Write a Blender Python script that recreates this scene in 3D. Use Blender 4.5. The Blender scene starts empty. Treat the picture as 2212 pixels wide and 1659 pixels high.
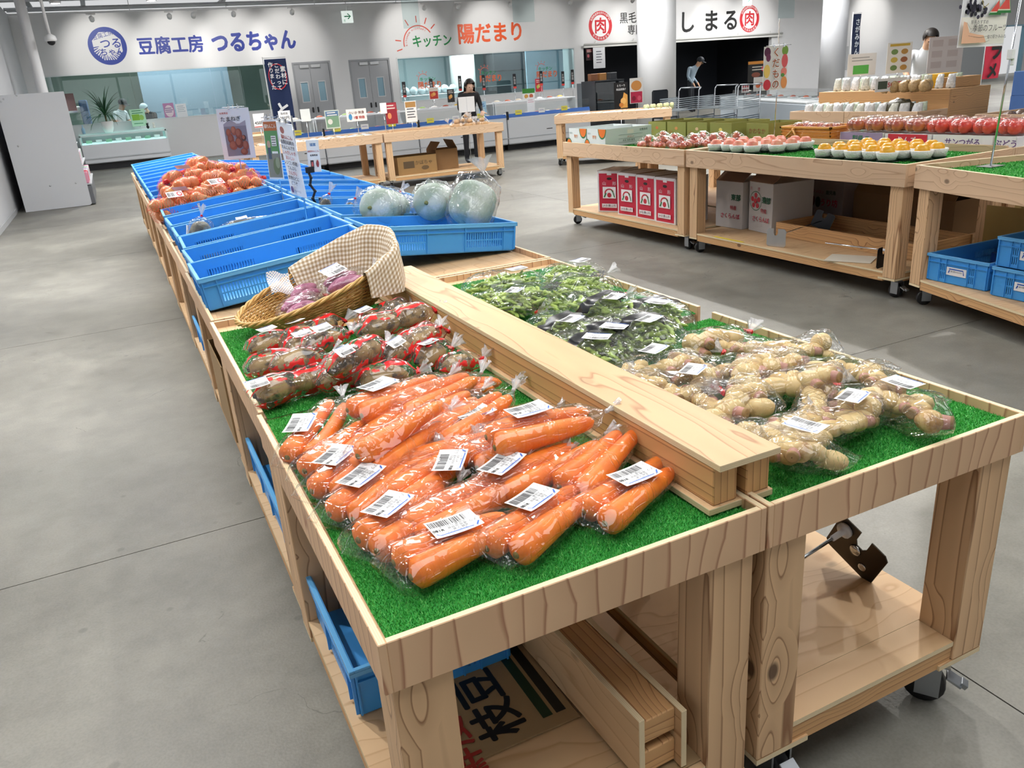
import bpy, math, random
import numpy as np
from mathutils import Matrix, Vector, noise as mnoise

# ------------------------------------------------------------------ camera
scene = bpy.context.scene
COL = scene.collection
FPX, PITCH, ROLL, YAW, CAM_Z = 1729.237, 0.361552461, -0.0752024387, 0.430663368, 1.3804
_fwd = Vector((math.sin(YAW)*math.cos(PITCH), math.cos(YAW)*math.cos(PITCH), -math.sin(PITCH)))
_rt = Vector((math.cos(YAW), -math.sin(YAW), 0))
_up = _rt.cross(_fwd)
_r2 = _rt*math.cos(ROLL) + _up*math.sin(ROLL)
_u2 = -_rt*math.sin(ROLL) + _up*math.cos(ROLL)
cam_data = bpy.data.cameras.new('camera')
cam_data.sensor_width = 36.0
cam_data.lens = FPX/2212*36.0
cam_data.clip_end = 200
cam = bpy.data.objects.new('camera', cam_data)
COL.objects.link(cam)
cam.matrix_world = Matrix(((_r2.x, _u2.x, -_fwd.x, 0), (_r2.y, _u2.y, -_fwd.y, 0), (_r2.z, _u2.z, -_fwd.z, CAM_Z), (0, 0, 0, 1)))
scene.camera = cam

# ------------------------------------------------------------------ world, lights, exposure
scene.view_settings.view_transform = 'Standard'
scene.view_settings.look = 'None'
scene.view_settings.gamma = 1.0
scene.view_settings.use_curve_mapping = False
scene.view_settings.exposure = 0.0
scene.cycles.transparent_max_bounces = 20
scene.cycles.max_bounces = 5
scene.cycles.diffuse_bounces = 2
scene.cycles.glossy_bounces = 3
scene.cycles.transmission_bounces = 4
scene.cycles.adaptive_threshold = 0.1
scene.cycles.adaptive_min_samples = 12
scene.cycles.sample_clamp_indirect = 6.0
world = bpy.data.worlds.new('world')
scene.world = world
world.use_nodes = True
world.node_tree.nodes['Background'].inputs[0].default_value = (0.97, 0.985, 1.0, 1)
world.node_tree.nodes['Background'].inputs[1].default_value = 0.68

def spot(name, loc, target, watts, deg, blend=0.5, size=0.06, col=(1, 0.97, 0.92)):
    d = bpy.data.lights.new(name, 'SPOT')
    d.energy = watts; d.spot_size = math.radians(deg); d.spot_blend = blend
    d.shadow_soft_size = size; d.color = col
    o = bpy.data.objects.new(name, d); COL.objects.link(o)
    o.location = loc
    o.rotation_euler = (Vector(target)-Vector(loc)).to_track_quat('-Z', 'Y').to_euler()
    return o

def area(name, loc, sx, sy, watts, col=(1, 1, 1)):
    d = bpy.data.lights.new(name, 'AREA')
    d.shape = 'RECTANGLE'; d.size = sx; d.size_y = sy; d.energy = watts; d.color = col
    o = bpy.data.objects.new(name, d); COL.objects.link(o); o.location = loc
    return o

# track spotlights over the vegetable tables (hang from the ceiling behind and beside them)
spot('track_light', (2.05, 3.0, 3.5), (0.75, 1.45, 0.7), 161, 70, 0.6, 0.05)
spot('track_light', (-0.75, 2.7, 3.5), (0.75, 1.5, 0.7), 147, 64, 0.6, 0.05)
spot('track_light', (2.2, 5.6, 3.5), (0.7, 4.2, 0.7), 202, 66, 0.6, 0.05)
spot('track_light', (-0.7, 7.0, 3.5), (0.7, 5.6, 0.7), 184, 66, 0.6, 0.05)
# over the fruit tables
spot('track_light', (6.6, 5.0, 3.5), (4.6, 4.2, 0.8), 257, 74, 0.5, 0.05)
spot('track_light', (6.6, 8.0, 3.5), (4.7, 6.4, 0.8), 257, 74, 0.5, 0.05)
spot('track_light', (3.6, 8.6, 3.5), (4.6, 6.2, 0.8), 159, 70, 0.5, 0.05)
# aisle and back tables
spot('track_light', (-0.9, 4.6, 3.6), (-0.9, 3.4, 0.0), 280, 84, 0.6, 0.06)
spot('track_light', (-0.6, 11.0, 3.6), (0.2, 10.0, 0.0), 380, 84, 0.6, 0.06)
spot('track_light', (3.6, 14.0, 3.6), (3.4, 12.2, 0.7), 257, 80, 0.6, 0.06)
spot('track_light', (7.5, 14.4, 3.6), (7.2, 12.4, 0.7), 257, 80, 0.6, 0.06)
spot('track_light', (10.5, 10.5, 3.6), (9.5, 8.5, 0.8), 295, 80, 0.6, 0.06)
spot('track_light', (3.2, 2.4, 3.6), (2.9, 1.6, 0.0), 121, 74, 0.6, 0.06)
spot('track_light', (-1.0, 7.6, 3.6), (-0.8, 6.6, 0.0), 300, 84, 0.6, 0.06)  # extra spot added to brighten the aisle floor
spot('track_light', (0.6, 16.5, 3.6), (0.4, 15.5, 0.0), 300, 90, 0.6, 0.06)  # likewise added, brightens the floor at the far end
# broad fill lights added under the ceiling to lift the ambient, no fittings there
for (ax, ay) in ((1.0, 0.5), (5.5, 0.5), (1.5, 9.0), (8.0, 9.0), (3.0, 18.0), (11.0, 17.0), (20.0, 15.0), (20.0, 21.0), (29.0, 18.0), (28.0, 9.0)):
    area('ceiling_fill_light', (ax, ay, 3.85), 3.0, 3.0, 95 if ay < 8 else (300 if ax < 25 else 420))
# ------------------------------------------------------------------ helpers
RNG = random.Random(7)

def srgb(h):
    if isinstance(h, str):
        h = h.lstrip('#'); h = [int(h[i:i+2], 16)/255 for i in (0, 2, 4)]
    return tuple(c/12.92 if c <= 0.04045 else ((c+0.055)/1.055)**2.4 for c in h)

MATS = {}
def nodes_of(m):
    m.use_nodes = True
    nt = m.node_tree
    return nt, nt.nodes, nt.links, nt.nodes['Principled BSDF']

def flat(h, rough=0.6, metal=0.0, var=0.0, vs=30.0, emit=0.0, bump=0.0):
    key = ('flat', h, rough, metal, var, vs, emit, bump)
    if key in MATS: return MATS[key]
    m = bpy.data.materials.new('plain_'+str(h).strip('#'))
    nt, N, L, P = nodes_of(m)
    c = srgb(h)
    P.inputs['Base Color'].default_value = (*c, 1)
    P.inputs['Roughness'].default_value = rough
    P.inputs['Metallic'].default_value = metal
    if emit:
        P.inputs['Emission Color'].default_value = (*c, 1)
        P.inputs['Emission Strength'].default_value = emit
    if var or bump:
        tc = N.new('ShaderNodeTexCoord'); nz = N.new('ShaderNodeTexNoise')
        nz.inputs['Scale'].default_value = vs; nz.inputs['Detail'].default_value = 4
        L.new(tc.outputs['Object'], nz.inputs['Vector'])
        if var:
            mx = N.new('ShaderNodeMix'); mx.data_type = 'RGBA'
            mx.inputs[6].default_value = (*[x*(1-var) for x in c], 1)
            mx.inputs[7].default_value = (*[min(1, x*(1+var)) for x in c], 1)
            L.new(nz.outputs[0], mx.inputs[0]); L.new(mx.outputs[2], P.inputs['Base Color'])
        if bump:
            b = N.new('ShaderNodeBump'); b.inputs['Strength'].default_value = bump; b.inputs['Distance'].default_value = 0.01
            L.new(nz.outputs[0], b.inputs['Height']); L.new(b.outputs[0], P.inputs['Normal'])
    MATS[key] = m
    return m

def ramp(N, stops):
    r = N.new('ShaderNodeValToRGB')
    el = r.color_ramp.elements
    while len(el) < len(stops): el.new(0.5)
    for e, (p, c) in zip(el, stops):
        e.position = p; e.color = (*c, 1) if len(c) == 3 else c
    return r

def wood(name, light, dark, rings=16.0, stretch=0.09, distort=5.0, knots=0.0, rough=0.55, contrast=0.5):
    """UV: u along the grain in metres, v across"""
    if name in MATS: return MATS[name]
    m = bpy.data.materials.new(name)
    nt, N, L, P = nodes_of(m)
    uv = N.new('ShaderNodeUVMap')
    mp = N.new('ShaderNodeMapping'); mp.inputs['Scale'].default_value = (stretch, 1, 1)
    L.new(uv.outputs[0], mp.inputs[0])
    big = N.new('ShaderNodeTexNoise'); big.inputs['Scale'].default_value = 7; big.inputs['Detail'].default_value = 2
    L.new(mp.outputs[0], big.inputs['Vector'])
    # knots: sparse voronoi cells
    kmp = N.new('ShaderNodeMapping'); kmp.inputs['Scale'].default_value = (0.62, 1, 1)
    L.new(uv.outputs[0], kmp.inputs[0])
    vor = N.new('ShaderNodeTexVoronoi'); vor.inputs['Scale'].default_value = 6.4
    L.new(kmp.outputs[0], vor.inputs['Vector'])
    sep = N.new('ShaderNodeSeparateXYZ'); L.new(mp.outputs[0], sep.inputs[0])
    # grain coordinate = v*rings + noise*distort + knot pull
    a = N.new('ShaderNodeMath'); a.operation = 'MULTIPLY'; a.inputs[1].default_value = rings
    L.new(sep.outputs['Y'], a.inputs[0])
    b = N.new('ShaderNodeMath'); b.operation = 'MULTIPLY_ADD'; b.inputs[1].default_value = distort
    L.new(big.outputs[0], b.inputs[0]); L.new(a.outputs[0], b.inputs[2])
    kp = N.new('ShaderNodeMapRange'); kp.inputs[1].default_value = 0.0; kp.inputs[2].default_value = 0.40; kp.inputs[3].default_value = 2.4*knots; kp.inputs[4].default_value = 0.0
    L.new(vor.outputs['Distance'], kp.inputs[0])
    c = N.new('ShaderNodeMath'); c.operation = 'ADD'; L.new(b.outputs[0], c.inputs[0]); L.new(kp.outputs[0], c.inputs[1])
    fr = N.new('ShaderNodeMath'); fr.operation = 'FRACT'; L.new(c.outputs[0], fr.inputs[0])
    lt, dk = srgb(light), srgb(dark)
    mid = tuple(l*(1-0.22*contrast)+d*0.22*contrast for l, d in zip(lt, dk))
    dkk = tuple(l*(1-contrast)+d*contrast for l, d in zip(lt, dk))
    r = ramp(N, [(0.0, lt), (0.80, mid), (0.92, dkk), (0.96, mid), (1.0, lt)])
    L.new(fr.outputs[0], r.inputs[0])
    # tone variation
    tone = N.new('ShaderNodeTexNoise'); tone.inputs['Scale'].default_value = 2.2; tone.inputs['Detail'].default_value = 6
    L.new(mp.outputs[0], tone.inputs['Vector'])
    oi = N.new('ShaderNodeObjectInfo')
    hv = N.new('ShaderNodeHueSaturation')
    vr = N.new('ShaderNodeMapRange'); vr.inputs[1].default_value = 0.3; vr.inputs[2].default_value = 0.7; vr.inputs[3].default_value = 0.88; vr.inputs[4].default_value = 1.1
    L.new(tone.outputs[0], vr.inputs[0]); L.new(vr.outputs[0], hv.inputs['Value']); L.new(r.outputs[0], hv.inputs['Color'])
    out = hv.outputs[0]
    if knots:
        kr = N.new('ShaderNodeMapRange'); kr.inputs[1].default_value = 0.06; kr.inputs[2].default_value = 0.10; kr.inputs[3].default_value = 1.0; kr.inputs[4].default_value = 0.0
        L.new(vor.outputs['Distance'], kr.inputs[0])
        gate = N.new('ShaderNodeMath'); gate.operation = 'LESS_THAN'; gate.inputs[1].default_value = 0.55
        sepc = N.new('ShaderNodeSeparateXYZ'); L.new(vor.outputs['Color'], sepc.inputs[0]); L.new(sepc.outputs[0], gate.inputs[0])
        mul = N.new('ShaderNodeMath'); mul.operation = 'MULTIPLY'; L.new(kr.outputs[0], mul.inputs[0]); L.new(gate.outputs[0], mul.inputs[1])
        mul2 = N.new('ShaderNodeMath'); mul2.operation = 'MULTIPLY'; mul2.inputs[1].default_value = 0.85*min(1, knots); L.new(mul.outputs[0], mul2.inputs[0])
        mx = N.new('ShaderNodeMix'); mx.data_type = 'RGBA'
        mx.inputs[7].default_value = (*srgb('#4a2e1c'), 1)
        L.new(mul2.outputs[0], mx.inputs[0]); L.new(out, mx.inputs[6]); out = mx.outputs[2]
    L.new(out, P.inputs['Base Color'])
    P.inputs['Roughness'].default_value = rough
    MATS[name] = m
    return m

PINE = wood('pine_lumber', '#e3bc90', '#7f4a26', 34, 0.055, 9.0, 1.0, 0.55, 0.8)
PINE_B = wood('pine_lumber_warm', '#dcac76', '#80461e', 56, 0.05, 6.0, 0.9, 0.55, 0.75)
PLY = wood('plywood_face', '#d8b184', '#94592e', 13, 0.11, 9.5, 0.3, 0.5, 0.65)
PLY_D = wood('plywood_face_pinkish', '#deba8e', '#a8703e', 12, 0.1, 6.5, 0.5, 0.55, 0.42)
RIM = wood('plywood_rim', '#e4be96', '#96563a', 24, 0.16, 3.2, 0.35, 0.55, 0.75)
CEDAR = wood('cedar_board', '#e0bf9c', '#9c6a46', 14, 0.08, 7.0, 0.8, 0.55, 0.55)
LAYER = wood('plywood_edge', '#efdcb4', '#a47a48', 300, 0.02, 0.8, 0.0, 0.6, 0.75)

IDENT = Matrix.Identity(4)
class MB:
    """collects faces for one mesh"""
    def __init__(s):
        s.v = []; s.f = []; s.mi = []; s.uv = []; s.M = Matrix.Identity(4); s.sm = []
    def add(s, verts, faces, mi=0, uvs=None, smooth=False):
        k = len(s.v); M = s.M
        s.v += [tuple(p) for p in verts] if M == IDENT else [tuple(M @ Vector(p)) for p in verts]
        for n, f in enumerate(faces):
            s.f.append(tuple(i+k for i in f)); s.mi.append(mi); s.sm.append(smooth)
            s.uv.append(uvs[n] if uvs else None)
        return s
    def box(s, x0, x1, y0, y1, z0, z1, g='x', mi=0, ch=0.0, edge=None):
        """g: grain axis; edge: material index for faces perpendicular to x/y/z named in edge=(axes, index)"""
        ox, oy = RNG.uniform(0, 40), RNG.uniform(0, 40)
        gi = 'xyz'.index(g)
        lo = (x0, y0, z0); hi = (x1, y1, z1)
        def uvf(p, n):
            o = [i for i in range(3) if i != n]
            if edge and 'xyz'[n] in edge[0]:
                a, b = (o if hi[o[0]]-lo[o[0]] >= hi[o[1]]-lo[o[1]] else (o[1], o[0]))
                return (p[a]+ox, p[b]-lo[b])
            if gi == n: a, b = (o if hi[o[0]]-lo[o[0]] >= hi[o[1]]-lo[o[1]] else (o[1], o[0]))
            else:
                a = gi; b = [i for i in o if i != gi][0]
            return (p[a]+ox, p[b]+oy+p[n]*0.6)
        def fm(n):
            return edge[1] if edge and 'xyz'[n] in edge[0] else mi
        if ch <= 0:
            P = [(x, y, z) for z in (z0, z1) for y in (y0, y1) for x in (x0, x1)]
            F = [((0, 2, 3, 1), 2), ((4, 5, 7, 6), 2), ((0, 1, 5, 4), 1), ((2, 6, 7, 3), 1), ((0, 4, 6, 2), 0), ((1, 3, 7, 5), 0)]
            for f, n in F:
                s.add([P[i] for i in f], [(0, 1, 2, 3)], fm(n), [[uvf(P[i], n) for i in f]])
            return s
        P = []; idx = {}
        for cx in (0, 1):
            for cy in (0, 1):
                for cz in (0, 1):
                    c = (cx, cy, cz)
                    for n in range(3):
                        p = []
                        for ax in range(3):
                            base = hi[ax] if c[ax] else lo[ax]
                            if ax != n: base += -ch if c[ax] else ch
                            p.append(base)
                        idx[(c, n)] = len(P); P.append(tuple(p))
        F = []
        for n in range(3):
            o = [i for i in range(3) if i != n]
            for side in (0, 1):
                cs = []
                for (a, b) in ((0, 0), (1, 0), (1, 1), (0, 1)):
                    c = [0, 0, 0]; c[n] = side; c[o[0]] = a; c[o[1]] = b; cs.append(idx[(tuple(c), n)])
                flip = (side == 0) ^ (n == 1)
                F.append((tuple(reversed(cs)) if flip else tuple(cs), n))
        for n in range(3):      # edges parallel to axis n
            o = [i for i in range(3) if i != n]
            for a in (0, 1):
                for b in (0, 1):
                    c0 = [0, 0, 0]; c0[o[0]] = a; c0[o[1]] = b; c1 = list(c0); c1[n] = 1
                    c0, c1 = tuple(c0), tuple(c1)
                    q = (idx[(c0, o[0])], idx[(c1, o[0])], idx[(c1, o[1])], idx[(c0, o[1])])
                    flip = (a ^ b) ^ (n == 1) ^ 1
                    F.append((q if flip else tuple(reversed(q)), o[0]))
        for c in [(a, b, d) for a in (0, 1) for b in (0, 1) for d in (0, 1)]:
            q = (idx[(c, 0)], idx[(c, 1)], idx[(c, 2)])
            F.append((q if sum(c) % 2 else tuple(reversed(q)), 0))
        for f, n in F:
            s.add([P[i] for i in f], [tuple(range(len(f)))], fm(n), [[uvf(P[i], n) for i in f]])
        return s
    def grid(s, rows, close_u=False, mi=0, smooth=True, caps=False, uvscale=(1, 1)):
        """rows: list of rings of points"""
        nv, nu = len(rows), len(rows[0])
        V = [p for r in rows for p in r]
        F = []; U = []
        mu = nu if close_u else nu-1
        for j in range(nv-1):
            for i in range(mu):
                i2 = (i+1) % nu
                F.append((j*nu+i, j*nu+i2, (j+1)*nu+i2, (j+1)*nu+i))
                U.append([(i/mu*uvscale[0], j/(nv-1)*uvscale[1]), ((i+1)/mu*uvscale[0], j/(nv-1)*uvscale[1]),
                          ((i+1)/mu*uvscale[0], (j+1)/(nv-1)*uvscale[1]), (i/mu*uvscale[0], (j+1)/(nv-1)*uvscale[1])])
        if caps:
            F.append(tuple(range(nu-1, -1, -1))); U.append([(0, 0)]*nu)
            F.append(tuple(range((nv-1)*nu, nv*nu))); U.append([(0, 1)]*nu)
        return s.add(V, F, mi, U, smooth)
    def tube(s, pts, r, n=8, mi=0, caps=True, smooth=True):
        rows = []
        pts = [Vector(p) for p in pts]
        prev = None
        for i, p in enumerate(pts):
            d = (pts[min(i+1, len(pts)-1)]-pts[max(i-1, 0)])
            d = d.normalized() if d.length > 1e-9 else Vector((0, 0, 1))
            if prev is None:
                a = d.cross(Vector((0, 0, 1)))
                if a.length < 1e-3: a = d.cross(Vector((1, 0, 0)))
            else:
                a = prev-d*prev.dot(d)
                if a.length < 1e-6: a = d.cross(Vector((0.3, 1, 0.2)))
            a.normalize(); prev = a; b = d.cross(a)
            rr = r[i] if isinstance(r, (list, tuple)) else r
            rows.append([tuple(p+a*math.cos(2*math.pi*k/n)*rr+b*math.sin(2*math.pi*k/n)*rr) for k in range(n)])
        return s.grid(rows, True, mi, smooth, caps)
    def lathe(s, prof, n=16, mi=0, smooth=True, caps=True, axis='z'):
        rows = []
        for (r, h) in prof:
            ring = []
            for k in range(n):
                a = 2*math.pi*k/n
                c, sn = r*math.cos(a), r*math.sin(a)
                ring.append((c, sn, h) if axis == 'z' else ((h, c, sn) if axis == 'x' else (sn, h, c)))
            rows.append(ring)
        return s.grid(rows, True, mi, smooth, caps)
    def ell(s, c, r, nu=12, nv=8, mi=0, fn=None):
        rows = []
        for j in range(nv+1):
            t = math.pi*j/nv
            ring = []
            for i in range(nu):
                a = 2*math.pi*i/nu
                d = Vector((math.sin(t)*math.cos(a), math.sin(t)*math.sin(a), -math.cos(t)))
                k = fn(d) if fn else 1.0
                ring.append((c[0]+d.x*r[0]*k, c[1]+d.y*r[1]*k, c[2]+d.z*r[2]*k))
            rows.append(ring)
        return s.grid(rows, True, mi, True, False)
    def prism(s, poly, z0, z1, mi=0):
        n = len(poly)
        V = [(x, y, z0) for x, y in poly]+[(x, y, z1) for x, y in poly]
        F = [tuple(range(n-1, -1, -1)), tuple(range(n, 2*n))]+[(i, (i+1) % n, n+(i+1) % n, n+i) for i in range(n)]
        return s.add(V, F, mi)
    def mesh(s, name, mats):
        me = bpy.data.meshes.new(name)
        me.from_pydata(s.v, [], s.f)
        for m in (mats if isinstance(mats, (list, tuple)) else [mats]): me.materials.append(m)
        me.polygons.foreach_set('material_index', s.mi)
        me.polygons.foreach_set('use_smooth', s.sm)
        if any(u is not None for u in s.uv):
            lay = me.uv_layers.new(name='UVMap')
            flatuv = []
            for f, u in zip(s.f, s.uv):
                if u is None: u = [(0.0, 0.0)]*len(f)
                for q in u: flatuv += [q[0], q[1]]
            lay.data.foreach_set('uv', flatuv)
        me.update()
        return me
    def build(s, name, mats, parent=None, loc=None, label=None, kind=None):
        return link(name, s.mesh(name, mats), parent, loc, label, kind)

def link(name, me, parent=None, loc=None, label=None, kind=None, M=None):
    o = bpy.data.objects.new(name, me)
    COL.objects.link(o)
    if parent is not None: o.parent = parent
    if loc is not None: o.location = loc
    if M is not None: o.matrix_local = M
    if label: o['label'] = label
    if kind: o['kind'] = kind
    return o

def thing(name, label, cat, loc=(0, 0, 0), rz=0.0, group=None, M=None):
    o = bpy.data.objects.new(name, None)
    o.empty_display_size = 0.05
    COL.objects.link(o)
    if M is not None: o.matrix_world = M
    else:
        o.location = loc; o.rotation_euler = (0, 0, rz)
    o['label'] = label; o['category'] = cat
    if group: o['group'] = group
    return o

def tag(o, label, cat, group=None):
    o['label'] = label; o['category'] = cat
    if group: o['group'] = group
    return o

def struct(o):
    o['kind'] = 'structure'
    return o

def copy_tree(o, parent=None):
    c = o.copy(); COL.objects.link(c); c.parent = parent
    for ch in o.children: copy_tree(ch, c)
    return c

def dup(o, loc, rz=0.0, label=None, group=None):
    c = copy_tree(o); c.location = loc; c.rotation_euler = (0, 0, rz)
    if label: c['label'] = label
    if group: c['group'] = group
    return c

def frame(origin, right, up):
    """matrix whose X=right, Y=up, Z=normal"""
    r = Vector(right).normalized(); u = Vector(up).normalized(); n = r.cross(u).normalized(); u = n.cross(r)
    return Matrix(((r.x, u.x, n.x, origin[0]), (r.y, u.y, n.y, origin[1]), (r.z, u.z, n.z, origin[2]), (0, 0, 0, 1)))

# ---- flat print: lettering and pictures as thin coloured shapes on a board
_TXT = {}
def tmp_depsgraph(o):
    sc = bpy.data.scenes.get('workbench') or bpy.data.scenes.new('workbench')
    sc.collection.objects.link(o)
    with bpy.context.temp_override(scene=sc, view_layer=sc.view_layers[0]):
        dg = bpy.context.evaluated_depsgraph_get(); dg.update()
    return dg

def text_geo(s, bold=0.0):
    key = (s, bold)
    if key not in _TXT:
        cu = bpy.data.curves.new('lettering', 'FONT')
        cu.body = s; cu.size = 1.0; cu.offset = bold; cu.resolution_u = 3; cu.fill_mode = 'FRONT'
        cu.align_x = 'LEFT'; cu.space_line = 1.0
        o = bpy.data.objects.new('lettering', cu)
        dg = tmp_depsgraph(o)
        me = bpy.data.meshes.new_from_object(o.evaluated_get(dg))
        V = [(v.co.x, v.co.y) for v in me.vertices]; F = [tuple(p.vertices) for p in me.polygons]
        bpy.data.meshes.remove(me); bpy.data.objects.remove(o); bpy.data.curves.remove(cu)
        _TXT[key] = (V, F)
    return _TXT[key]

class Print:
    def __init__(s, step=0.0003):
        s.mb = MB(); s.cols = []; s.z = step; s.step = step; s.rough = 0.5
    def _mi(s, col):
        if col not in s.cols: s.cols.append(col)
        return s.cols.index(col)
    def poly(s, pts, col, lift=True):
        s.mb.add([(x, y, s.z) for x, y in pts], [tuple(range(len(pts)))], s._mi(col))
        if lift: s.z += s.step
    def rect(s, x0, y0, x1, y1, col, lift=True):
        s.poly([(x0, y0), (x1, y0), (x1, y1), (x0, y1)], col, lift)
    def disc(s, cx, cy, rx, ry, col, n=20, lift=True, a0=0, a1=360):
        pts = [(cx+rx*math.cos(math.radians(a0+(a1-a0)*i/n)), cy+ry*math.sin(math.radians(a0+(a1-a0)*i/n))) for i in range(n if a1-a0 == 360 else n+1)]
        s.poly(pts, col, lift)
    def ring(s, cx, cy, r0, r1, col, n=40, a0=0, a1=360, sy=1.0):
        pts = []
        m = n
        for i in range(m+1):
            a = math.radians(a0+(a1-a0)*i/m); pts.append((math.cos(a), math.sin(a)))
        V = [(cx+c*r0, cy+q*r0*sy, s.z) for c, q in pts]+[(cx+c*r1, cy+q*r1*sy, s.z) for c, q in pts]
        F = [(i, i+1, m+2+i, m+1+i) for i in range(m)]
        F = [tuple(reversed(f)) for f in F]
        s.mb.add(V, F, s._mi(col)); s.z += s.step
    def stroke(s, pts, w, col, lift=True):
        V = []; n = len(pts)
        for i, p in enumerate(pts):
            a = pts[max(0, i-1)]; b = pts[min(n-1, i+1)]
            dx, dy = b[0]-a[0], b[1]-a[1]; l = math.hypot(dx, dy) or 1
            ww = w[i] if isinstance(w, (list, tuple)) else w
            V += [(p[0]-dy/l*ww/2, p[1]+dx/l*ww/2, s.z), (p[0]+dy/l*ww/2, p[1]-dx/l*ww/2, s.z)]
        F = [(2*i+1, 2*i+3, 2*i+2, 2*i) for i in range(n-1)]
        s.mb.add(V, F, s._mi(col))
        if lift: s.z += s.step
    def text(s, t, x, y, size, col, align='c', bold=0.0, sx=1.0, rot=0.0, vertical=False, shear=0.0):
        """x,y: centre (or left) point; size = character height"""
        if vertical:
            k = len(t)
            for i, ch in enumerate(t):
                if ch != ' ': s.text(ch, x, y+((k-1)/2-i)*size*1.08, size, col, 'c', bold, sx)
            return
        if bold > 0.006:
            keep = s.step; s.step = 0.0
            for (ox, oy) in ((0, 0), (1, 0), (-1, 0), (0, 1), (0, -1), (0.7, 0.7), (-0.7, -0.7), (0.7, -0.7), (-0.7, 0.7)):
                s.z += keep*0.2; s.text(t, x+ox*bold*0.8*size, y+oy*bold*0.8*size, size, col, align, 0.0, sx, rot, False, shear)
            s.step = keep; s.z += keep
            return
        V, F = text_geo(t, 0.0)
        if not V: return
        xs = [p[0] for p in V]; ys = [p[1] for p in V]
        cx = (min(xs)+max(xs))/2 if align == 'c' else min(xs)
        cy = 0.36 if len(t) > 1 or True else (min(ys)+max(ys))/2
        c, q = math.cos(math.radians(rot)), math.sin(math.radians(rot))
        W = []
        for (px, py) in V:
            a, b = (px-cx)*size*sx, (py-cy)*size
            a += b*shear
            W.append((x+a*c-b*q, y+a*q+b*c, s.z))
        s.mb.add(W, F, s._mi(col)); s.z += s.step
    def build(s, name, parent, M=None, label=None, rough=None):
        me = s.mb.mesh(name, [flat(c, s.rough if rough is None else rough) for c in s.cols])
        return link(name, me, parent, None, label, None, M)

def barcode(p, x0, y0, x1, y1, col='#1c1c20', n=26, seed=1):
    r = random.Random(seed); x = x0; w = (x1-x0)/n
    while x < x1-w*0.5:
        b = r.choice((0.4, 0.6, 1.0, 1.4))*w*0.62
        p.rect(x, y0, min(x+b, x1), y1, col, False); x += b+r.choice((0.35, 0.5, 0.9))*w*0.7
    p.z += p.step
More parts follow.
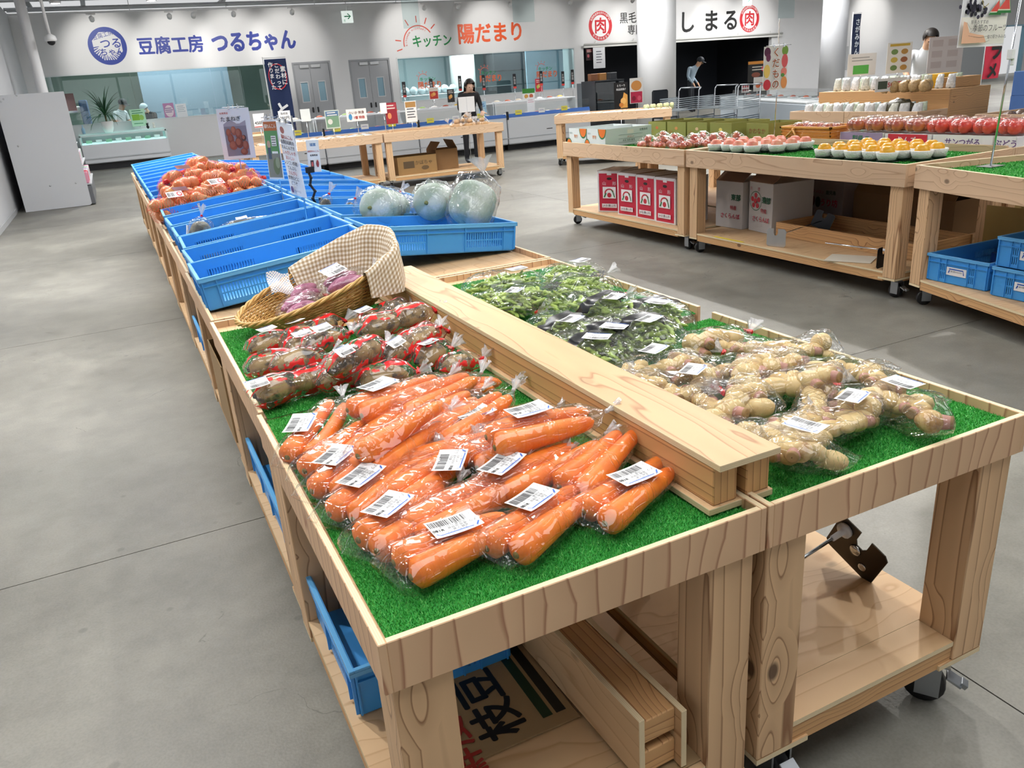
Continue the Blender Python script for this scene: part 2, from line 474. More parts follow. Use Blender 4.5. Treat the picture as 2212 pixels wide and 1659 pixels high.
# ------------------------------------------------------------------ the room
def concrete():
    m = bpy.data.materials.new('polished_concrete')
    nt, N, L, P = nodes_of(m)
    tc = N.new('ShaderNodeTexCoord')
    n1 = N.new('ShaderNodeTexNoise'); n1.inputs['Scale'].default_value = 0.9; n1.inputs['Detail'].default_value = 8; n1.inputs['Roughness'].default_value = 0.65
    n2 = N.new('ShaderNodeTexNoise'); n2.inputs['Scale'].default_value = 6; n2.inputs['Detail'].default_value = 10; n2.inputs['Roughness'].default_value = 0.7
    n3 = N.new('ShaderNodeTexNoise'); n3.inputs['Scale'].default_value = 140; n3.inputs['Detail'].default_value = 3
    geo = N.new('ShaderNodeNewGeometry')
    for n in (n1, n2, n3): L.new(geo.outputs['Position'], n.inputs['Vector'])
    r1 = ramp(N, [(0.3, srgb('#716f67')), (0.52, srgb('#84827a')), (0.72, srgb('#97958b'))])
    L.new(n1.outputs[0], r1.inputs[0])
    r2 = ramp(N, [(0.3, (0.72, 0.72, 0.71)), (0.55, (1, 1, 1)), (0.8, (1.14, 1.13, 1.1))])
    L.new(n2.outputs[0], r2.inputs[0])
    mx = N.new('ShaderNodeMix'); mx.data_type = 'RGBA'; mx.blend_type = 'MULTIPLY'; mx.inputs[0].default_value = 0.75
    L.new(r1.outputs[0], mx.inputs[6]); L.new(r2.outputs[0], mx.inputs[7])
    r3 = ramp(N, [(0.3, (0.86, 0.86, 0.86)), (0.6, (1.04, 1.04, 1.04))])
    L.new(n3.outputs[0], r3.inputs[0])
    mx2 = N.new('ShaderNodeMix'); mx2.data_type = 'RGBA'; mx2.blend_type = 'MULTIPLY'; mx2.inputs[0].default_value = 0.7
    L.new(mx.outputs[2], mx2.inputs[6]); L.new(r3.outputs[0], mx2.inputs[7])
    # hairline cracks: zero lines of a smooth noise, broken up
    n4 = N.new('ShaderNodeTexNoise'); n4.inputs['Scale'].default_value = 1.15; n4.inputs['Detail'].default_value = 7; n4.inputs['Roughness'].default_value = 0.42
    L.new(geo.outputs['Position'], n4.inputs['Vector'])
    sb = N.new('ShaderNodeMath'); sb.operation = 'SUBTRACT'; sb.inputs[1].default_value = 0.5; L.new(n4.outputs[0], sb.inputs[0])
    ab = N.new('ShaderNodeMath'); ab.operation = 'ABSOLUTE'; L.new(sb.outputs[0], ab.inputs[0])
    lt = N.new('ShaderNodeMapRange'); lt.inputs[1].default_value = 0.0; lt.inputs[2].default_value = 0.0016; lt.inputs[3].default_value = 0.6; lt.inputs[4].default_value = 0.0
    L.new(ab.outputs[0], lt.inputs[0])
    gate = N.new('ShaderNodeMath'); gate.operation = 'GREATER_THAN'; gate.inputs[1].default_value = 0.56; L.new(n1.outputs[0], gate.inputs[0])
    ml = N.new('ShaderNodeMath'); ml.operation = 'MULTIPLY'; L.new(lt.outputs[0], ml.inputs[0]); L.new(gate.outputs[0], ml.inputs[1])
    # small round stains
    vo = N.new('ShaderNodeTexVoronoi'); vo.inputs['Scale'].default_value = 5.5; L.new(geo.outputs['Position'], vo.inputs['Vector'])
    vr = N.new('ShaderNodeMapRange'); vr.inputs[1].default_value = 0.05; vr.inputs[2].default_value = 0.085; vr.inputs[3].default_value = 0.35; vr.inputs[4].default_value = 0.0
    L.new(vo.outputs['Distance'], vr.inputs[0])
    am = N.new('ShaderNodeMath'); am.operation = 'MAXIMUM'; L.new(ml.outputs[0], am.inputs[0]); L.new(vr.outputs[0], am.inputs[1])
    mx3 = N.new('ShaderNodeMix'); mx3.data_type = 'RGBA'; mx3.inputs[7].default_value = (*srgb('#4d4b48'), 1)
    L.new(am.outputs[0], mx3.inputs[0]); L.new(mx2.outputs[2], mx3.inputs[6])
    L.new(mx3.outputs[2], P.inputs['Base Color'])
    rr = N.new('ShaderNodeMapRange'); rr.inputs[3].default_value = 0.36; rr.inputs[4].default_value = 0.58
    L.new(n2.outputs[0], rr.inputs[0]); L.new(rr.outputs[0], P.inputs['Roughness'])
    b = N.new('ShaderNodeBump'); b.inputs['Strength'].default_value = 0.12; b.inputs['Distance'].default_value = 0.004
    L.new(n3.outputs[0], b.inputs['Height']); L.new(b.outputs[0], P.inputs['Normal'])
    return m
CONC = concrete()
WALLW = flat('#e9e9ea', 0.75, var=0.02, vs=2)
WALLG = flat('#c9cacd', 0.75, var=0.02, vs=2)
DARK = flat('#15161a', 0.6)
STEEL = flat('#a9adb2', 0.32, 1.0)
CHROME = flat('#d9dde2', 0.12, 1.0)
BLACK = flat('#18181b', 0.45)
WHITEP = flat('#f2f2f2', 0.35)
CASEW = flat('#dfe2e6', 0.3)

def schlick(N, L, f0, k, normal=None):
    lw = N.new('ShaderNodeLayerWeight'); lw.inputs[0].default_value = 0.5
    if normal is not None: L.new(normal, lw.inputs['Normal'])
    pw = N.new('ShaderNodeMath'); pw.operation = 'POWER'; pw.inputs[1].default_value = 4.0; L.new(lw.outputs['Facing'], pw.inputs[0])
    ad = N.new('ShaderNodeMath'); ad.operation = 'MULTIPLY_ADD'; ad.inputs[1].default_value = k; ad.inputs[2].default_value = f0; ad.use_clamp = True
    L.new(pw.outputs[0], ad.inputs[0])
    return ad

def glass_mat(name, tint=(1, 1, 1), refl=0.10, rough=0.01):
    m = bpy.data.materials.new(name); m.use_nodes = True
    nt = m.node_tree; N, L = nt.nodes, nt.links; N.clear()
    out = N.new('ShaderNodeOutputMaterial'); tr = N.new('ShaderNodeBsdfTransparent'); gl = N.new('ShaderNodeBsdfGlossy')
    tr.inputs[0].default_value = (*tint, 1); gl.inputs['Roughness'].default_value = rough
    ad = schlick(N, L, refl, 0.6)
    mx = N.new('ShaderNodeMixShader'); L.new(ad.outputs[0], mx.inputs[0]); L.new(tr.outputs[0], mx.inputs[1]); L.new(gl.outputs[0], mx.inputs[2])
    L.new(mx.outputs[0], out.inputs[0])
    return m
GLASS = glass_mat('shop_window_glass', (0.80, 0.90, 0.90), 0.10)
CLEAR = glass_mat('clear_acrylic', (0.95, 0.97, 0.97), 0.04, 0.05)

# floor: slabs with saw-cut joints
mb = MB(); mb.box(-1.6, 46, -7, 27, -0.30, -0.012)
floor = struct(mb.build('floor', flat('#3c3a38', 0.8)))
XJ = [-1.6, 1.54, 4.76, 7.98, 11.2, 14.42, 17.64, 24.08, 30.5, 37, 46]
YJ = [-7, -3.78, -0.56, 2.66, 5.88, 9.1, 12.32, 15.54, 18.76, 22, 27]
for i in range(len(XJ)-1):
    for j in range(len(YJ)-1):
        mb = MB(); mb.box(XJ[i]+0.002, XJ[i+1]-0.002, YJ[j]+0.002, YJ[j+1]-0.002, -0.012, 0.0)
        mb.build('slab', CONC, floor)

YW = 24.5     # face of the shop wall
ZC = 3.75     # ceiling
WIN1 = (-1.07, 5.02, 1.06, 2.31)
WIN2 = (8.28, 14.40, 0.98, 2.25)
MEAT = (14.74, 22.8, 0.0, 2.21)
DOOR = [(5.19, 6.28, 2.28), (6.83, 8.06, 2.26)]
DOORR = (33.0, 37.4, 2.1)
mb = MB()
def wbox(x0, x1, z0, z1): mb.box(x0, x1, YW, YW+0.16, z0, z1)
wbox(-1.45, 46, 2.31, ZC)
wbox(-1.45, WIN1[0], 0, 2.31); wbox(WIN1[0], WIN1[1], 0, WIN1[2]); wbox(WIN1[1], DOOR[0][0], 0, 2.31)
wbox(DOOR[0][0], DOOR[0][1], DOOR[0][2], 2.31); wbox(DOOR[0][1], DOOR[1][0], 0, 2.31); wbox(DOOR[1][0], DOOR[1][1], DOOR[1][2], 2.31)
wbox(DOOR[1][1], WIN2[0], 0, 2.31); wbox(WIN2[0], WIN2[1], 0, WIN2[2]); wbox(WIN2[0], WIN2[1], WIN2[3], 2.31)
wbox(WIN2[1], MEAT[0], 0, 2.31); wbox(MEAT[0], MEAT[1], MEAT[3], 2.31); wbox(MEAT[1], DOORR[0], 0, 2.31)
wbox(DOORR[0], DOORR[1], DOORR[2], 2.31); wbox(DOORR[1], 46, 0, 2.31)
struct(mb.build('wall_back', WALLW))
# left wall and its skirting
mb = MB(); mb.box(-1.62, -1.45, -7, YW+0.16, 0, ZC); struct(mb.build('wall_left', WALLG))
mb = MB(); mb.box(-1.45, -1.435, -7, 14.58, 0, 0.075, ch=0.003); struct(mb.build('baseboard_left', flat('#b9bbbd', 0.5)))
# ceiling slab high above the pipes
mb = MB(); mb.box(-1.62, 46, -7, YW+0.16, ZC+0.30, ZC+0.42); struct(mb.build('ceiling', flat('#e2e3e6', 0.9)))
# rear window front of the hall, behind the camera: posts and a header, open to daylight
mb = MB()
for x in range(0, 48, 3): mb.box(x-1.6, x-1.48, -7.0, -6.85, 0, 3.2)
mb.box(-1.62, 46, -7.05, -6.8, 3.2, ZC+0.3); mb.box(-1.62, 46, -7.0, -6.9, 1.05, 1.12)
struct(mb.build('window_3', flat('#6d7276', 0.5, 0.4)))

# rooms behind the glass
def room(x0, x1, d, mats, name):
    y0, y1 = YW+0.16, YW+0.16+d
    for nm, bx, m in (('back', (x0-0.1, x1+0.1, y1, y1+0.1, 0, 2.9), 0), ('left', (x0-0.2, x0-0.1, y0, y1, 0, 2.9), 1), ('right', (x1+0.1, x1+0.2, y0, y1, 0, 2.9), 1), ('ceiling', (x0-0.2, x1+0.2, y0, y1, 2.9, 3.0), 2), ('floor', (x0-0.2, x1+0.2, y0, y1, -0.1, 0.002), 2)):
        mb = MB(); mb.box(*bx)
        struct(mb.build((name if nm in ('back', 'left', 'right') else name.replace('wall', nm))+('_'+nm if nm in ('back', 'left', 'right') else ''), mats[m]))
room(-1.3, 5.0, 3.2, [flat('#9fae9f', 0.7), flat('#8da0a6', 0.7), flat('#a8aaa8', 0.7)], 'wall_tofu_room')
mb = MB(); mb.box(1.25, 3.7, YW+1.9, YW+2.0, 0, 2.6); struct(mb.build('wall_tofu_partition', flat('#8496a6', 0.6)))
room(8.3, 14.4, 3.6, [flat('#9db0b4', 0.7), flat('#aab8ba', 0.7), flat('#b5b8b8', 0.7)], 'wall_kitchen_room')
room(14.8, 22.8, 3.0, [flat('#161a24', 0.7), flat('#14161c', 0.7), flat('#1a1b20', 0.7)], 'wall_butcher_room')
area('kitchen_lamp', (2.0, YW+1.1, 2.85), 3.5, 0.8, 110); area('kitchen_lamp', (11.3, YW+1.3, 2.85), 4.5, 1.0, 260)

# windows: frame, panes
def window(name, W, npane, glassm):
    x0, x1, z0, z1 = W
    mb = MB(); t = 0.035
    mb.box(x0, x1, YW-0.01, YW+0.10, z0, z0+t); mb.box(x0, x1, YW-0.01, YW+0.10, z1-t, z1)
    mb.box(x0, x0+t, YW-0.01, YW+0.10, z0+t, z1-t); mb.box(x1-t, x1, YW-0.01, YW+0.10, z0+t, z1-t)
    w = struct(mb.build(name, flat('#dfe2e3', 0.4)))
    for k in range(npane):
        a = x0+t+(x1-x0-2*t)*k/npane; b = x0+t+(x1-x0-2*t)*(k+1)/npane
        q = MB(); q.box(a+0.004, b-0.004, YW+0.04, YW+0.05, z0+t, z1-t); q.build('pane', glassm, w)
    return w
window('window_1', WIN1, 3, GLASS)
win2 = window('window_2', WIN2, 2, GLASS)

# double doors
DGREY = flat('#aeb0b4', 0.45)
def ddoor(n, x0, x1, top, mid):
    mb = MB()
    t = 0.05
    mb.box(x0, x0+t, YW-0.02, YW+0.1, 0, top); mb.box(x1-t, x1, YW-0.02, YW+0.1, 0, top); mb.box(x0+t, x1-t, YW-0.02, YW+0.1, top-t, top)
    d = struct(mb.build('door_%d' % n, flat('#9fa1a5', 0.4)))
    for (a, b, hs) in ((x0+t+0.004, mid-0.003, 1), (mid+0.003, x1-t-0.004, -1)):
        c = (a+b)/2; w = 0.10
        mb = MB()
        za, zb = 1.22, 1.74
        mb.box(a, c-w, YW+0.01, YW+0.05, 0.01, top-t-0.004); mb.box(c+w, b, YW+0.01, YW+0.05, 0.01, top-t-0.004)
        mb.box(c-w, c+w, YW+0.01, YW+0.05, 0.01, za); mb.box(c-w, c+w, YW+0.01, YW+0.05, zb, top-t-0.004)
        leaf = mb.build('door_leaf', DGREY, d)
        q = MB(); q.box(c-w, c+w, YW+0.025, YW+0.032, za, zb); q.build('pane', flat('#8fb3c4', 0.1), leaf)
        q = MB()
        for (u0, u1, v0, v1) in ((c-w-0.02, c+w+0.02, za-0.02, za+0.005), (c-w-0.02, c+w+0.02, zb-0.005, zb+0.02), (c-w-0.02, c-w+0.005, za, zb), (c+w-0.005, c+w+0.02, za, zb)):
            q.box(u0, u1, YW, YW+0.02, v0, v1)
        q.build('pane_frame', flat('#d8dadc', 0.3), leaf)
        hx = b-0.07 if hs > 0 else a+0.07
        q = MB(); q.box(hx-0.02, hx+0.02, YW-0.03, YW+0.012, 0.92, 1.06, ch=0.004); q.build('door_handle', flat('#3a3b3e', 0.35, 0.6), leaf)
        q = MB(); cxx = a+0.16 if hs < 0 else b-0.16
        q.box(cxx-0.13, cxx+0.13, YW-0.05, YW+0.01, top-0.16, top-0.08, ch=0.006); q.build('door_closer', flat('#c9cbcd', 0.35, 0.4), leaf)
    return d
ddoor(1, 5.19, 6.28, 2.28, 5.68); ddoor(2, 6.83, 8.06, 2.26, 7.42)
# doorway on the far right with its pale blue jamb
mb = MB(); mb.box(DOORR[0], DOORR[0]+0.12, YW-0.03, YW+0.14, 0, DOORR[2]); mb.box(DOORR[1]-0.12, DOORR[1], YW-0.03, YW+0.14, 0, DOORR[2]); mb.box(DOORR[0], DOORR[1], YW-0.03, YW+0.14, DOORR[2]-0.06, DOORR[2])
d3 = struct(mb.build('door_3', flat('#9cc9e0', 0.4)))
mb = MB(); mb.box(DOORR[0]+0.2, DOORR[1]-0.15, YW+0.9, YW+1.0, 0, 2.6); mb.build('corridor_panel', flat('#b9bcbd', 0.7), d3)

# ceiling services: pipes, trays, tracks near the shop wall
PIPE = flat('#cfd1d5', 0.5)
for k, (yy, zz, rr) in enumerate(((22.9, 3.68, 0.035), (22.2, 3.80, 0.05), (21.4, 3.70, 0.03), (20.4, 3.86, 0.06), (19.0, 3.74, 0.03), (23.7, 3.72, 0.025), (17.2, 3.84, 0.05))):
    mb = MB(); mb.tube([(-1.4, yy, zz), (45, yy, zz)], rr, 10)
    tag(mb.build('ceiling_pipe', PIPE), 'grey service pipe running under the ceiling along the shop fronts', 'pipe', 'ceiling pipes')
for k, xx in enumerate((-0.9, 0.25, 3.5, 7.0, 11.0, 15.5, 20.5)):
    mb = MB(); mb.box(xx-0.05, xx+0.05, 9.0, 24.4, 3.80, 3.85)
    for q in range(6): mb.box(xx-0.008, xx+0.008, 10.5+q*2.5, 10.52+q*2.5, 3.85, ZC+0.3)
    tag(mb.build('cable_tray', flat('#a2a4a8', 0.5)), 'grey metal cable tray hung under the ceiling from front to back', 'cable tray', 'ceiling cable trays')
# lighting track in front of the signs
TRK = []
mb = MB(); mb.box(-1.3, 24.0, 22.55, 22.59, 3.52, 3.55)
for q in range(12): mb.tube([(-1+q*2.2, 22.57, 3.55), (-1+q*2.2, 22.57, ZC+0.3)], 0.008, 6)
tag(mb.build('lighting_track', flat('#d4d6d8', 0.4)), 'long white lighting track hung in front of the shop signs', 'lighting track')
def spothead(label, loc, aim, on=True, group='wall washer spotlights on the track', watts=0, deg=70):
    d = (Vector(aim)-Vector(loc)).normalized()
    t = thing('track_spotlight', label, 'spotlight', loc, 0, group)
    q = MB(); q.box(-0.10, 0.10, -0.02, 0.02, 0.085, 0.118, ch=0.004); q.build('adapter', WHITEP, t)
    q = MB(); q.tube([(0, 0, 0.10), (0, 0, 0.03)], 0.008, 6); q.tube([(-0.06, 0, 0.0), (-0.055, 0, 0.035), (0, 0, 0.045), (0.055, 0, 0.035), (0.06, 0, 0.0)], 0.006, 6); q.build('yoke', WHITEP, t)
    R = d.to_track_quat('Z', 'Y').to_matrix().to_4x4()
    q = MB(); q.M = R; q.lathe([(0.001, -0.09), (0.035, -0.088), (0.05, -0.06), (0.055, 0.06), (0.05, 0.062), (0.046, 0.04), (0.001, 0.04)], 14); q.build('lamp_head', WHITEP, t)
    q = MB(); q.M = R; q.lathe([(0.001, 0.042), (0.045, 0.042), (0.045, 0.045), (0.001, 0.045)], 14); q.build('lens', flat('#fff6e6', 0.2, emit=14.0 if on else 0.5), t)
    if watts:
        L = spot('wall_washer_light', tuple(Vector(loc)+d*0.07), aim, watts, deg, 0.7, 0.04)
for (xx, ww) in ((0.35, 95), (2.05, 95), (2.6, 0), (3.55, 95), (5.0, 85), (8.6, 95), (9.6, 0), (11.2, 95), (13.2, 45), (15.4, 95), (16.6, 75), (18.7, 75), (20.0, 95), (21.7, 80), (27.6, 120)):
    spothead('white cylindrical track spotlight lighting the shop sign wall', (xx, 22.57, 3.40), (xx+0.15, 24.5, 2.75), True, watts=ww)
# small round downlights among the pipes
q = MB(); q.lathe([(0.001, 0.0), (0.10, 0.0), (0.115, 0.02), (0.115, 0.05), (0.001, 0.05)], 16)
dl_case = q.mesh('downlight_case', WHITEP)
q = MB(); q.lathe([(0.001, -0.004), (0.09, -0.004), (0.09, 0.0), (0.001, 0.0)], 16)
dl_lens = q.mesh('downlight_lens', flat('#fffaf0', 0.3, emit=9.0))
for (xx, yy) in [(x*1.9-0.3, 21.0) for x in range(0, 13)]+[(x*2.6+0.4, 18.4) for x in range(0, 8)]:
    t = thing('downlight', 'round white downlight glowing among the ceiling pipes', 'downlight', (xx, yy, 3.58), 0, 'ceiling downlights')
    link('case', dl_case, t); link('lens', dl_lens, t)

# round column in front of the butcher's shop and the thin pole on the left
mb = MB(); mb.lathe([(0.50, 0), (0.50, 4.0)], 40); struct(mb.build('column_round', WALLW, None, (13.40, 18.6, 0)))
mb = MB(); mb.lathe([(0.40, 0), (0.40, 4.0)], 40); struct(mb.build('column_far', WALLG, None, (22.0, 20.8, 0)))
mb = MB(); mb.lathe([(0.10, 0), (0.10, 4.0)], 20); struct(mb.build('column_pole', WALLW, None, (-0.92, 20.2, 0)))
# ------------------------------------------------------------------ display tables
def caster_parts(t, x, y, top, ang=0.0):
    """swivel caster under a leg, its wheel on the floor"""
    r = min(0.05, top*0.36)
    R = Matrix.Translation((x, y, 0)) @ Matrix.Rotation(ang, 4, 'Z')
    q = MB(); q.M = R
    q.box(-0.04, 0.04, -0.035, 0.035, top-0.004, top)
    q.lathe([(0.026, top-0.016), (0.026, top-0.004)], 12)
    q.box(-0.026, -0.021, -0.02, 0.03, r*0.6, top-0.012); q.box(0.021, 0.026, -0.02, 0.03, r*0.6, top-0.012); q.box(-0.026, 0.026, -0.02, 0.03, top-0.02, top-0.014)
    c = q.build('caster', STEEL, t)
    q = MB(); q.M = R @ Matrix.Translation((0, 0.012, r)); q.lathe([(0.001, -0.017), (r*0.5, -0.017), (r*0.94, -0.016), (r, -0.011), (r, 0.011), (r*0.94, 0.016), (r*0.5, 0.017), (0.001, 0.017)], 18, axis='x'); q.build('wheel', BLACK, c)
    q = MB(); q.M = R @ Matrix.Translation((0, -0.03, top-0.045)) @ Matrix.Rotation(0.5, 4, 'X')
    q.box(-0.018, 0.018, -0.035, 0.0, -0.003, 0.003, ch=0.001); q.box(-0.012, 0.012, -0.045, -0.03, -0.002, 0.01, ch=0.001); q.build('brake_pedal', STEEL, c)

def make_table(name, label, group, w, l, h, rimh, rimt=0.012, leg=0.09, shelf=0.185, deck=0.678, rimm=RIM, legm=PINE, shm=PLY_D, skirt=True, casters=True, legbase=0.137, sides='lrnf', cast_sides=(0, 1, 2, 3)):
    """local origin at the near-left floor corner; x across, y along"""
    t = thing(name, label, 'table', (0, 0, 0), 0, group)
    RE = [rimm, LAYER]
    rb = h-rimh
    specs = [('y', 0, rimt, 0, l), ('y', w-rimt, w, 0, l), ('x', rimt, w-rimt, 0, rimt), ('x', rimt, w-rimt, l-rimt, l)]
    for sd, (ax, a, b, c, d) in zip('lrnf', specs):
        if sd not in sides: continue
        q = MB()
        gr = 'z' if rimm is RIM else ax
        q.box(a, b, c, d, rb, h, g=gr, ch=0.0012, edge=('z', 1)); q.build('rim_board', RE, t)
    for (sx, sy) in ((0, 0), (1, 0), (0, 1), (1, 1)):
        x0 = rimt+0.001 if sx == 0 else w-rimt-0.001-leg
        y0 = rimt+0.001 if sy == 0 else l-rimt-0.001-leg
        q = MB(); q.box(x0, x0+leg, y0, y0+leg, legbase, deck-0.019, g='z', ch=0.002); q.build('leg', legm, t)
        q = MB(); q.box(x0-0.0+(-0.04 if sx else 0.0), x0+leg+(0.0 if sx else 0.04), y0, y0+leg+0.03*(1 if sy == 0 else 0), legbase-0.013, legbase-0.0005, g='x', edge=('xy', 1)); q.build('foot_plate', [PLY, LAYER], t)
    q = MB(); q.box(rimt+0.0005, w-rimt-0.0005, rimt+0.0005, l-rimt-0.0005, deck-0.018, deck, g='y', edge=('xy', 1)); q.build('deck', [PLY_D, LAYER], t)
    if shelf:
        q = MB(); i = rimt+leg+0.002
        q.box(i, w-i, rimt+0.004, rimt+leg+0.001, shelf-0.012, shelf, g='x', edge=('xy', 1)); q.box(rimt+0.003, w-rimt-0.003, rimt+leg+0.002, l-rimt-leg-0.002, shelf-0.012, shelf, g='x', edge=('xy', 1)); q.box(i, w-i, l-rimt-leg-0.001, l-rimt-0.004, shelf-0.012, shelf, g='x', edge=('xy', 1))
        q.build('lower_shelf', [shm, LAYER], t)
        for (a, b, c, d, gg) in ((i, w-i, rimt+0.006, rimt+0.044, 'x'), (i, w-i, l-rimt-0.044, l-rimt-0.006, 'x'), (rimt+0.006, rimt+0.044, i, l-i, 'y'), (w-rimt-0.044, w-rimt-0.006, i, l-i, 'y')):
            q = MB(); q.box(a, b, c, d, shelf-0.06, shelf-0.0125, g=gg, ch=0.0015); q.build('rail', PINE_B, t)
    if casters:
        k = 0
        for (sx, sy) in ((0, 0), (1, 0), (0, 1), (1, 1)):
            if k in cast_sides:
                caster_parts(t, rimt+leg/2+0.045 if sx == 0 else w-rimt-leg/2-0.045, rimt+leg/2 if sy == 0 else l-rimt-leg/2, legbase-0.0135, 0.6*k)
            k += 1
    return t

VX0, VX1 = 0.178, 0.846
VW, VL, VH = 0.664, 0.942, 0.70
vegA = make_table('display_table', 'x', 'vegetable display tables', VW, VL, VH, 0.083, sides='lrn')
vegB = make_table('display_table', 'x', 'vegetable display tables', VW, VL, VH, 0.083, sides='lrf')
vegC = make_table('display_table', 'x', 'vegetable display tables', VW, VL, VH, 0.083)
veg = vegA
veg.location = (VX0, 0.871, 0)
veg['label'] = 'pine display table lined with artificial turf under the bagged carrots'
LBL_L = ['', 'pine display table lined with artificial turf under the lotus root bags and wicker basket']
LBL_R = ['pine display table lined with artificial turf under the bagged young ginger', 'pine display table lined with artificial turf under the bagged edamame']
YL = [0.871+k*0.955 for k in range(10)]
ORD = ['first', 'second', 'third', 'fourth', 'fifth', 'sixth', 'seventh', 'eighth']
usedB = usedC = False
for k in range(10):
    for side in (0, 1):
        if side == 0:
            if k == 0: continue
            lab = LBL_L[k] if k < 2 else 'pine display table carrying blue crates along the aisle, %s behind the wicker basket' % ORD[k-2]
            loc = (VX0+0.006*min(k, 3), YL[k]+0.005*(k > 1), 0)
        else:
            lab = LBL_R[k] if k < 2 else 'pine display table in the right-hand row behind the edamame, %s with blue crates' % ORD[k-2]
            loc = (VX1+0.006*min(k, 3), YL[k]+0.06 if k == 1 else (YL[k]+0.062 if k > 1 else YL[0]), 0)
        if k == 0: dup(vegA, loc, 0, lab)
        elif k == 1:
            if not usedB: usedB = True; vegB.location = loc; vegB['label'] = lab
            else: dup(vegB, loc, 0, lab)
        else:
            if not usedC: usedC = True; vegC.location = loc; vegC['label'] = lab
            else: dup(vegC, loc, 0, lab)

# artificial turf
def turf_mat():
    m = bpy.data.materials.new('artificial_turf_blades')
    nt, N, L, P = nodes_of(m)
    geo = N.new('ShaderNodeNewGeometry')
    r = ramp(N, [(0.0, srgb('#218a2c')), (0.5, srgb('#3dac40')), (1.0, srgb('#7ad06c'))])
    L.new(geo.outputs['Random Per Island'], r.inputs[0])
    L.new(r.outputs[0], P.inputs['Base Color'])
    P.inputs['Roughness'].default_value = 0.42
    return m
TURF = turf_mat()
TURF_B = flat('#248a30', 0.8)
def turf(label, x0, x1, y0, y1, z, step, hgt, holes=()):
    t = thing('artificial_turf', label, 'turf mat', (0, 0, 0), 0, 'artificial turf mats on the display tables')
    q = MB(); q.box(x0, x1, y0, y1, z+0.0002, z+0.0022); q.build('backing', TURF_B, t)
    rng = np.random.default_rng(int(x0*1000+y0*100))
    xs = np.arange(x0+step/2, x1, step); ys = np.arange(y0+step/2, y1, step)
    X, Y = np.meshgrid(xs, ys); X = X.ravel()+rng.uniform(-.5, .5, X.size)*step; Y = Y.ravel()+rng.uniform(-.5, .5, Y.size)*step
    n = X.size
    a = rng.uniform(0, 2*np.pi, n); wv = step*0.42
    hh = hgt*rng.uniform(0.75, 1.15, n); le = rng.normal(0, 0.45, (n, 2))*hgt
    V = np.empty((n, 3, 3), np.float32)
    V[:, 0, 0] = X-np.cos(a)*wv; V[:, 0, 1] = Y-np.sin(a)*wv; V[:, 0, 2] = z+0.002
    V[:, 1, 0] = X+np.cos(a)*wv; V[:, 1, 1] = Y+np.sin(a)*wv; V[:, 1, 2] = z+0.002
    V[:, 2, 0] = X+le[:, 0]; V[:, 2, 1] = Y+le[:, 1]; V[:, 2, 2] = z+0.002+hh
    me = bpy.data.meshes.new('pile')
    me.vertices.add(n*3); me.vertices.foreach_set('co', V.ravel())
    me.loops.add(n*3); me.loops.foreach_set('vertex_index', np.arange(n*3, dtype=np.int32))
    me.polygons.add(n); me.polygons.foreach_set('loop_start', np.arange(0, n*3, 3, dtype=np.int32)); me.polygons.foreach_set('loop_total', np.full(n, 3, np.int32))
    me.update(calc_edges=True); me.materials.append(TURF)
    link('pile', me, t, None, None, 'stuff')
    return t
DK = 0.678
i_ = 0.0125
turf('green artificial turf mat beneath the carrot bags', VX0+i_+0.008, VX1-i_-0.004, 0.871+i_+0.001, 0.871+VL, DK, 0.0024, 0.0045)
turf('green artificial turf mat beneath the ginger bags', VX1+i_, VX1+VW-i_-0.002, 0.871+i_+0.001, 0.871+VL, DK, 0.0026, 0.0045)
turf('green artificial turf mat beneath the lotus root bags and basket', VX0+i_+0.012, VX1-i_, YL[1], YL[1]+VL-i_-0.07, DK, 0.0028, 0.0045)
turf('green artificial turf mat beneath the edamame bags', VX1+i_+0.006, VX1+VW-i_, YL[1]+0.06, YL[1]+0.06+VL-i_-0.06, DK, 0.0028, 0.0045)

# long divider beams: two rails between plywood boards
def beam(label, M, L, top=True):
    t = thing('divider_beam', label, 'beam', M=M)
    q = MB(); q.box(0.000, 0.128, -0.018, L+0.004, 0.083, 0.095, g='y', ch=0.0008, edge=('xy', 1)); q.build('top_board', [PLY, LAYER], t)
    q = MB(); q.box(0.002, 0.052, 0.0, L, 0.0121, 0.0829, g='y', ch=0.002); q.build('side_rail', PINE_B, t)
    q = MB(); q.box(0.072, 0.122, 0.0, L, 0.0121, 0.0829, g='y', ch=0.002); q.build('side_rail', PINE_B, t)
    q = MB(); q.box(-0.010, 0.126, -0.006, L+0.004, 0.0, 0.012, g='y', ch=0.0008, edge=('xy', 1)); q.build('base_board', [PLY_D, LAYER], t)
    return t
beam('long divider beam of two rails and plywood lying between the carrots and the ginger', Matrix.Translation((0.772, 0.924, 0.6845)), 1.83)
beam('divider beam turned on its side on the shelf below the carrots', Matrix.Translation((0.60, 0.915, 0.195)) @ Matrix.Rotation(0.03, 4, 'Z') @ Matrix.Rotation(math.radians(90), 4, 'Y') @ Matrix.Translation((-0.126, 0, 0.01)), 0.86)

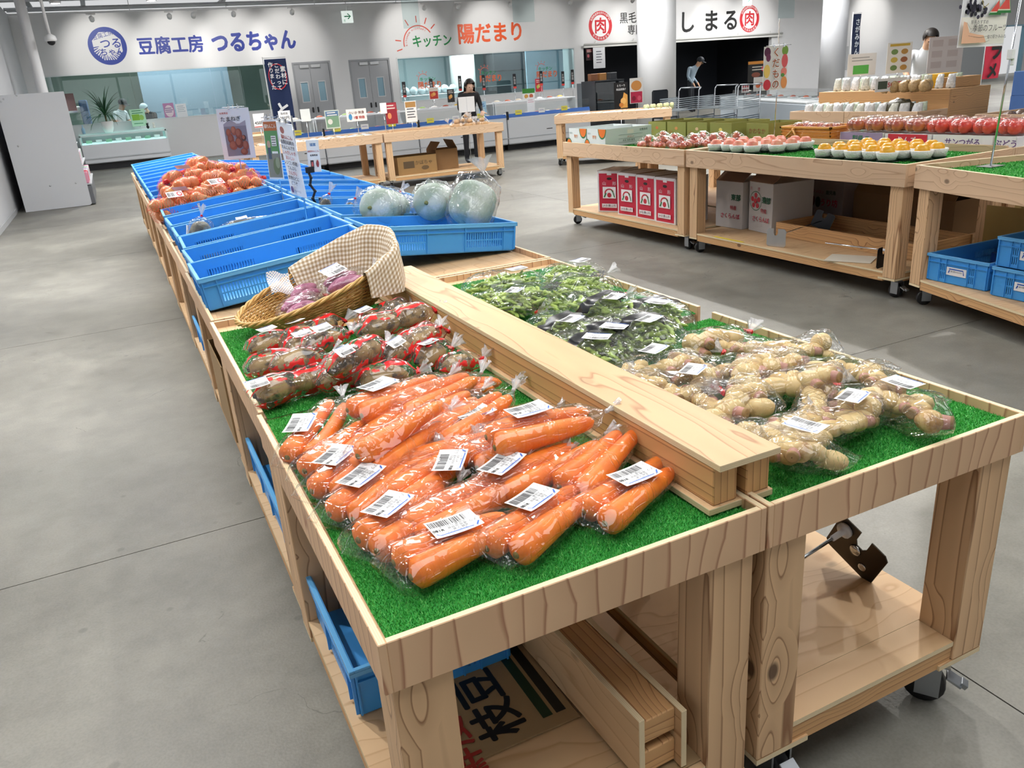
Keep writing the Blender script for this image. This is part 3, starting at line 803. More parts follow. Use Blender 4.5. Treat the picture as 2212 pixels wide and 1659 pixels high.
# ------------------------------------------------------------------ fruit tables
FH = 0.79
FW = 0.93
def fruit_table(label, l, grp='fruit display tables'):
    return make_table('display_table', label, grp, FW, l, FH, 0.125, 0.02, 0.088, 0.165, 0.755, CEDAR, PINE, PLY_D, legbase=0.13)
f1 = fruit_table('cedar fruit table with plums on top and pink cherry boxes on its shelf', 1.88); f1.location = (3.96, 5.15, 0)
f2 = fruit_table('cedar fruit table with netted peaches and sign stands lying on its shelf', 1.96); f2.location = (3.96, 3.165, 0)
f3 = fruit_table('cedar fruit table set at an angle, blue crates stacked on its shelf', 1.7); f3.location = (3.52, 1.48, 0); f3.rotation_euler = (0, 0, math.radians(-15.5))
fb1 = dup(f1, (4.895, 5.15, 0), 0, 'cedar fruit table at the back carrying the olive green cartons')
fb2 = dup(f2, (4.895, 3.165, 0), 0, 'cedar fruit table at the back carrying boxes of apple packs')
FD = 0.755
turf('green artificial turf mat under the netted peaches and yellow mangoes', 3.985, 4.86, 3.19, 5.10, FD, 0.008, 0.007)
turf('green artificial turf mat under the bagged plums', 3.985, 4.86, 5.175, 7.0, FD, 0.009, 0.007)
# divider board along the middle of the fruit tables
q = MB(); q.box(4.86, 4.878, 3.2, 5.1, FD+0.002, 0.803, g='y', ch=0.001)
tag(q.build('divider_board', CEDAR), 'upright pine board dividing netted fruit from the boxed apples', 'board')
# ------------------------------------------------------------------ packaged vegetables
def film_mat(name, tint=(0.985, 0.985, 0.985), haze=0.008, refl=0.075, bump=0.7, bscale=34.0, rough=0.055):
    """thin clear plastic: see-through, glossy, a little cloudy"""
    m = bpy.data.materials.new(name); m.use_nodes = True
    nt = m.node_tree; N, L = nt.nodes, nt.links; N.clear()
    out = N.new('ShaderNodeOutputMaterial')
    tr = N.new('ShaderNodeBsdfTransparent'); tr.inputs[0].default_value = (*tint, 1)
    gl = N.new('ShaderNodeBsdfGlossy'); gl.inputs['Roughness'].default_value = rough
    df = N.new('ShaderNodeBsdfDiffuse'); df.inputs[0].default_value = (0.9, 0.9, 0.92, 1)
    tc = N.new('ShaderNodeTexCoord')
    hs = []
    for (sc, wd, am) in (((0.30, 1.0, 1.0), 0.035, 0.10), ((1.0, 0.42, 0.42), 0.03, 0.07)):
        mp = N.new('ShaderNodeMapping'); mp.inputs['Scale'].default_value = sc; L.new(tc.outputs['Object'], mp.inputs[0])
        nz = N.new('ShaderNodeTexNoise'); nz.inputs['Scale'].default_value = bscale; nz.inputs['Detail'].default_value = 1; nz.inputs['Distortion'].default_value = 0.4
        L.new(mp.outputs[0], nz.inputs['Vector'])
        rg = N.new('ShaderNodeMath'); rg.operation = 'SUBTRACT'; rg.inputs[1].default_value = 0.5; L.new(nz.outputs[0], rg.inputs[0])
        ab = N.new('ShaderNodeMath'); ab.operation = 'ABSOLUTE'; L.new(rg.outputs[0], ab.inputs[0])
        vm = N.new('ShaderNodeMapRange'); vm.inputs[1].default_value = 0.0; vm.inputs[2].default_value = wd; vm.inputs[3].default_value = am; vm.inputs[4].default_value = 0.0; L.new(ab.outputs[0], vm.inputs[0])
        ad2 = N.new('ShaderNodeMath'); ad2.operation = 'MULTIPLY_ADD'; ad2.inputs[1].default_value = 0.25; L.new(nz.outputs[0], ad2.inputs[0]); L.new(vm.outputs[0], ad2.inputs[2]); hs.append(ad2)
    ab = N.new('ShaderNodeMath'); ab.operation = 'ADD'; L.new(hs[0].outputs[0], ab.inputs[0]); L.new(hs[1].outputs[0], ab.inputs[1])
    bp = N.new('ShaderNodeBump'); bp.inputs['Strength'].default_value = bump; bp.inputs['Distance'].default_value = 0.02
    L.new(ab.outputs[0], bp.inputs['Height']); L.new(bp.outputs[0], gl.inputs['Normal'])
    ad = schlick(N, L, refl, 0.65, bp.outputs[0])
    m1 = N.new('ShaderNodeMixShader'); m1.inputs[0].default_value = haze; L.new(tr.outputs[0], m1.inputs[1]); L.new(df.outputs[0], m1.inputs[2])
    m2 = N.new('ShaderNodeMixShader'); L.new(ad.outputs[0], m2.inputs[0]); L.new(m1.outputs[0], m2.inputs[1]); L.new(gl.outputs[0], m2.inputs[2])
    L.new(m2.outputs[0], out.inputs[0])
    return m
FILM = film_mat('clear_film')
FILM2 = film_mat('clear_film_crinkled', haze=0.02, bump=0.9, bscale=34)
TIEM = film_mat('gathered_film', haze=0.38, bump=0.6, bscale=90, refl=0.08, rough=0.15)
REDT = flat('#e01824', 0.35)

def printed_film():
    """clear film with red printing in broad swirls along one side (UV v = around, u = along)"""
    m = film_mat('red_printed_film', haze=0.02, refl=0.10, bump=1.1, bscale=34)
    nt = m.node_tree; N, L = nt.nodes, nt.links
    out = [n for n in N if n.type == 'OUTPUT_MATERIAL'][0]; src = out.inputs[0].links[0].from_socket
    uv = N.new('ShaderNodeUVMap'); sp = N.new('ShaderNodeSeparateXYZ'); L.new(uv.outputs[0], sp.inputs[0])
    nz = N.new('ShaderNodeTexNoise'); nz.inputs['Scale'].default_value = 4.0; nz.inputs['Detail'].default_value = 3; L.new(uv.outputs[0], nz.inputs['Vector'])
    oi = N.new('ShaderNodeObjectInfo')
    vv = N.new('ShaderNodeMath'); vv.operation = 'MULTIPLY_ADD'; vv.inputs[1].default_value = 0.22; L.new(nz.outputs[0], vv.inputs[0]); L.new(sp.outputs[0], vv.inputs[2])
    pp = N.new('ShaderNodeMath'); pp.operation = 'PINGPONG'; pp.inputs[1].default_value = 0.5; L.new(vv.outputs[0], pp.inputs[0])
    rm = ramp(N, [(0.0, (0, 0, 0)), (0.27, (0, 0, 0)), (0.275, (1, 1, 1)), (0.295, (1, 1, 1)), (0.30, (0, 0, 0)), (0.335, (0, 0, 0)), (0.34, (1, 1, 1)), (0.41, (1, 1, 1)), (0.415, (0, 0, 0))])
    L.new(pp.outputs[0], rm.inputs[0])
    n2 = N.new('ShaderNodeTexNoise'); n2.inputs['Scale'].default_value = 9.0; n2.inputs['Detail'].default_value = 1; L.new(uv.outputs[0], n2.inputs['Vector'])
    th = N.new('ShaderNodeMath'); th.operation = 'GREATER_THAN'; th.inputs[1].default_value = 0.44; L.new(n2.outputs[0], th.inputs[0])
    mu = N.new('ShaderNodeMath'); mu.operation = 'MULTIPLY'; L.new(rm.outputs[0], mu.inputs[0]); L.new(th.outputs[0], mu.inputs[1])
    m08 = N.new('ShaderNodeMath'); m08.operation = 'MULTIPLY'; m08.inputs[1].default_value = 0.88; L.new(mu.outputs[0], m08.inputs[0])
    pr = N.new('ShaderNodeBsdfPrincipled'); pr.inputs['Base Color'].default_value = (*srgb('#e0141c'), 1); pr.inputs['Roughness'].default_value = 0.2
    mx = N.new('ShaderNodeMixShader'); L.new(m08.outputs[0], mx.inputs[0]); L.new(src, mx.inputs[1]); L.new(pr.outputs[0], mx.inputs[2]); L.new(mx.outputs[0], out.inputs[0])
    return m
FILM_RED = printed_film()

def band_film():
    """clear film with a broad black printed band and small yellow-green dots"""
    m = film_mat('black_banded_film', haze=0.03, bump=0.9, bscale=34)
    nt = m.node_tree; N, L = nt.nodes, nt.links
    out = [n for n in N if n.type == 'OUTPUT_MATERIAL'][0]; src = out.inputs[0].links[0].from_socket
    uv = N.new('ShaderNodeUVMap'); sp = N.new('ShaderNodeSeparateXYZ'); L.new(uv.outputs[0], sp.inputs[0])
    nz = N.new('ShaderNodeTexNoise'); nz.inputs['Scale'].default_value = 3.5; nz.inputs['Detail'].default_value = 2; L.new(uv.outputs[0], nz.inputs['Vector'])
    s1 = N.new('ShaderNodeMath'); s1.operation = 'MULTIPLY_ADD'; s1.inputs[1].default_value = 0.55; L.new(nz.outputs[0], s1.inputs[0]); L.new(sp.outputs[1], s1.inputs[2])
    rm = ramp(N, [(0.0, (0, 0, 0)), (0.60, (0, 0, 0)), (0.605, (1, 1, 1)), (0.76, (1, 1, 1)), (0.765, (0, 0, 0))])
    L.new(s1.outputs[0], rm.inputs[0])
    pr = N.new('ShaderNodeBsdfPrincipled'); pr.inputs['Base Color'].default_value = (*srgb('#15161a'), 1); pr.inputs['Roughness'].default_value = 0.25
    mx = N.new('ShaderNodeMixShader'); L.new(rm.outputs[0], mx.inputs[0]); L.new(src, mx.inputs[1]); L.new(pr.outputs[0], mx.inputs[2]); L.new(mx.outputs[0], out.inputs[0])
    return m
FILM_BAND = band_film()

def hull_film(spheres, x0, x1, ns=30, nt=26, off=0.003, wr=0.0022, seed=0, flat_end=0.02, tie=True, floor_z=None, tie_len=0.035, tie_dir=(1, 0, 0.35), slack=0.0):
    """film wrapped around spheres (x,y,z,r): rings along x with the convex outline of what is inside"""
    rings = []
    xs = [x0+(x1-x0)*i/(ns-1) for i in range(ns)]
    ang = [2*math.pi*k/nt for k in range(nt)]
    cym = sum(s[1]*s[3] for s in spheres)/sum(s[3] for s in spheres); czm = sum(s[2]*s[3] for s in spheres)/sum(s[3] for s in spheres)
    H = []
    for x in xs:
        h = []
        for a in ang:
            dy, dz = math.cos(a), math.sin(a); best = None
            for (sx, sy, sz, sr) in spheres:
                d = abs(x-sx)
                if d < sr*1.05:
                    rr = math.sqrt(max(0.0, sr*sr-d*d))+off
                    v = (sy-cym)*dy+(sz-czm)*dz+rr
                    if best is None or v > best: best = v
            h.append(best)
        H.append(h)
    # fill gaps and smooth along x
    for k in range(nt):
        col = [H[i][k] for i in range(ns)]
        known = [i for i in range(ns) if col[i] is not None]
        for i in range(ns):
            if col[i] is None:
                j = min(known, key=lambda q: abs(q-i)); f = max(0.0, 1-abs(j-i)*((x1-x0)/(ns-1))/0.05)
                col[i] = col[j]*f
        mxv = [max(col[max(0, i-2):i+3]) for i in range(ns)]
        for i in range(ns):
            w = mxv[max(0, i-1):i+2]; H[i][k] = (sum(w)/len(w))*(0.55+0.45*1)+slack*0.5
    for i, x in enumerate(xs):
        ring = []
        u = i/(ns-1)
        sq = 1.0
        if u < 0.12: sq = (u/0.12)**0.5
        for k, a in enumerate(ang):
            hk = H[i][k]; hk2 = H[i][(k+1) % nt]; hk0 = H[i][k-1]
            dh = (hk2-hk0)/(2*2*math.pi/nt)
            dh = max(-hk*0.9, min(hk*0.9, dh))
            py = hk*math.cos(a)-dh*math.sin(a); pz = hk*math.sin(a)+dh*math.cos(a)
            n = mnoise.noise(Vector((x*26+seed*7.3, py*38, pz*38+seed)))
            n2 = abs(mnoise.noise(Vector((x*14+seed*3.1, k*0.55, seed*1.7))))
            g = 1+0.0*n
            rr = math.hypot(py, pz) or 1e-6
            s = (wr*n*1.4+wr*1.6*n2)/rr+1.0
            ry, rz = py*s, pz*s
            fl = min(1.0, max(0.0, sq))
            rz *= (0.16+0.84*fl)
            if tie:
                te = max(0.0, (u-0.80)/0.20); tf = 1-te**1.5*0.93
                ruf = 1+0.25*te*math.sin(k*2*math.pi/nt*6+seed)
                ry *= tf*ruf; rz *= tf*ruf
            zz = czm+rz
            if floor_z is not None: zz = max(zz, floor_z)
            ring.append((x, cym+ry, zz))
        rings.append(ring)
    return rings, (x1, cym, czm)

def tie_part(p, seed, length=0.03, rad=0.014, d=(1, 0, 0.5), mats=None, red=False):
    """gathered film flaring out of the knot"""
    q = MB(); d = Vector(d).normalized(); p = Vector(p)
    R = d.to_track_quat('Z', 'Y').to_matrix()
    rows = []
    n = 20
    for j in range(6):
        t = j/5; ring = []
        for k in range(n):
            a = 2*math.pi*k/n
            r = (0.0032+(rad-0.0032)*t**0.8)*(1+0.55*t*math.sin(a*5+seed)+0.25*t*math.sin(a*9+seed*2.1))
            ring.append(tuple(p+R @ Vector((r*math.cos(a), r*math.sin(a)*(0.75), t*length*(1+0.18*t*math.sin(a*3+seed*1.3))))))
        rows.append(ring)
    q.grid(rows, True, 0)
    if red:
        q.M = Matrix.Translation(p) @ R.to_4x4()
        q.box(-0.008, 0.008, -0.005, 0.005, -0.006, 0.003, mi=1, ch=0.001); q.box(0.004, 0.018, -0.0045, 0.0045, -0.0015, 0.0015, mi=1)
    else:
        q.M = Matrix.Translation(p) @ R.to_4x4()
        q.lathe([(0.0034, -0.004), (0.0048, -0.002), (0.0048, 0.002), (0.0034, 0.004)], 10, 0)
    return q.mesh('tied_end', [TIEM, REDT])

# price labels: white slip with barcode, small print, blue corner line
def label_mesh(w, h, price=None, blue=True, seed=1, curl=0.0):
    p = Print(0.0002)
    for i in range(10): p.rect(-w/2+w*i/10, -h/2, -w/2+w*(i+1)/10, h/2, '#f4f5f6', False)
    p.z += p.step
    barcode(p, -w*0.30, -h*0.42, w*0.46, -h*0.10, n=30, seed=seed)
    if price: p.text(price, w*0.36, -h*0.40+h*0.52, h*0.17, '#222226', bold=0.012)
    for k, s in enumerate(('名称 人参', '産地 佐賀県', '内容量 なかしま')):
        p.text(s, -w*0.24, h*(0.22-0.115*k), h*0.115, '#3a3a40', 'l')
    p.text('プラ', -w*0.38, h*0.12, h*0.15, '#333338'); p.text('1', -w*0.40, -h*0.25, h*0.12, '#333338')
    if blue:
        p.stroke([(-w*0.30, h*0.44), (w*0.40, h*0.44), (w*0.46, h*0.34)], h*0.04, '#1d62c4')
        p.stroke([(-w*0.44, h*0.30), (-w*0.36, h*0.46)], h*0.05, '#1d62c4')
        p.text('道の駅かみみね', w*0.04, h*0.36, h*0.10, '#30343c')
    me = p.mb.mesh('price_label', [flat(c, 0.45) for c in p.cols])
    if curl:
        for v in me.vertices: v.co.z += curl*(v.co.x/w*2)**2*w*0.25
    return me
LAB_C = [label_mesh(0.080, 0.054, '¥180', True, s, 0.12) for s in (3, 5, 8)]
LAB_G = [label_mesh(0.068, 0.046, None, True, s, 0.1) for s in (13, 17)]
LAB_L = [label_mesh(0.056, 0.028, None, True, s, 0.15) for s in (23, 29)]

def veg_mat(name, c1, c2, scale, rough, rings=0.0, spots=None, spot_scale=30, sss=0.0, bump=0.3):
    m = bpy.data.materials.new(name); nt, N, L, P = nodes_of(m)
    tc = N.new('ShaderNodeTexCoord'); nz = N.new('ShaderNodeTexNoise'); nz.inputs['Scale'].default_value = scale; nz.inputs['Detail'].default_value = 4
    L.new(tc.outputs['Object'], nz.inputs['Vector'])
    r = ramp(N, [(0.3, srgb(c1)), (0.7, srgb(c2))]); L.new(nz.outputs[0], r.inputs[0]); out = r.outputs[0]
    hgt = nz.outputs[0]
    if rings:
        mp = N.new('ShaderNodeMapping'); mp.inputs['Scale'].default_value = (rings, 14, 14); L.new(tc.outputs['Object'], mp.inputs[0])
        n2 = N.new('ShaderNodeTexNoise'); n2.inputs['Scale'].default_value = 1.0; n2.inputs['Detail'].default_value = 2; L.new(mp.outputs[0], n2.inputs['Vector'])
        r2 = ramp(N, [(0.60, (1, 1, 1)), (0.66, (1.0, 0.86, 0.72)), (0.70, (1, 1, 1))]); L.new(n2.outputs[0], r2.inputs[0])
        mx = N.new('ShaderNodeMix'); mx.data_type = 'RGBA'; mx.blend_type = 'MULTIPLY'; mx.inputs[0].default_value = 1.0
        L.new(out, mx.inputs[6]); L.new(r2.outputs[0], mx.inputs[7]); out = mx.outputs[2]; hgt = n2.outputs[0]
    if spots:
        n3 = N.new('ShaderNodeTexNoise'); n3.inputs['Scale'].default_value = spot_scale; n3.inputs['Detail'].default_value = 5; n3.inputs['Roughness'].default_value = 0.65; L.new(tc.outputs['Object'], n3.inputs['Vector'])
        r3 = ramp(N, [(0.50, (0, 0, 0)), (0.62, (1, 1, 1))]); L.new(n3.outputs[0], r3.inputs[0])
        mx = N.new('ShaderNodeMix'); mx.data_type = 'RGBA'; L.new(r3.outputs[0], mx.inputs[0]); L.new(out, mx.inputs[6]); mx.inputs[7].default_value = (*srgb(spots), 1); out = mx.outputs[2]
    L.new(out, P.inputs['Base Color']); P.inputs['Roughness'].default_value = rough
    bp = N.new('ShaderNodeBump'); bp.inputs['Strength'].default_value = bump; bp.inputs['Distance'].default_value = 0.003; L.new(hgt, bp.inputs['Height']); L.new(bp.outputs[0], P.inputs['Normal'])
    return m
CARROT = veg_mat('carrot_skin', '#ec6c0a', '#fb8a1c', 26, 0.42, rings=190)
STEMG = flat('#7d6c34', 0.7)
LOTUS_M = veg_mat('muddy_lotus_root', '#bb9d69', '#93774a', 18, 0.6, spots='#40352a', spot_scale=22)
GINGER_M = veg_mat('young_ginger', '#e0c68c', '#c9a868', 16, 0.5, rings=60, spots='#a47a44', spot_scale=14)
PINKM = flat('#b88474', 0.5)
CUTM = flat('#9c7c50', 0.7)
SWEETP = veg_mat('purple_sweet_potato', '#a0507a', '#b46a8c', 20, 0.5, spots='#8c4468', spot_scale=24)
PODM = veg_mat('edamame_pod', '#8fb048', '#bcd068', 22, 0.55)

def carrot_mesh(L, r, bend, seed):
    """butt at x=0, tip towards +x"""
    q = MB(); n = 16; m = 22; rows = []
    rr = random.Random(seed)
    ph = rr.uniform(0, 6)
    for j in range(m+1):
        t = j/m
        if t < 0.06: k = 0.55+0.45*math.sqrt(t/0.06)
        else: k = 1-0.50*((t-0.06)/0.94)**1.15
        if t > 0.86: k *= math.sqrt(max(0.0, 1-((t-0.86)/0.14)**2))
        if t == 0: k = 0.30
        rad = r*k*(1+0.035*math.sin(t*9+ph))
        yy = bend*math.sin(t*math.pi)*L; zz = 0.3*bend*math.sin(t*2.2*math.pi+ph)*L*0.3
        rows.append([(t*L, yy+rad*math.cos(2*math.pi*i/n), zz+rad*math.sin(2*math.pi*i/n)*(1+0.03*math.sin(ph))) for i in range(n)])
    q.grid(rows, True, 0, True, True)
    q.lathe([(0.0008, -0.003), (r*0.2, -0.002), (r*0.28, 0.002), (r*0.28, 0.006)], 10, 1, axis='x')
    me = q.mesh('carrot', [CARROT, STEMG])
    sp = []
    for j in range(0, m+1):
        t = j/m
        k = (0.75 if t < 0.02 else 1-0.50*t)
        if t > 0.9: k *= 0.75
        sp.append((t*L, bend*math.sin(t*math.pi)*L, r*k))
    return me, sp
CARROTS = [carrot_mesh(L, r, b, s) for s, (L, r, b) in enumerate(((0.235, 0.0255, 0.018), (0.22, 0.024, -0.022), (0.245, 0.0245, 0.01), (0.21, 0.026, -0.015), (0.23, 0.0225, 0.03)))]

def carrot_bag(k, a, b, z, anchor, label, ncar, lab, dz=0.0, roll=0.0, L=0.285):
    """a: butt end on the mat, b: knot end"""
    A = Vector((a[0], a[1], z)); B = Vector((b[0], b[1], z+dz))
    d = (B-A).normalized()
    if anchor == 't': A = B-d*L
    M = Matrix.Translation(A) @ d.to_track_quat('X', 'Z').to_matrix().to_4x4() @ Matrix.Rotation(roll, 4, 'X')
    t = thing('carrot_bag', label, 'carrots', M=M, group='bags of carrots')
    rr = random.Random(k*13+5)
    pos = {1: [(0, 0)], 2: [(-0.0245, 0.0), (0.0245, 0.001)], 3: [(-0.0255, 0.0), (0.0245, 0.0), (0.0, 0.040)]}[ncar]
    sph = []
    for j, (py, pz) in enumerate(pos):
        me, sp = CARROTS[(k*2+j*3+rr.randrange(5)) % 5]
        ox = rr.uniform(0.010, 0.026)
        ry = rr.uniform(-0.03, 0.03)
        T = Matrix.Translation((ox, py, pz)) @ Matrix.Rotation(ry-py*1.4, 4, 'Z') @ Matrix.Rotation(rr.uniform(0, 6.28), 4, 'X')
        link('carrot', me, t, M=T)
        for (sx, sy, r) in sp:
            p = T @ Vector((sx, sy, 0)); sph.append((p.x, p.y, p.z, r+0.001))
    xm = max(s[0] for s in sph)
    rings, end = hull_film(sph, -0.016, xm+0.028, 30, 26, 0.0035, 0.003, k*1.37+1, tie=True)
    q = MB(); q.grid(rings, True, 0); q.build('plastic_film', FILM, t)
    tm = tie_part((end[0]-0.003, end[1], end[2]+0.002), k*1.9, rr.uniform(0.022, 0.034), 0.012, (1, rr.uniform(-0.5, 0.5), rr.uniform(0.2, 0.9)))
    link('tied_end', tm, t)
    if lab is not None:
        lx, ly, lr, which = lab
        zt = max([s[2]+s[3] for s in sph if abs(s[0]-lx) < 0.03 and abs(s[1]-ly) < 0.03] or [0.03])
        link('price_label', LAB_C[which], t, M=Matrix.Translation((lx, ly, zt+0.0065)) @ Matrix.Rotation(lr+math.pi, 4, 'Z'))
    return t
CARROT_BAGS = [
    # butt, knot, z, anchor, carrots, label(x, y, rot, kind), rise
    ((0.204, 1.481), (0.421, 1.800), 0.712, 'b', 2, (0.10, 0.026, 0.1, 0), 0.035),
    ((0.208, 1.389), (0.450, 1.613), 0.712, 'b', 2, None, 0.02),
    ((0.204, 1.305), (0.439, 1.484), 0.712, 'b', 2, (0.095, 0.030, 0.1, 1), 0.01),
    ((0.208, 1.203), (0.425, 1.341), 0.712, 'b', 2, (0.10, 0.022, 0.05, 0), 0.012),
    ((0.216, 1.088), (0.446, 1.223), 0.712, 'b', 2, (0.095, 0.018, 0.1, 2), 0.0),
    ((0.246, 1.002), (0.473, 1.040), 0.712, 'b', 2, (0.115, 0.012, -0.12, 0), 0.0),
    ((0.390, 0.962), (0.649, 1.073), 0.712, 'b', 2, (0.13, 0.028, 0.05, 1), 0.0),
    ((0.559, 0.971), (0.780, 1.059), 0.712, 'b', 2, (0.135, 0.0, -0.25, 2), 0.0),
    ((0.347, 1.105), (0.555, 1.183), 0.714, 't', 2, None, 0.012),
    ((0.428, 1.130), (0.634, 1.172), 0.714, 't', 2, None, 0.012),
    ((0.519, 1.146), (0.731, 1.191), 0.720, 't', 2, (0.06, 0.022, 0.3, 1), 0.016),
    ((0.634, 1.096), (0.815, 1.195), 0.722, 't', 2, None, 0.02),
    ((0.498, 1.231), (0.714, 1.227), 0.765, 'b', 2, (0.11, 0.03, 0.1, 0), 0.0),
    ((0.338, 1.216), (0.534, 1.349), 0.716, 't', 2, (0.15, -0.03, 0.4, 2), 0.01),
    ((0.318, 1.332), (0.517, 1.446), 0.728, 't', 3, None, 0.012),
    ((0.388, 1.483), (0.555, 1.626), 0.722, 't', 2, None, 0.012),
    ((0.470, 1.468), (0.657, 1.580), 0.720, 't', 2, None, 0.01),
    ((0.512, 1.404), (0.694, 1.501), 0.730, 't', 2, None, 0.01),
    ((0.336, 1.552), (0.618, 1.651), 0.752, 'b', 2, (0.10, 0.03, 0.12, 1), 0.0),
    ((0.525, 1.577), (0.681, 1.651), 0.738, 't', 2, None, 0.0),
    ((0.600, 1.650), (0.752, 1.599), 0.714, 't', 2, None, 0.0),
    ((0.620, 1.410), (0.775, 1.426), 0.714, 't', 2, (0.075, 0.02, 0.1, 0), 0.0),
    ((0.440, 1.310), (0.640, 1.330), 0.716, 't', 2, None, 0.0),
    ((0.540, 1.280), (0.745, 1.330), 0.716, 't', 2, None, 0.0),
]
CL = ['bag of two carrots lying closest to the lotus roots at the aisle edge',
      'bag of carrots second from the aisle edge without a price slip',
      'bag of carrots with a narrow tilted price slip near the aisle rim',
      'bag of two thick carrots with a price slip between them beside the aisle rim',
      'bag of long carrots with a white price slip pointing at the aisle corner',
      'bag of two carrots with a large square price slip at the corner of the table',
      'bag of carrots with a barcode slip lying along the front rim of the table',
      'bag of three short carrots with a barcode slip beside the divider beam end',
      'bag of carrots tucked behind the corner bag, knot pointing to the beam',
      'bag of carrots in the middle of the heap above the barcode slip',
      'bag of carrots with a folded slip near the beam',
      'bag of thick carrots leaning on the side of the divider beam',
      'bag with one large carrot lying on top of the heap, butt end showing',
      'bag of carrots with its slip hanging down in the middle of the heap',
      'bag of three carrots piled in the middle of the heap',
      'slim bag of carrots wedged behind the pile at the back',
      'bag of two carrots in the back row with its knot towards the beam',
      'bag of carrots with a knobbly carrot in the back row',
      'bag of two long carrots lying across the back of the heap with a slip',
      'bag with a greenish carrot lying at the back of the heap',
      'small bag of carrots lying flat beside the lotus roots and the beam',
      'bag of carrots with a bent slip lying against the beam',
      'bag of carrots buried beneath the large top carrot',
      'bag of carrots buried beside the beam under the large top carrot']
for k, ((a, b, z, anc, n, lab, dz), L) in enumerate(zip(CARROT_BAGS, CL)):
    carrot_bag(k, a, b, z, anc, L, n, lab, dz)
# ---- lotus roots in red printed bags
def lotus_mesh(L, r, seed):
    q = MB(); rr = random.Random(seed)
    rows = []; n = 16; m = 16
    for j in range(m+1):
        t = j/m; k = math.sin(math.pi*min(1, max(0, t*0.94+0.03)))**0.55
        rows.append([(t*L, r*k*math.cos(2*math.pi*i/n)*(1+0.05*math.sin(3*t+seed)), r*k*0.92*math.sin(2*math.pi*i/n)) for i in range(n)])
    q.grid(rows, True, 0, True, True)
    q.lathe([(r*0.16, -0.006), (r*0.2, 0.0), (r*0.16, 0.004)], 8, 1, axis='x')
    return q.mesh('lotus_root', [LOTUS_M, flat('#3c342a', 0.8)])
LOTUSES = [(L, r, lotus_mesh(L, r, s)) for s, (L, r) in enumerate(((0.115, 0.034), (0.10, 0.037), (0.13, 0.031), (0.09, 0.031), (0.12, 0.038)))]

def axis_matrix(a, b, z, dz, roll):
    A = Vector((a[0], a[1], z)); d = (Vector((b[0], b[1], z+dz))-A).normalized()
    return Matrix.Translation(A) @ d.to_track_quat('X', 'Z').to_matrix().to_4x4() @ Matrix.Rotation(roll, 4, 'X')

def lotus_bag(k, a, b, z, segs, label, lab=None, dz=0.0, roll=0.0, tie=True):
    M = axis_matrix(a, b, z, dz, roll)
    t = thing('lotus_root_bag', label, 'lotus root', M=M, group='red printed bags of lotus root')
    rr = random.Random(k*11+3); x = 0.0; sph = []
    for j in range(segs):
        L, r, me = LOTUSES[(k+j*2) % 5]
        yy = rr.uniform(-0.006, 0.006)
        link('lotus_root', me, t, M=Matrix.Translation((x, yy, 0)) @ Matrix.Rotation(rr.uniform(0, 6.28), 4, 'X') @ Matrix.Rotation(rr.uniform(-0.06, 0.06), 4, 'Z'))
        for i in range(9):
            u = i/8; sph.append((x+u*L, yy, 0, r*math.sin(math.pi*min(1, max(0, u*0.9+0.05)))**0.55))
        x += L*0.97
    rings, end = hull_film(sph, -0.016, x+0.035, 30, 26, 0.004, 0.0035, k*2.1+3, tie=tie)
    q = MB(); q.grid(rings, True, 0); q.build('printed_film', FILM_RED, t)
    if tie: link('tied_end', tie_part((end[0]-0.004, end[1], end[2]), k*1.3, rr.uniform(0.028, 0.04), 0.017, (1, rr.uniform(-0.4, 0.4), rr.uniform(0.2, 0.9)), red=True), t)
    if lab:
        link('price_label', LAB_L[k % 2], t, M=Matrix.Rotation(lab[2]-roll, 4, 'X') @ Matrix.Translation((lab[0], 0, lab[1])))
    return t
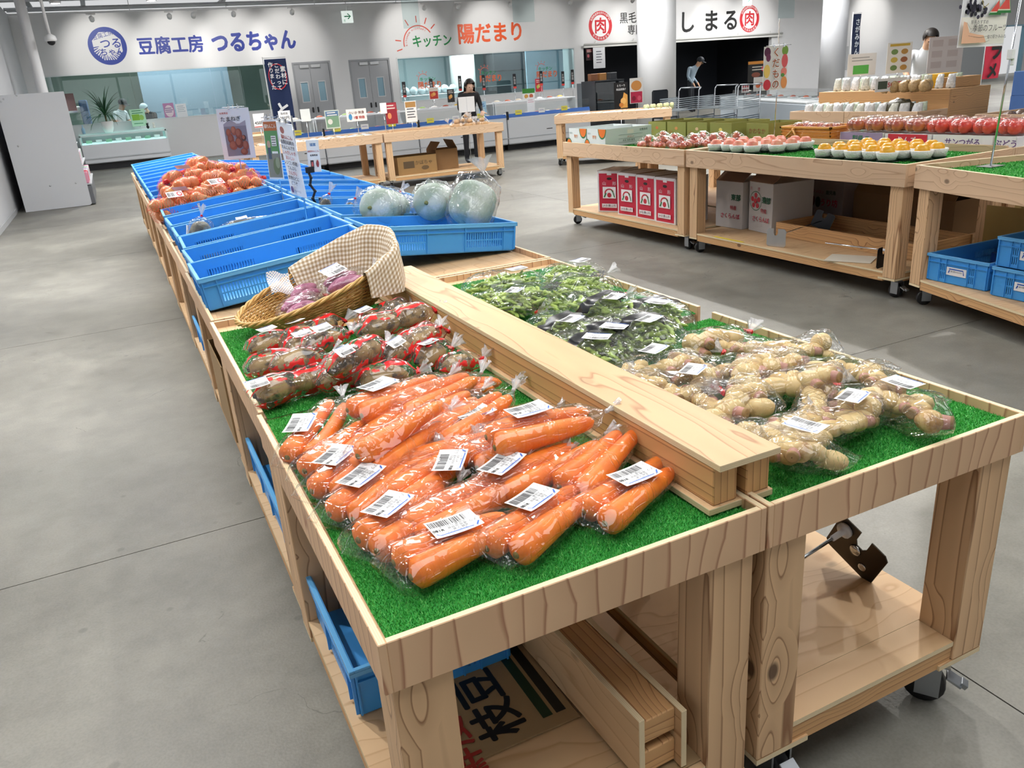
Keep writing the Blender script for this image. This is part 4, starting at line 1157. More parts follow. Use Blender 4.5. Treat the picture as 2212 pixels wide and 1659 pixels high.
LOT = [
    ((0.242, 2.278), (0.40, 2.345), 0.722, 1, (0.06, 0.046, 0.1), 0.0, 'small muddy lotus root in a red printed bag nearest the basket shadow'),
    ((0.342, 2.279), (0.608, 2.390), 0.724, 2, (0.05, 0.046, -0.2), 0.01, 'long lotus root bag with a slip lying in front of the wicker basket'),
    ((0.350, 2.040), (0.500, 2.110), 0.765, 1, (0.05, 0.05, 0.4), 0.0, 'dark muddy lotus root piece resting on top of the heap'),
    ((0.356, 1.800), (0.610, 1.985), 0.775, 2, (0.03, 0.05, 0.6), -0.01, 'large pale lotus root with a red line in the bag, on top facing the carrots'),
    ((0.211, 2.095), (0.40, 2.085), 0.724, 1, None, 0.0, 'short lotus root bag with dense red print at the aisle edge'),
    ((0.261, 1.975), (0.44, 1.985), 0.752, 1, None, 0.0, 'reddish lotus root bag lying above the bottom corner bag'),
    ((0.192, 1.878), (0.40, 1.925), 0.722, 2, (0.0, 0.044, 0.5), 0.0, 'bag of two greenish lotus roots with a slip at the aisle rim corner'),
    ((0.345, 1.873), (0.52, 1.875), 0.722, 1, (0.05, 0.046, 0.3), 0.0, 'lotus root bag with a loose slip tucked beside the carrots'),
    ((0.565, 2.300), (0.769, 2.410), 0.724, 2, (0.02, 0.046, 0.2), 0.01, 'lotus root bag with clear wrinkled end beside the basket and beam'),
    ((0.530, 2.150), (0.746, 2.180), 0.748, 2, None, 0.01, 'lotus root bag with bright red stripe lying towards the beam'),
    ((0.509, 1.885), (0.720, 2.040), 0.738, 2, (0.04, 0.046, 0.5), 0.01, 'lotus root bag with a slanting slip behind the long carrots'),
    ((0.600, 1.870), (0.747, 1.935), 0.722, 1, (0.04, 0.042, 0.0), 0.0, 'lotus root bag with a folded slip near the beam'),
    ((0.610, 2.060), (0.750, 2.075), 0.722, 1, None, 0.0, 'lotus root bag with a frilly clear end pressed against the beam'),
    ((0.630, 1.785), (0.765, 1.800), 0.720, 1, None, 0.0, 'single lotus root bag nearest the carrots beside the beam'),
    ((0.430, 1.815), (0.560, 1.805), 0.720, 1, None, 0.0, 'flat red lotus root bag half under the pale top root'),
    ((0.325, 2.190), (0.47, 2.235), 0.722, 1, (0.05, 0.044, 0.3), 0.0, 'lotus root bag in the middle of the heap under the dark piece'),
]
for k, (a, b, z, n, lab, dz, label) in enumerate(LOT):
    lotus_bag(k, a, b, z, n, label, lab, dz, 0.4*math.sin(k*2.3))

# ---- edamame
def pod_geo(q, M, mi, seed):
    rr = random.Random(seed); n = 6; L = rr.uniform(0.046, 0.060); rows = []
    for j in range(9):
        t = j/8; env = math.sin(math.pi*(0.06+0.88*t))**0.6
        r = 0.0076*env*(1+0.28*math.sin(t*3*2*math.pi-1.2))
        if j in (0, 8): r = 0.0008
        yy = 0.006*math.sin(math.pi*t)
        rows.append([((t-0.5)*L, yy+r*math.cos(2*math.pi*i/n), 0.72*r*math.sin(2*math.pi*i/n)) for i in range(n)])
    q.M = M; q.grid(rows, True, mi); q.M = Matrix.Identity(4)

def edamame_bag(k, a, b, z, label, black, W=0.064, H=0.042, L=None, tie=True, txt=False):
    M = axis_matrix(a, b, z, 0.0, 0.0)
    t = thing('edamame_bag', label, 'edamame', M=M, group='bags of edamame')
    if L is None: L = max(0.20, min(0.26, math.hypot(b[0]-a[0], b[1]-a[1])*0.9))
    rr = random.Random(k*7+1); q = MB()
    for i in range(110):
        while True:
            u, v, w = rr.uniform(-1, 1), rr.uniform(-1, 1), rr.uniform(-1, 1)
            if u*u+v*v+w*w < 1: break
        s = 0.93
        c = Vector((L/2+u*L/2*s, v*W*s, w*H*s))
        R = Matrix.Rotation(rr.gauss(0, 0.5), 4, 'Z') @ Matrix.Rotation(rr.gauss(0, 0.25), 4, 'Y') @ Matrix.Rotation(rr.uniform(0, 6.28), 4, 'X')
        pod_geo(q, Matrix.Translation(c) @ R, rr.randrange(2), k*100+i)
    q.build('pods', [PODM, flat('#93ad4c', 0.5, var=0.15, vs=60)], t, kind='stuff')
    sph = []
    for i in range(9):
        x = L*i/8; e = math.sqrt(max(0.05, 1-((i-4)/4.6)**2))
        r = H*e+0.004
        for s in (-1, 0, 1): sph.append((x, s*(W*e-r*0.7), 0, r))
    rings, end = hull_film(sph, -0.02, L+0.045, 30, 26, 0.002, 0.006, k*3.3+2, tie=tie)
    q = MB(); q.grid(rings, True, 0); q.build('plastic_film', FILM_BAND if black else FILM2, t)
    if tie: link('tied_end', tie_part((end[0]-0.004, 0, 0.0), k*1.7, 0.035, 0.018, (1, 0.2, 0.5), red=(k % 2 == 1)), t)
    if txt:
        p = Print(0.0003); p.text('枝豆', 0, 0, 0.045, '#16161a', bold=0.03, rot=-70)
        p.build('lettering', t, Matrix.Translation((L*0.72, 0.012, H+0.013)))
    else:
        link('price_label', LAB_G[k % 2], t, M=Matrix.Translation((L*0.7, -0.012 if black else 0.01, H+0.012)) @ Matrix.Rotation(-1.2 if k % 2 else 0.5, 4, 'Z'))
    return t
EDA = [
    ((1.005, 2.500), (1.267, 2.400), 0.722, 0, 0, 'plump clear bag of edamame with a purple tie nearest the empty tray'),
    ((0.985, 2.330), (1.060, 2.130), 0.716, 0, 0, 'clear bag of edamame leaning on the divider beam with a round slip'),
    ((1.075, 2.260), (1.150, 2.030), 0.732, 0, 1, 'clear bag of edamame printed with two black characters in the middle'),
    ((1.218, 2.250), (1.331, 2.045), 0.738, 0, 1, 'clear bag of edamame printed with black characters beside the outer rim'),
    ((1.270, 2.437), (1.463, 2.395), 0.718, 0, 0, 'clear bag of edamame lying by the far corner of the outer rim'),
    ((1.167, 2.040), (1.225, 1.761), 0.738, 1, 0, 'black banded edamame bag on top in the middle of the heap'),
    ((1.315, 1.960), (1.284, 1.660), 0.724, 1, 0, 'black banded edamame bag with a large white slip near the outer rim'),
    ((0.999, 1.960), (1.040, 1.700), 0.722, 1, 0, 'black banded edamame bag lying along the divider beam'),
    ((1.060, 1.830), (1.088, 1.572), 0.722, 1, 0, 'black banded edamame bag next to the beam towards the ginger'),
    ((1.149, 1.790), (1.155, 1.522), 0.738, 1, 0, 'black banded edamame bag with green pods spilling towards the ginger'),
    ((0.975, 1.790), (1.030, 1.560), 0.714, 1, 0, 'black banded edamame bag half hidden behind the beam'),
]
for k, (a, b, z, bl, tx, label) in enumerate(EDA): edamame_bag(k, a, b, z, label, bl, tie=not bl, txt=bool(tx))

# ---- young ginger
def ginger_mesh(seed):
    rr = random.Random(seed); q = MB(); sph = []
    n = rr.randrange(5, 7); p = Vector((0, 0, 0)); ang = rr.uniform(-0.5, 0.5)
    for i in range(n):
        l = rr.uniform(0.022, 0.034); w = rr.uniform(0.016, 0.023)
        c = p.copy()
        R = Matrix.Rotation(ang+rr.uniform(-0.5, 0.5), 4, 'Z') @ Matrix.Rotation(rr.uniform(-0.3, 0.3), 4, 'Y')
        sd = rr.uniform(0, 50)
        q.M = Matrix.Translation(c) @ R
        q.ell((0, 0, 0), (l, w, w*0.92), 14, 10, 0, lambda d: 1+0.10*mnoise.noise(d*1.7+Vector((sd, 0, 0)))+0.015*math.sin(d.x*22))
        sph.append((c.x, c.y, c.z, w*1.05)); e = R @ Vector((l*0.75, 0, 0)); sph.append((c.x+e.x, c.y+e.y, c.z+e.z, w*0.7)); sph.append((c.x-e.x, c.y-e.y, c.z-e.z, w*0.7))
        if rr.random() < 0.75:          # shoot stub with a pink base and a cut face
            sgn = rr.choice((-1, 1))
            q.M = Matrix.Translation(c) @ R @ Matrix.Rotation(sgn*rr.uniform(0.7, 1.5), 4, 'Z')
            q.lathe([(w*0.62, l*0.45), (w*0.55, l*0.85), (w*0.5, l*1.02)], 12, 1, axis='x', caps=False)
            q.lathe([(w*0.55, l*0.98), (w*0.50, l*1.10), (w*0.36, l*1.12), (0.0008, l*1.11)], 12, 2, axis='x', caps=False)
            v = Matrix.Translation(c) @ R @ Vector((0, 0, 0))
        st = rr.uniform(0.024, 0.034)
        p = p+Vector((st*math.cos(ang), st*math.sin(ang)*1.0+rr.uniform(-0.012, 0.012), rr.uniform(-0.006, 0.012)))
        ang += rr.uniform(-0.5, 0.5)
    q.M = Matrix.Identity(4)
    cx = sum(s[0] for s in sph)/len(sph); cy = sum(s[1] for s in sph)/len(sph); cz = min(s[2]-s[3] for s in sph)
    q.v = [(a-cx, b-cy, c-cz) for a, b, c in q.v]
    return q.mesh('ginger_root', [GINGER_M, PINKM, CUTM]), [(a-cx, b-cy, c-cz, r) for a, b, c, r in sph]
GINGERS = [ginger_mesh(40+s) for s in range(6)]

def ginger_bag(k, c, rz, label, n=2, lab=True, sc=1.0, dz=0.0):
    t = thing('ginger_bag', label, 'ginger', (c[0], c[1], c[2]), rz, 'bags of young ginger')
    rr = random.Random(k*5+2); sph = []
    for j in range(n):
        me, sp = GINGERS[(k+j*2) % 6]
        T = Matrix.Translation((rr.uniform(-0.01, 0.01), (j-(n-1)/2)*0.042, 0.012*j)) @ Matrix.Rotation(rr.uniform(-0.4, 0.4)+math.pi*(j % 2), 4, 'Z') @ Matrix.Scale(sc, 4)
        link('ginger_root', me, t, M=T)
        for (x, y, z, r) in sp:
            p = T @ Vector((x, y, z)); sph.append((p.x, p.y, p.z, r*sc))
    x0 = min(s[0]-s[3] for s in sph); x1 = max(s[0]+s[3] for s in sph)
    rings, end = hull_film(sph, x0-0.012, x1+0.04, 28, 26, 0.004, 0.005, k*1.9+4, tie=True, floor_z=0.001)
    q = MB(); q.grid(rings, True, 0); q.build('plastic_film', FILM2, t)
    link('tied_end', tie_part((end[0]-0.004, end[1], end[2]), k*1.1, 0.034, 0.019, (1, rr.uniform(-0.4, 0.4), 0.5), red=True), t)
    if lab:
        zt = max(s[2]+s[3] for s in sph)
        link('price_label', LAB_G[k % 2], t, M=Matrix.Translation((x0*0.3, rr.uniform(-0.02, 0.02), zt+0.006)) @ Matrix.Rotation(rr.uniform(-0.5, 0.5)+math.pi/2*(k % 2), 4, 'Z'))
    return t
GB = [
    ((1.005, 1.455, 0.686), 3.4, 2, 1, 'ginger bag with a slip beside the beam next to the edamame'),
    ((1.265, 1.500, 0.686), 0.3, 2, 0, 'ginger bag lying at the back edge of the ginger near the open turf'),
    ((1.119, 1.365, 0.690), 2.6, 2, 0, 'ginger bag with pale knobs behind the red tape'),
    ((1.205, 1.285, 0.700), 3.3, 2, 0, 'long smooth ginger bag tied with red tape in the middle'),
    ((1.375, 1.365, 0.688), 2.5, 2, 0, 'knobbly ginger bag with pink shoots tied on top near the outer rim'),
    ((1.355, 1.165, 0.688), 2.9, 2, 0, 'ginger bag lying beside the outer rim with red tape'),
    ((1.180, 1.185, 0.702), 2.8, 2, 0, 'ginger bag with two round cut ends facing the front'),
    ((1.020, 1.175, 0.692), 3.0, 2, 0, 'ginger bag with frilly red taped end beside the beam'),
    ((1.000, 1.315, 0.686), 3.3, 2, 1, 'ginger bag half hidden behind the beam with a slip'),
    ((1.170, 1.095, 0.686), 0.4, 1, 0, 'small single ginger piece in the middle of the ginger heap'),
    ((1.150, 1.010, 0.688), 3.1, 2, 1, 'big ginger bag at the front with a cut end and a slip on top'),
    ((1.275, 1.015, 0.688), 2.7, 2, 1, 'ginger bag at the front right with a slip on a loose film edge'),
    ((0.998, 0.985, 0.686), 2.0, 2, 1, 'ginger bag with a printed slip tucked beside the beam end'),
    ((0.980, 1.075, 0.686), 3.0, 1, 0, 'ginger bag with its red tape poking over the beam'),
]
for k, (c, rz, n, lab, label) in enumerate(GB): ginger_bag(k, c, rz, label, n, bool(lab), 1.12)
# ------------------------------------------------------------------ blue crates
BLUE = flat('#45a2f0', 0.38, var=0.05, vs=9)
BLUE_D = flat('#2f86d8', 0.4)
def crate_meshes(L, W, H):
    """long side along x; origin at the bottom centre"""
    th = 0.004; tz = 0.014
    q = MB(); l, w = L/2-0.012, W/2-0.012
    q.box(-l, l, -w, w, 0, 0.006)
    def wall(x0, x1, sgn, along, n_slot_zones):
        """vertical wall plane in its own coordinates: u along, z up; thickness outward"""
        def bx(u0, u1, z0, z1, t0=0.0, t1=th):
            if along == 'x':
                a, b = (w-t1+th, w-t0+th) if sgn > 0 else (-w+t0-th, -w+t1-th)
                q.box(u0, u1, min(a, b), max(a, b), z0, z1)
            else:
                a, b = (l-t1+th, l-t0+th) if sgn > 0 else (-l+t0-th, -l+t1-th)
                q.box(min(a, b), max(a, b), u0, u1, z0, z1)
        zs0, zs1, zs2, zs3 = 0.022, H*0.40, H*0.45, H*0.68
        bx(x0, x1, 0.004, zs0); bx(x0, x1, zs3, H-0.001)
        edges = [x0]
        for (a, b) in n_slot_zones: edges += [a, b]
        edges.append(x1)
        for i in range(0, len(edges), 2): bx(edges[i], edges[i+1], zs0, zs3)
        for (a, b) in n_slot_zones:
            bx(a, b, zs1, zs2)
            k = max(3, int((b-a)/0.0105)); s = (b-a)/k
            for j in range(k):
                u = a+(j+0.5)*s; bx(u-s*0.26, u+s*0.26, zs0, zs1); bx(u-s*0.26, u+s*0.26, zs2, zs3)
        # ribs and a ledge outside
        for u in edges: bx(u-0.002, u+0.002, 0.006, H-0.004, -0.006, 0.001)
        bx(x0, x1, H*0.72, H*0.72+0.003, -0.007, 0.001)
    z = l-0.05
    for s in (-1, 1): wall(-l, l, s, 'x', [(-z, -z*0.32), (z*0.32, z)])
    for s in (-1, 1): wall(-w, w, s, 'y', [(-w*0.62, -w*0.38), (w*0.38, w*0.62)])
    body = q.mesh('crate_body', BLUE)
    q = MB()
    o = 0.013
    for s in (-1, 1):
        a, b = sorted((s*(w+0.002), s*(w+o))); q.box(-l-o, l+o, a, b, H-0.004, H+0.002, ch=0.001); a, b = sorted((s*(w+o-0.003), s*(w+o))); q.box(-l-o, l+o, a, b, H-0.014, H-0.004)
        a, b = sorted((s*(l+0.002), s*(l+o))); q.box(a, b, -w-0.002, w+0.002, H-0.004, H+0.002, ch=0.001); a, b = sorted((s*(l+o-0.003), s*(l+o))); q.box(a, b, -w-o, w+o, H-0.014, H-0.004)
    rim = q.mesh('crate_rim', flat('#6abaf6', 0.35))
    return body, rim
CRATE = crate_meshes(0.66, 0.355, 0.120)
CRATE_S = crate_meshes(0.60, 0.375, 0.15)
def crate(label, M, group='blue crates', me=CRATE, plate=False):
    t = thing('plastic_crate', label, 'crate', M=M, group=group)
    link('crate_body', me[0], t); link('crate_rim', me[1], t)
    if plate:
        p = Print(0.0004); p.rect(-0.06, -0.022, 0.06, 0.022, '#f2f2f4')
        p.stroke([(-0.045, 0.012), (0.04, 0.012), (0.046, -0.012)], 0.006, '#1f57b8'); p.stroke([(-0.047, -0.010), (-0.04, 0.006)], 0.006, '#1f57b8')
        p.text('道の駅かみみね', 0.0, 0.0, 0.010, '#2c3038')
        p.build('name_plate', t, frame((-0.296, 0, 0.072), (0, -1, 0), (0, 0, 1)))
    return t
TL = math.atan2(0.062, 0.655)
lab6 = ['empty blue crate right behind the wicker basket', 'second blue crate from the basket with one small bag in it', 'third blue crate from the basket with a dark wrapped root',
        'fourth blue crate from the basket holding dark wrapped lotus roots and a tied bag', 'fifth blue crate from the basket, empty', 'sixth blue crate from the basket, just in front of the onions']
CY = [3.15, 3.50, 3.885, 4.265, 4.69, 5.135]
CRM = []
def lean(x, y, left_z, tilt, right=False):
    """crate leaning on a raised side; (x,y) = centre"""
    return Matrix.Translation((x, y, left_z+0.33*math.sin(tilt))) @ Matrix.Rotation(-tilt if not right else tilt, 4, 'Y')
for k, y in enumerate(CY):
    M = lean(0.525+0.012*min(k, 2), y, 0.6855, TL) @ Matrix.Rotation(0.02*math.sin(k*2.1), 4, 'Z')
    CRM.append(M)
    crate(lab6[k], M, 'blue crates leaning towards the aisle')
for k in range(12):
    y = 5.55+k*0.40
    M = lean(0.55, y, 0.6855, TL); CRM.append(M)
    crate('blue crate filled with netted onions, %s row under the heap' % ORD[min(k, 7)] if k < 5 else 'empty blue crate in the aisle row beyond the onion heap', M, 'blue crates leaning towards the aisle')
# right-hand crates lean the other way
CRR = []
labr = ['blue crate on the right holding the wrapped winter melons', 'blue crate behind the winter melons with small tied bags', 'blue crate on the right with one tied bag of roots',
        'blue crate on the right, empty, behind the black clip stand', 'blue crate on the right with red trimmed bags', 'blue crate on the right level with the onion sign', 'blue crate on the right next to last before the tables', 'blue crate at the far end of the right-hand row']
for k in range(12):
    y = 3.305+k*0.43
    M = lean(1.178+0.005*k, y, 0.6855, TL*1.15, True) @ Matrix.Rotation(0.03 if k == 0 else 0, 4, 'Z'); CRR.append(M)
    crate(labr[k] if k < 8 else 'empty blue crate beyond the others in the right-hand row', M, 'blue crates leaning to the right')
# ridge boards that prop the raised sides
q = MB(); q.box(0.838, 0.878, 2.92, 10.2, 0.68, 0.742, g='y', ch=0.002)
tag(q.build('prop_rail', PINE_B), 'pine rail propping up the inner ends of the blue crates', 'rail')
# crates on the shelf below
S1 = 0.186
crate('blue crate on the shelf below the carrots with its rim along the aisle', Matrix.Translation((0.385, 1.655, S1)) @ Matrix.Rotation(math.pi/2, 4, 'Z'), 'blue crates on the lower shelf', CRATE, False)
crate('blue crate on the shelf below the lotus roots', Matrix.Translation((0.39, 2.37, S1)) @ Matrix.Rotation(math.pi/2, 4, 'Z'), 'blue crates on the lower shelf')
crate('blue crate on the lower shelf far down the aisle', Matrix.Translation((0.40, 4.35, S1)) @ Matrix.Rotation(math.pi/2, 4, 'Z'), 'blue crates on the lower shelf')
# crates on the shelf of the angled fruit table
FM = f3.matrix_basis.copy()
FM = Matrix.Translation((3.52, 1.48, 0)) @ Matrix.Rotation(math.radians(-15.5), 4, 'Z')
zz = 0.166
for lab, x, y, z in (('blue crate with a white name plate standing alone on the fruit table shelf', 4.285, 2.80, zz), ('lower of two stacked blue crates on the fruit table shelf', 4.235, 2.385, zz), ('upper of two stacked blue crates on the fruit table shelf', 4.245, 2.385, zz+0.153)):
    crate(lab, Matrix.Translation((x, y, z)) @ Matrix.Rotation(-0.03, 4, 'Z'), 'blue crates below the angled fruit table', CRATE_S, True)

# ---- contents
def wrapped_root(label, M, L, r, lab=False, seed=1, tie=False, mat=None):
    t = thing('wrapped_root', label, 'lotus root', M=M, group='wrapped roots in the blue crates')
    m = mat or veg_mat_dark
    q = MB(); rows = []
    for j in range(13):
        u = j/12; k = math.sin(math.pi*(0.04+0.92*u))**0.5*(1+0.06*math.sin(u*12+seed))
        rows.append([(u*L, r*k*math.cos(2*math.pi*i/14), r*k*math.sin(2*math.pi*i/14)) for i in range(14)])
    q.grid(rows, True, 0, True, True); q.build('root', m, t)
    sph = [(L*i/8, 0, 0, r*math.sin(math.pi*(0.08+0.84*i/8))**0.5) for i in range(9)]
    rings, end = hull_film(sph, -0.02, L+0.03, 22, 20, 0.004, 0.004, seed*1.3, tie=tie)
    q = MB(); q.grid(rings, True, 0); q.build('plastic_film', FILM2, t)
    if tie: link('tied_end', tie_part((end[0], 0, 0), seed, 0.05, 0.02, (1, 0, 0.0), red=True), t)
    if lab: link('price_label', LAB_L[seed % 2], t, M=Matrix.Translation((L*0.55, -0.01, r+0.008)) @ Matrix.Rotation(0.3, 4, 'X'))
    return t
veg_mat_dark = veg_mat('dark_muddy_root', '#5c5a4c', '#3e3d35', 20, 0.6, spots='#262621', spot_scale=18)
veg_mat_grey = veg_mat('grey_taro', '#7d7c6c', '#5c5b4f', 20, 0.6, spots='#3c3a30', spot_scale=18)
wrapped_root('tied bag of grey roots standing with its knot up in the fourth crate', CRM[3] @ Matrix.Translation((-0.23, -0.03, 0.04)) @ Matrix.Rotation(-1.25, 4, 'Y'), 0.11, 0.055, True, 3, True, veg_mat_grey)
wrapped_root('long dark wrapped lotus root with a white slip in the fourth crate', CRM[3] @ Matrix.Translation((-0.12, 0.05, 0.06)), 0.22, 0.042, True, 4)
wrapped_root('dark wrapped root lying alone in the third crate', CRM[2] @ Matrix.Translation((-0.02, 0.02, 0.05)), 0.13, 0.038, False, 5)
wrapped_root('small wrapped root at the left end of the third crate', CRM[2] @ Matrix.Translation((-0.28, -0.06, 0.03)), 0.10, 0.032, False, 6)
wrapped_root('flat wrapped pack lying in the second crate', CRM[1] @ Matrix.Translation((-0.08, -0.05, 0.03)), 0.12, 0.03, False, 7)
wrapped_root('tied bag of roots with red tape in the crate behind the winter melons', CRR[2] @ Matrix.Translation((0.05, 0.0, 0.05)) @ Matrix.Rotation(-0.9, 4, 'Y'), 0.12, 0.05, False, 8, True, veg_mat_grey)
wrapped_root('small tied bag with red tape near the black clip stand', CRR[2] @ Matrix.Translation((-0.18, -0.05, 0.04)) @ Matrix.Rotation(-1.0, 4, 'Y'), 0.09, 0.03, False, 9, True, veg_mat_grey)
wrapped_root('tied bag with red tape in the crate on the right beside the leaning sign', CRR[2] @ Matrix.Translation((-0.28, 0.0, 0.05)) @ Matrix.Rotation(-1.2, 4, 'Y'), 0.09, 0.03, False, 10, True, veg_mat_grey)
for j in range(5):
    wrapped_root('red trimmed bag of roots in the far right-hand crate', CRR[5] @ Matrix.Translation((-0.22+j*0.1, 0.0, 0.05)) @ Matrix.Rotation(1.2, 4, 'Z'), 0.12, 0.032, False, 11+j, False, veg_mat('pinkish_root', '#b97a6a', '#8c6a58', 20, 0.6) if j == 0 else LOTUS_M)

# winter melons
MELON = veg_mat('winter_melon_skin', '#9fb9a4', '#c3d3c8', 14, 0.6, spots='#dbe6e2', spot_scale=9)
def winter_melon(label, M, L, r, neck, seed, tie=True):
    t = thing('winter_melon', label, 'winter melon', M=M, group='wrapped winter melons')
    q = MB(); rows = []; sph = []
    for j in range(21):
        u = j/20; k = (1-(2*u-1)**4)**0.5*(1-neck*u) if 0 < u < 1 else 0.03
        rows.append([(u*L, r*k*math.cos(2*math.pi*i/22), r*k*math.sin(2*math.pi*i/22)) for i in range(22)]); sph.append((u*L, 0, 0, r*k))
    q.grid(rows, True, 0, True, True); q.build('melon', MELON, t)
    q = MB(); q.tube([(-0.010, 0, 0), (0.004, 0, 0)], [0.007, 0.010], 8); q.build('stalk', flat('#8b8f5a', 0.8), t)
    rings, end = hull_film(sph, -0.02, L+0.06, 30, 30, 0.006, 0.010, seed*2.7, tie=tie)
    q = MB(); q.grid(rings, True, 0); q.build('plastic_film', FILM2, t)
    link('tied_end', tie_part((end[0]-0.01, 0, 0), seed, 0.06, 0.04, (1, 0.2, 0.6)), t)
    return t
winter_melon('long pale winter melon in a clear bag, stalk end towards the aisle', Matrix.Translation((0.985, 3.50, 0.90)) @ Matrix.Rotation(0.75, 4, 'Z') @ Matrix.Rotation(0.16, 4, 'Y'), 0.30, 0.098, 0.30, 1)
winter_melon('pale green winter melon bagged in the middle of the crate', Matrix.Translation((1.22, 3.42, 0.90)) @ Matrix.Rotation(0.9, 4, 'Z') @ Matrix.Rotation(0.1, 4, 'Y'), 0.26, 0.088, 0.1, 2)
winter_melon('round winter melon bagged at the front corner of the crate', Matrix.Translation((1.34, 3.28, 0.80)) @ Matrix.Rotation(0.35, 4, 'Z') @ Matrix.Rotation(-1.0, 4, 'Y'), 0.20, 0.098, 0.0, 3)

# onions in red nets
ONION = veg_mat('onion_skin', '#eeb27a', '#d8925a', 18, 0.28, rings=0, bump=0.1)
def onion_mesh(r, s):
    q = MB(); pr = []
    for j in range(13):
        u = j/12; a = math.pi*u
        rr = r*math.sin(a)**0.85; z = -r*0.92*math.cos(a)
        if u > 0.86: z += r*0.5*((u-0.86)/0.14)**1.3; rr = max(rr, r*0.10)
        pr.append((max(rr, 0.0006), z))
    q.lathe(pr, 16)
    return q.mesh('onion', ONION)
ONIONS = [onion_mesh(r, i) for i, r in enumerate((0.040, 0.036, 0.043))]
def net_mat():
    m = bpy.data.materials.new('red_net'); m.use_nodes = True; nt = m.node_tree; N, L = nt.nodes, nt.links; N.clear()
    out = N.new('ShaderNodeOutputMaterial'); tr = N.new('ShaderNodeBsdfTransparent'); pr = N.new('ShaderNodeBsdfPrincipled')
    pr.inputs['Base Color'].default_value = (*srgb('#f04818'), 1); pr.inputs['Roughness'].default_value = 0.4
    uv = N.new('ShaderNodeUVMap'); outs = []
    for ang in (0.62, -0.62):
        mp = N.new('ShaderNodeMapping'); mp.inputs['Rotation'].default_value = (0, 0, ang); mp.inputs['Scale'].default_value = (30, 30, 30); L.new(uv.outputs[0], mp.inputs[0])
        sp = N.new('ShaderNodeSeparateXYZ'); L.new(mp.outputs[0], sp.inputs[0])
        fr = N.new('ShaderNodeMath'); fr.operation = 'FRACT'; L.new(sp.outputs[0], fr.inputs[0])
        lt = N.new('ShaderNodeMath'); lt.operation = 'LESS_THAN'; lt.inputs[1].default_value = 0.12; L.new(fr.outputs[0], lt.inputs[0]); outs.append(lt)
    mx = N.new('ShaderNodeMath'); mx.operation = 'MAXIMUM'; L.new(outs[0].outputs[0], mx.inputs[0]); L.new(outs[1].outputs[0], mx.inputs[1])
    sh = N.new('ShaderNodeMixShader'); L.new(mx.outputs[0], sh.inputs[0]); L.new(tr.outputs[0], sh.inputs[1]); L.new(pr.outputs[0], sh.inputs[2]); L.new(sh.outputs[0], out.inputs[0])
    return m
NET = net_mat()
TAG = None
def onion_net(k, c, rz, label, n=7, tagm=False):
    t = thing('onion_net', label, 'onions', c, rz, 'red nets of onions')
    rr = random.Random(k*17+1); sph = []
    pos = [(-0.06, -0.04, 0.04), (-0.055, 0.045, 0.04), (0.025, -0.045, 0.04), (0.03, 0.042, 0.04), (-0.015, 0.0, 0.10), (0.06, 0.0, 0.09), (-0.085, 0.0, 0.095)][:n]
    for i, p in enumerate(pos):
        p = Vector(p)+Vector((rr.uniform(-0.008, 0.008), rr.uniform(-0.008, 0.008), rr.uniform(-0.004, 0.008)))
        link('onion', ONIONS[rr.randrange(3)], t, M=Matrix.Translation(p) @ Matrix.Rotation(rr.uniform(-1.4, 1.4), 4, 'X') @ Matrix.Rotation(rr.uniform(-1.4, 1.4), 4, 'Y'))
        sph.append((p.x, p.y, p.z, 0.040))
    rings, end = hull_film(sph, -0.14, 0.15, 20, 22, 0.004, 0.003, k*1.1, tie=True)
    q = MB(); q.grid(rings, True, 0); q.build('net', NET, t)
    q = MB(); q.M = Matrix.Translation((0.145, end[1], end[2])); q.ell((0, 0, 0), (0.022, 0.02, 0.018), 10, 8, 0, lambda d: 1+0.3*math.sin(d.x*9+d.y*7)); q.build('bunched_net', REDT, t)
    if tagm:
        p = Print(0.0004); p.rect(-0.045, -0.03, 0.05, 0.03, '#f4f1f2'); barcode(p, -0.04, -0.02, 0.0, 0.02, n=16, seed=k); p.disc(0.03, 0.0, 0.016, 0.024, '#e0242c'); p.disc(0.03, 0.0, 0.009, 0.014, '#f6d8d8')
        p.build('price_tag', t, Matrix.Translation((0.02, -0.03, 0.155)) @ Matrix.Rotation(rr.uniform(-0.3, 0.3), 4, 'Z') @ Matrix.Rotation(0.5, 4, 'X'))
    return t
onl = ['onion net with a price tag at the front left of the heap', 'onion net with a price tag in the middle of the front row', 'onion net at the front right beside the pink tag', 'onion net hanging over the aisle side of its crate',
       'onion net in the second layer on the left', 'onion net in the second layer under the onion sign', 'onion net in the second layer on the right', 'onion net on top with a price tag', 'onion net on top beneath the onion sign',
       'onion net at the back of the heap on the left', 'onion net at the back of the heap in the middle', 'onion net at the back of the heap on the right', 'onion net low at the aisle corner of the heap', 'onion net crowning the heap']
onp = [(0.36, 5.42, 0.745, 2.6, 1), (0.54, 5.48, 0.765, 0.5, 1), (0.75, 5.55, 0.785, 2.9, 0), (0.30, 5.78, 0.75, 1.6, 0), (0.42, 5.78, 0.80, 0.9, 0), (0.60, 5.80, 0.82, 2.2, 0), (0.80, 5.85, 0.80, 0.4, 0), (0.45, 6.05, 0.83, 2.7, 1), (0.64, 6.15, 0.86, 0.3, 0),
       (0.38, 6.40, 0.80, 1.2, 0), (0.60, 6.60, 0.84, 2.5, 0), (0.80, 6.40, 0.82, 0.2, 0), (0.28, 5.38, 0.725, 0.4, 1), (0.56, 6.32, 0.89, 1.9, 0)]
for k, ((x, y, z, rz, tg), L) in enumerate(zip(onp, onl)): onion_net(k, (x, y, z), rz, L, 7, bool(tg))
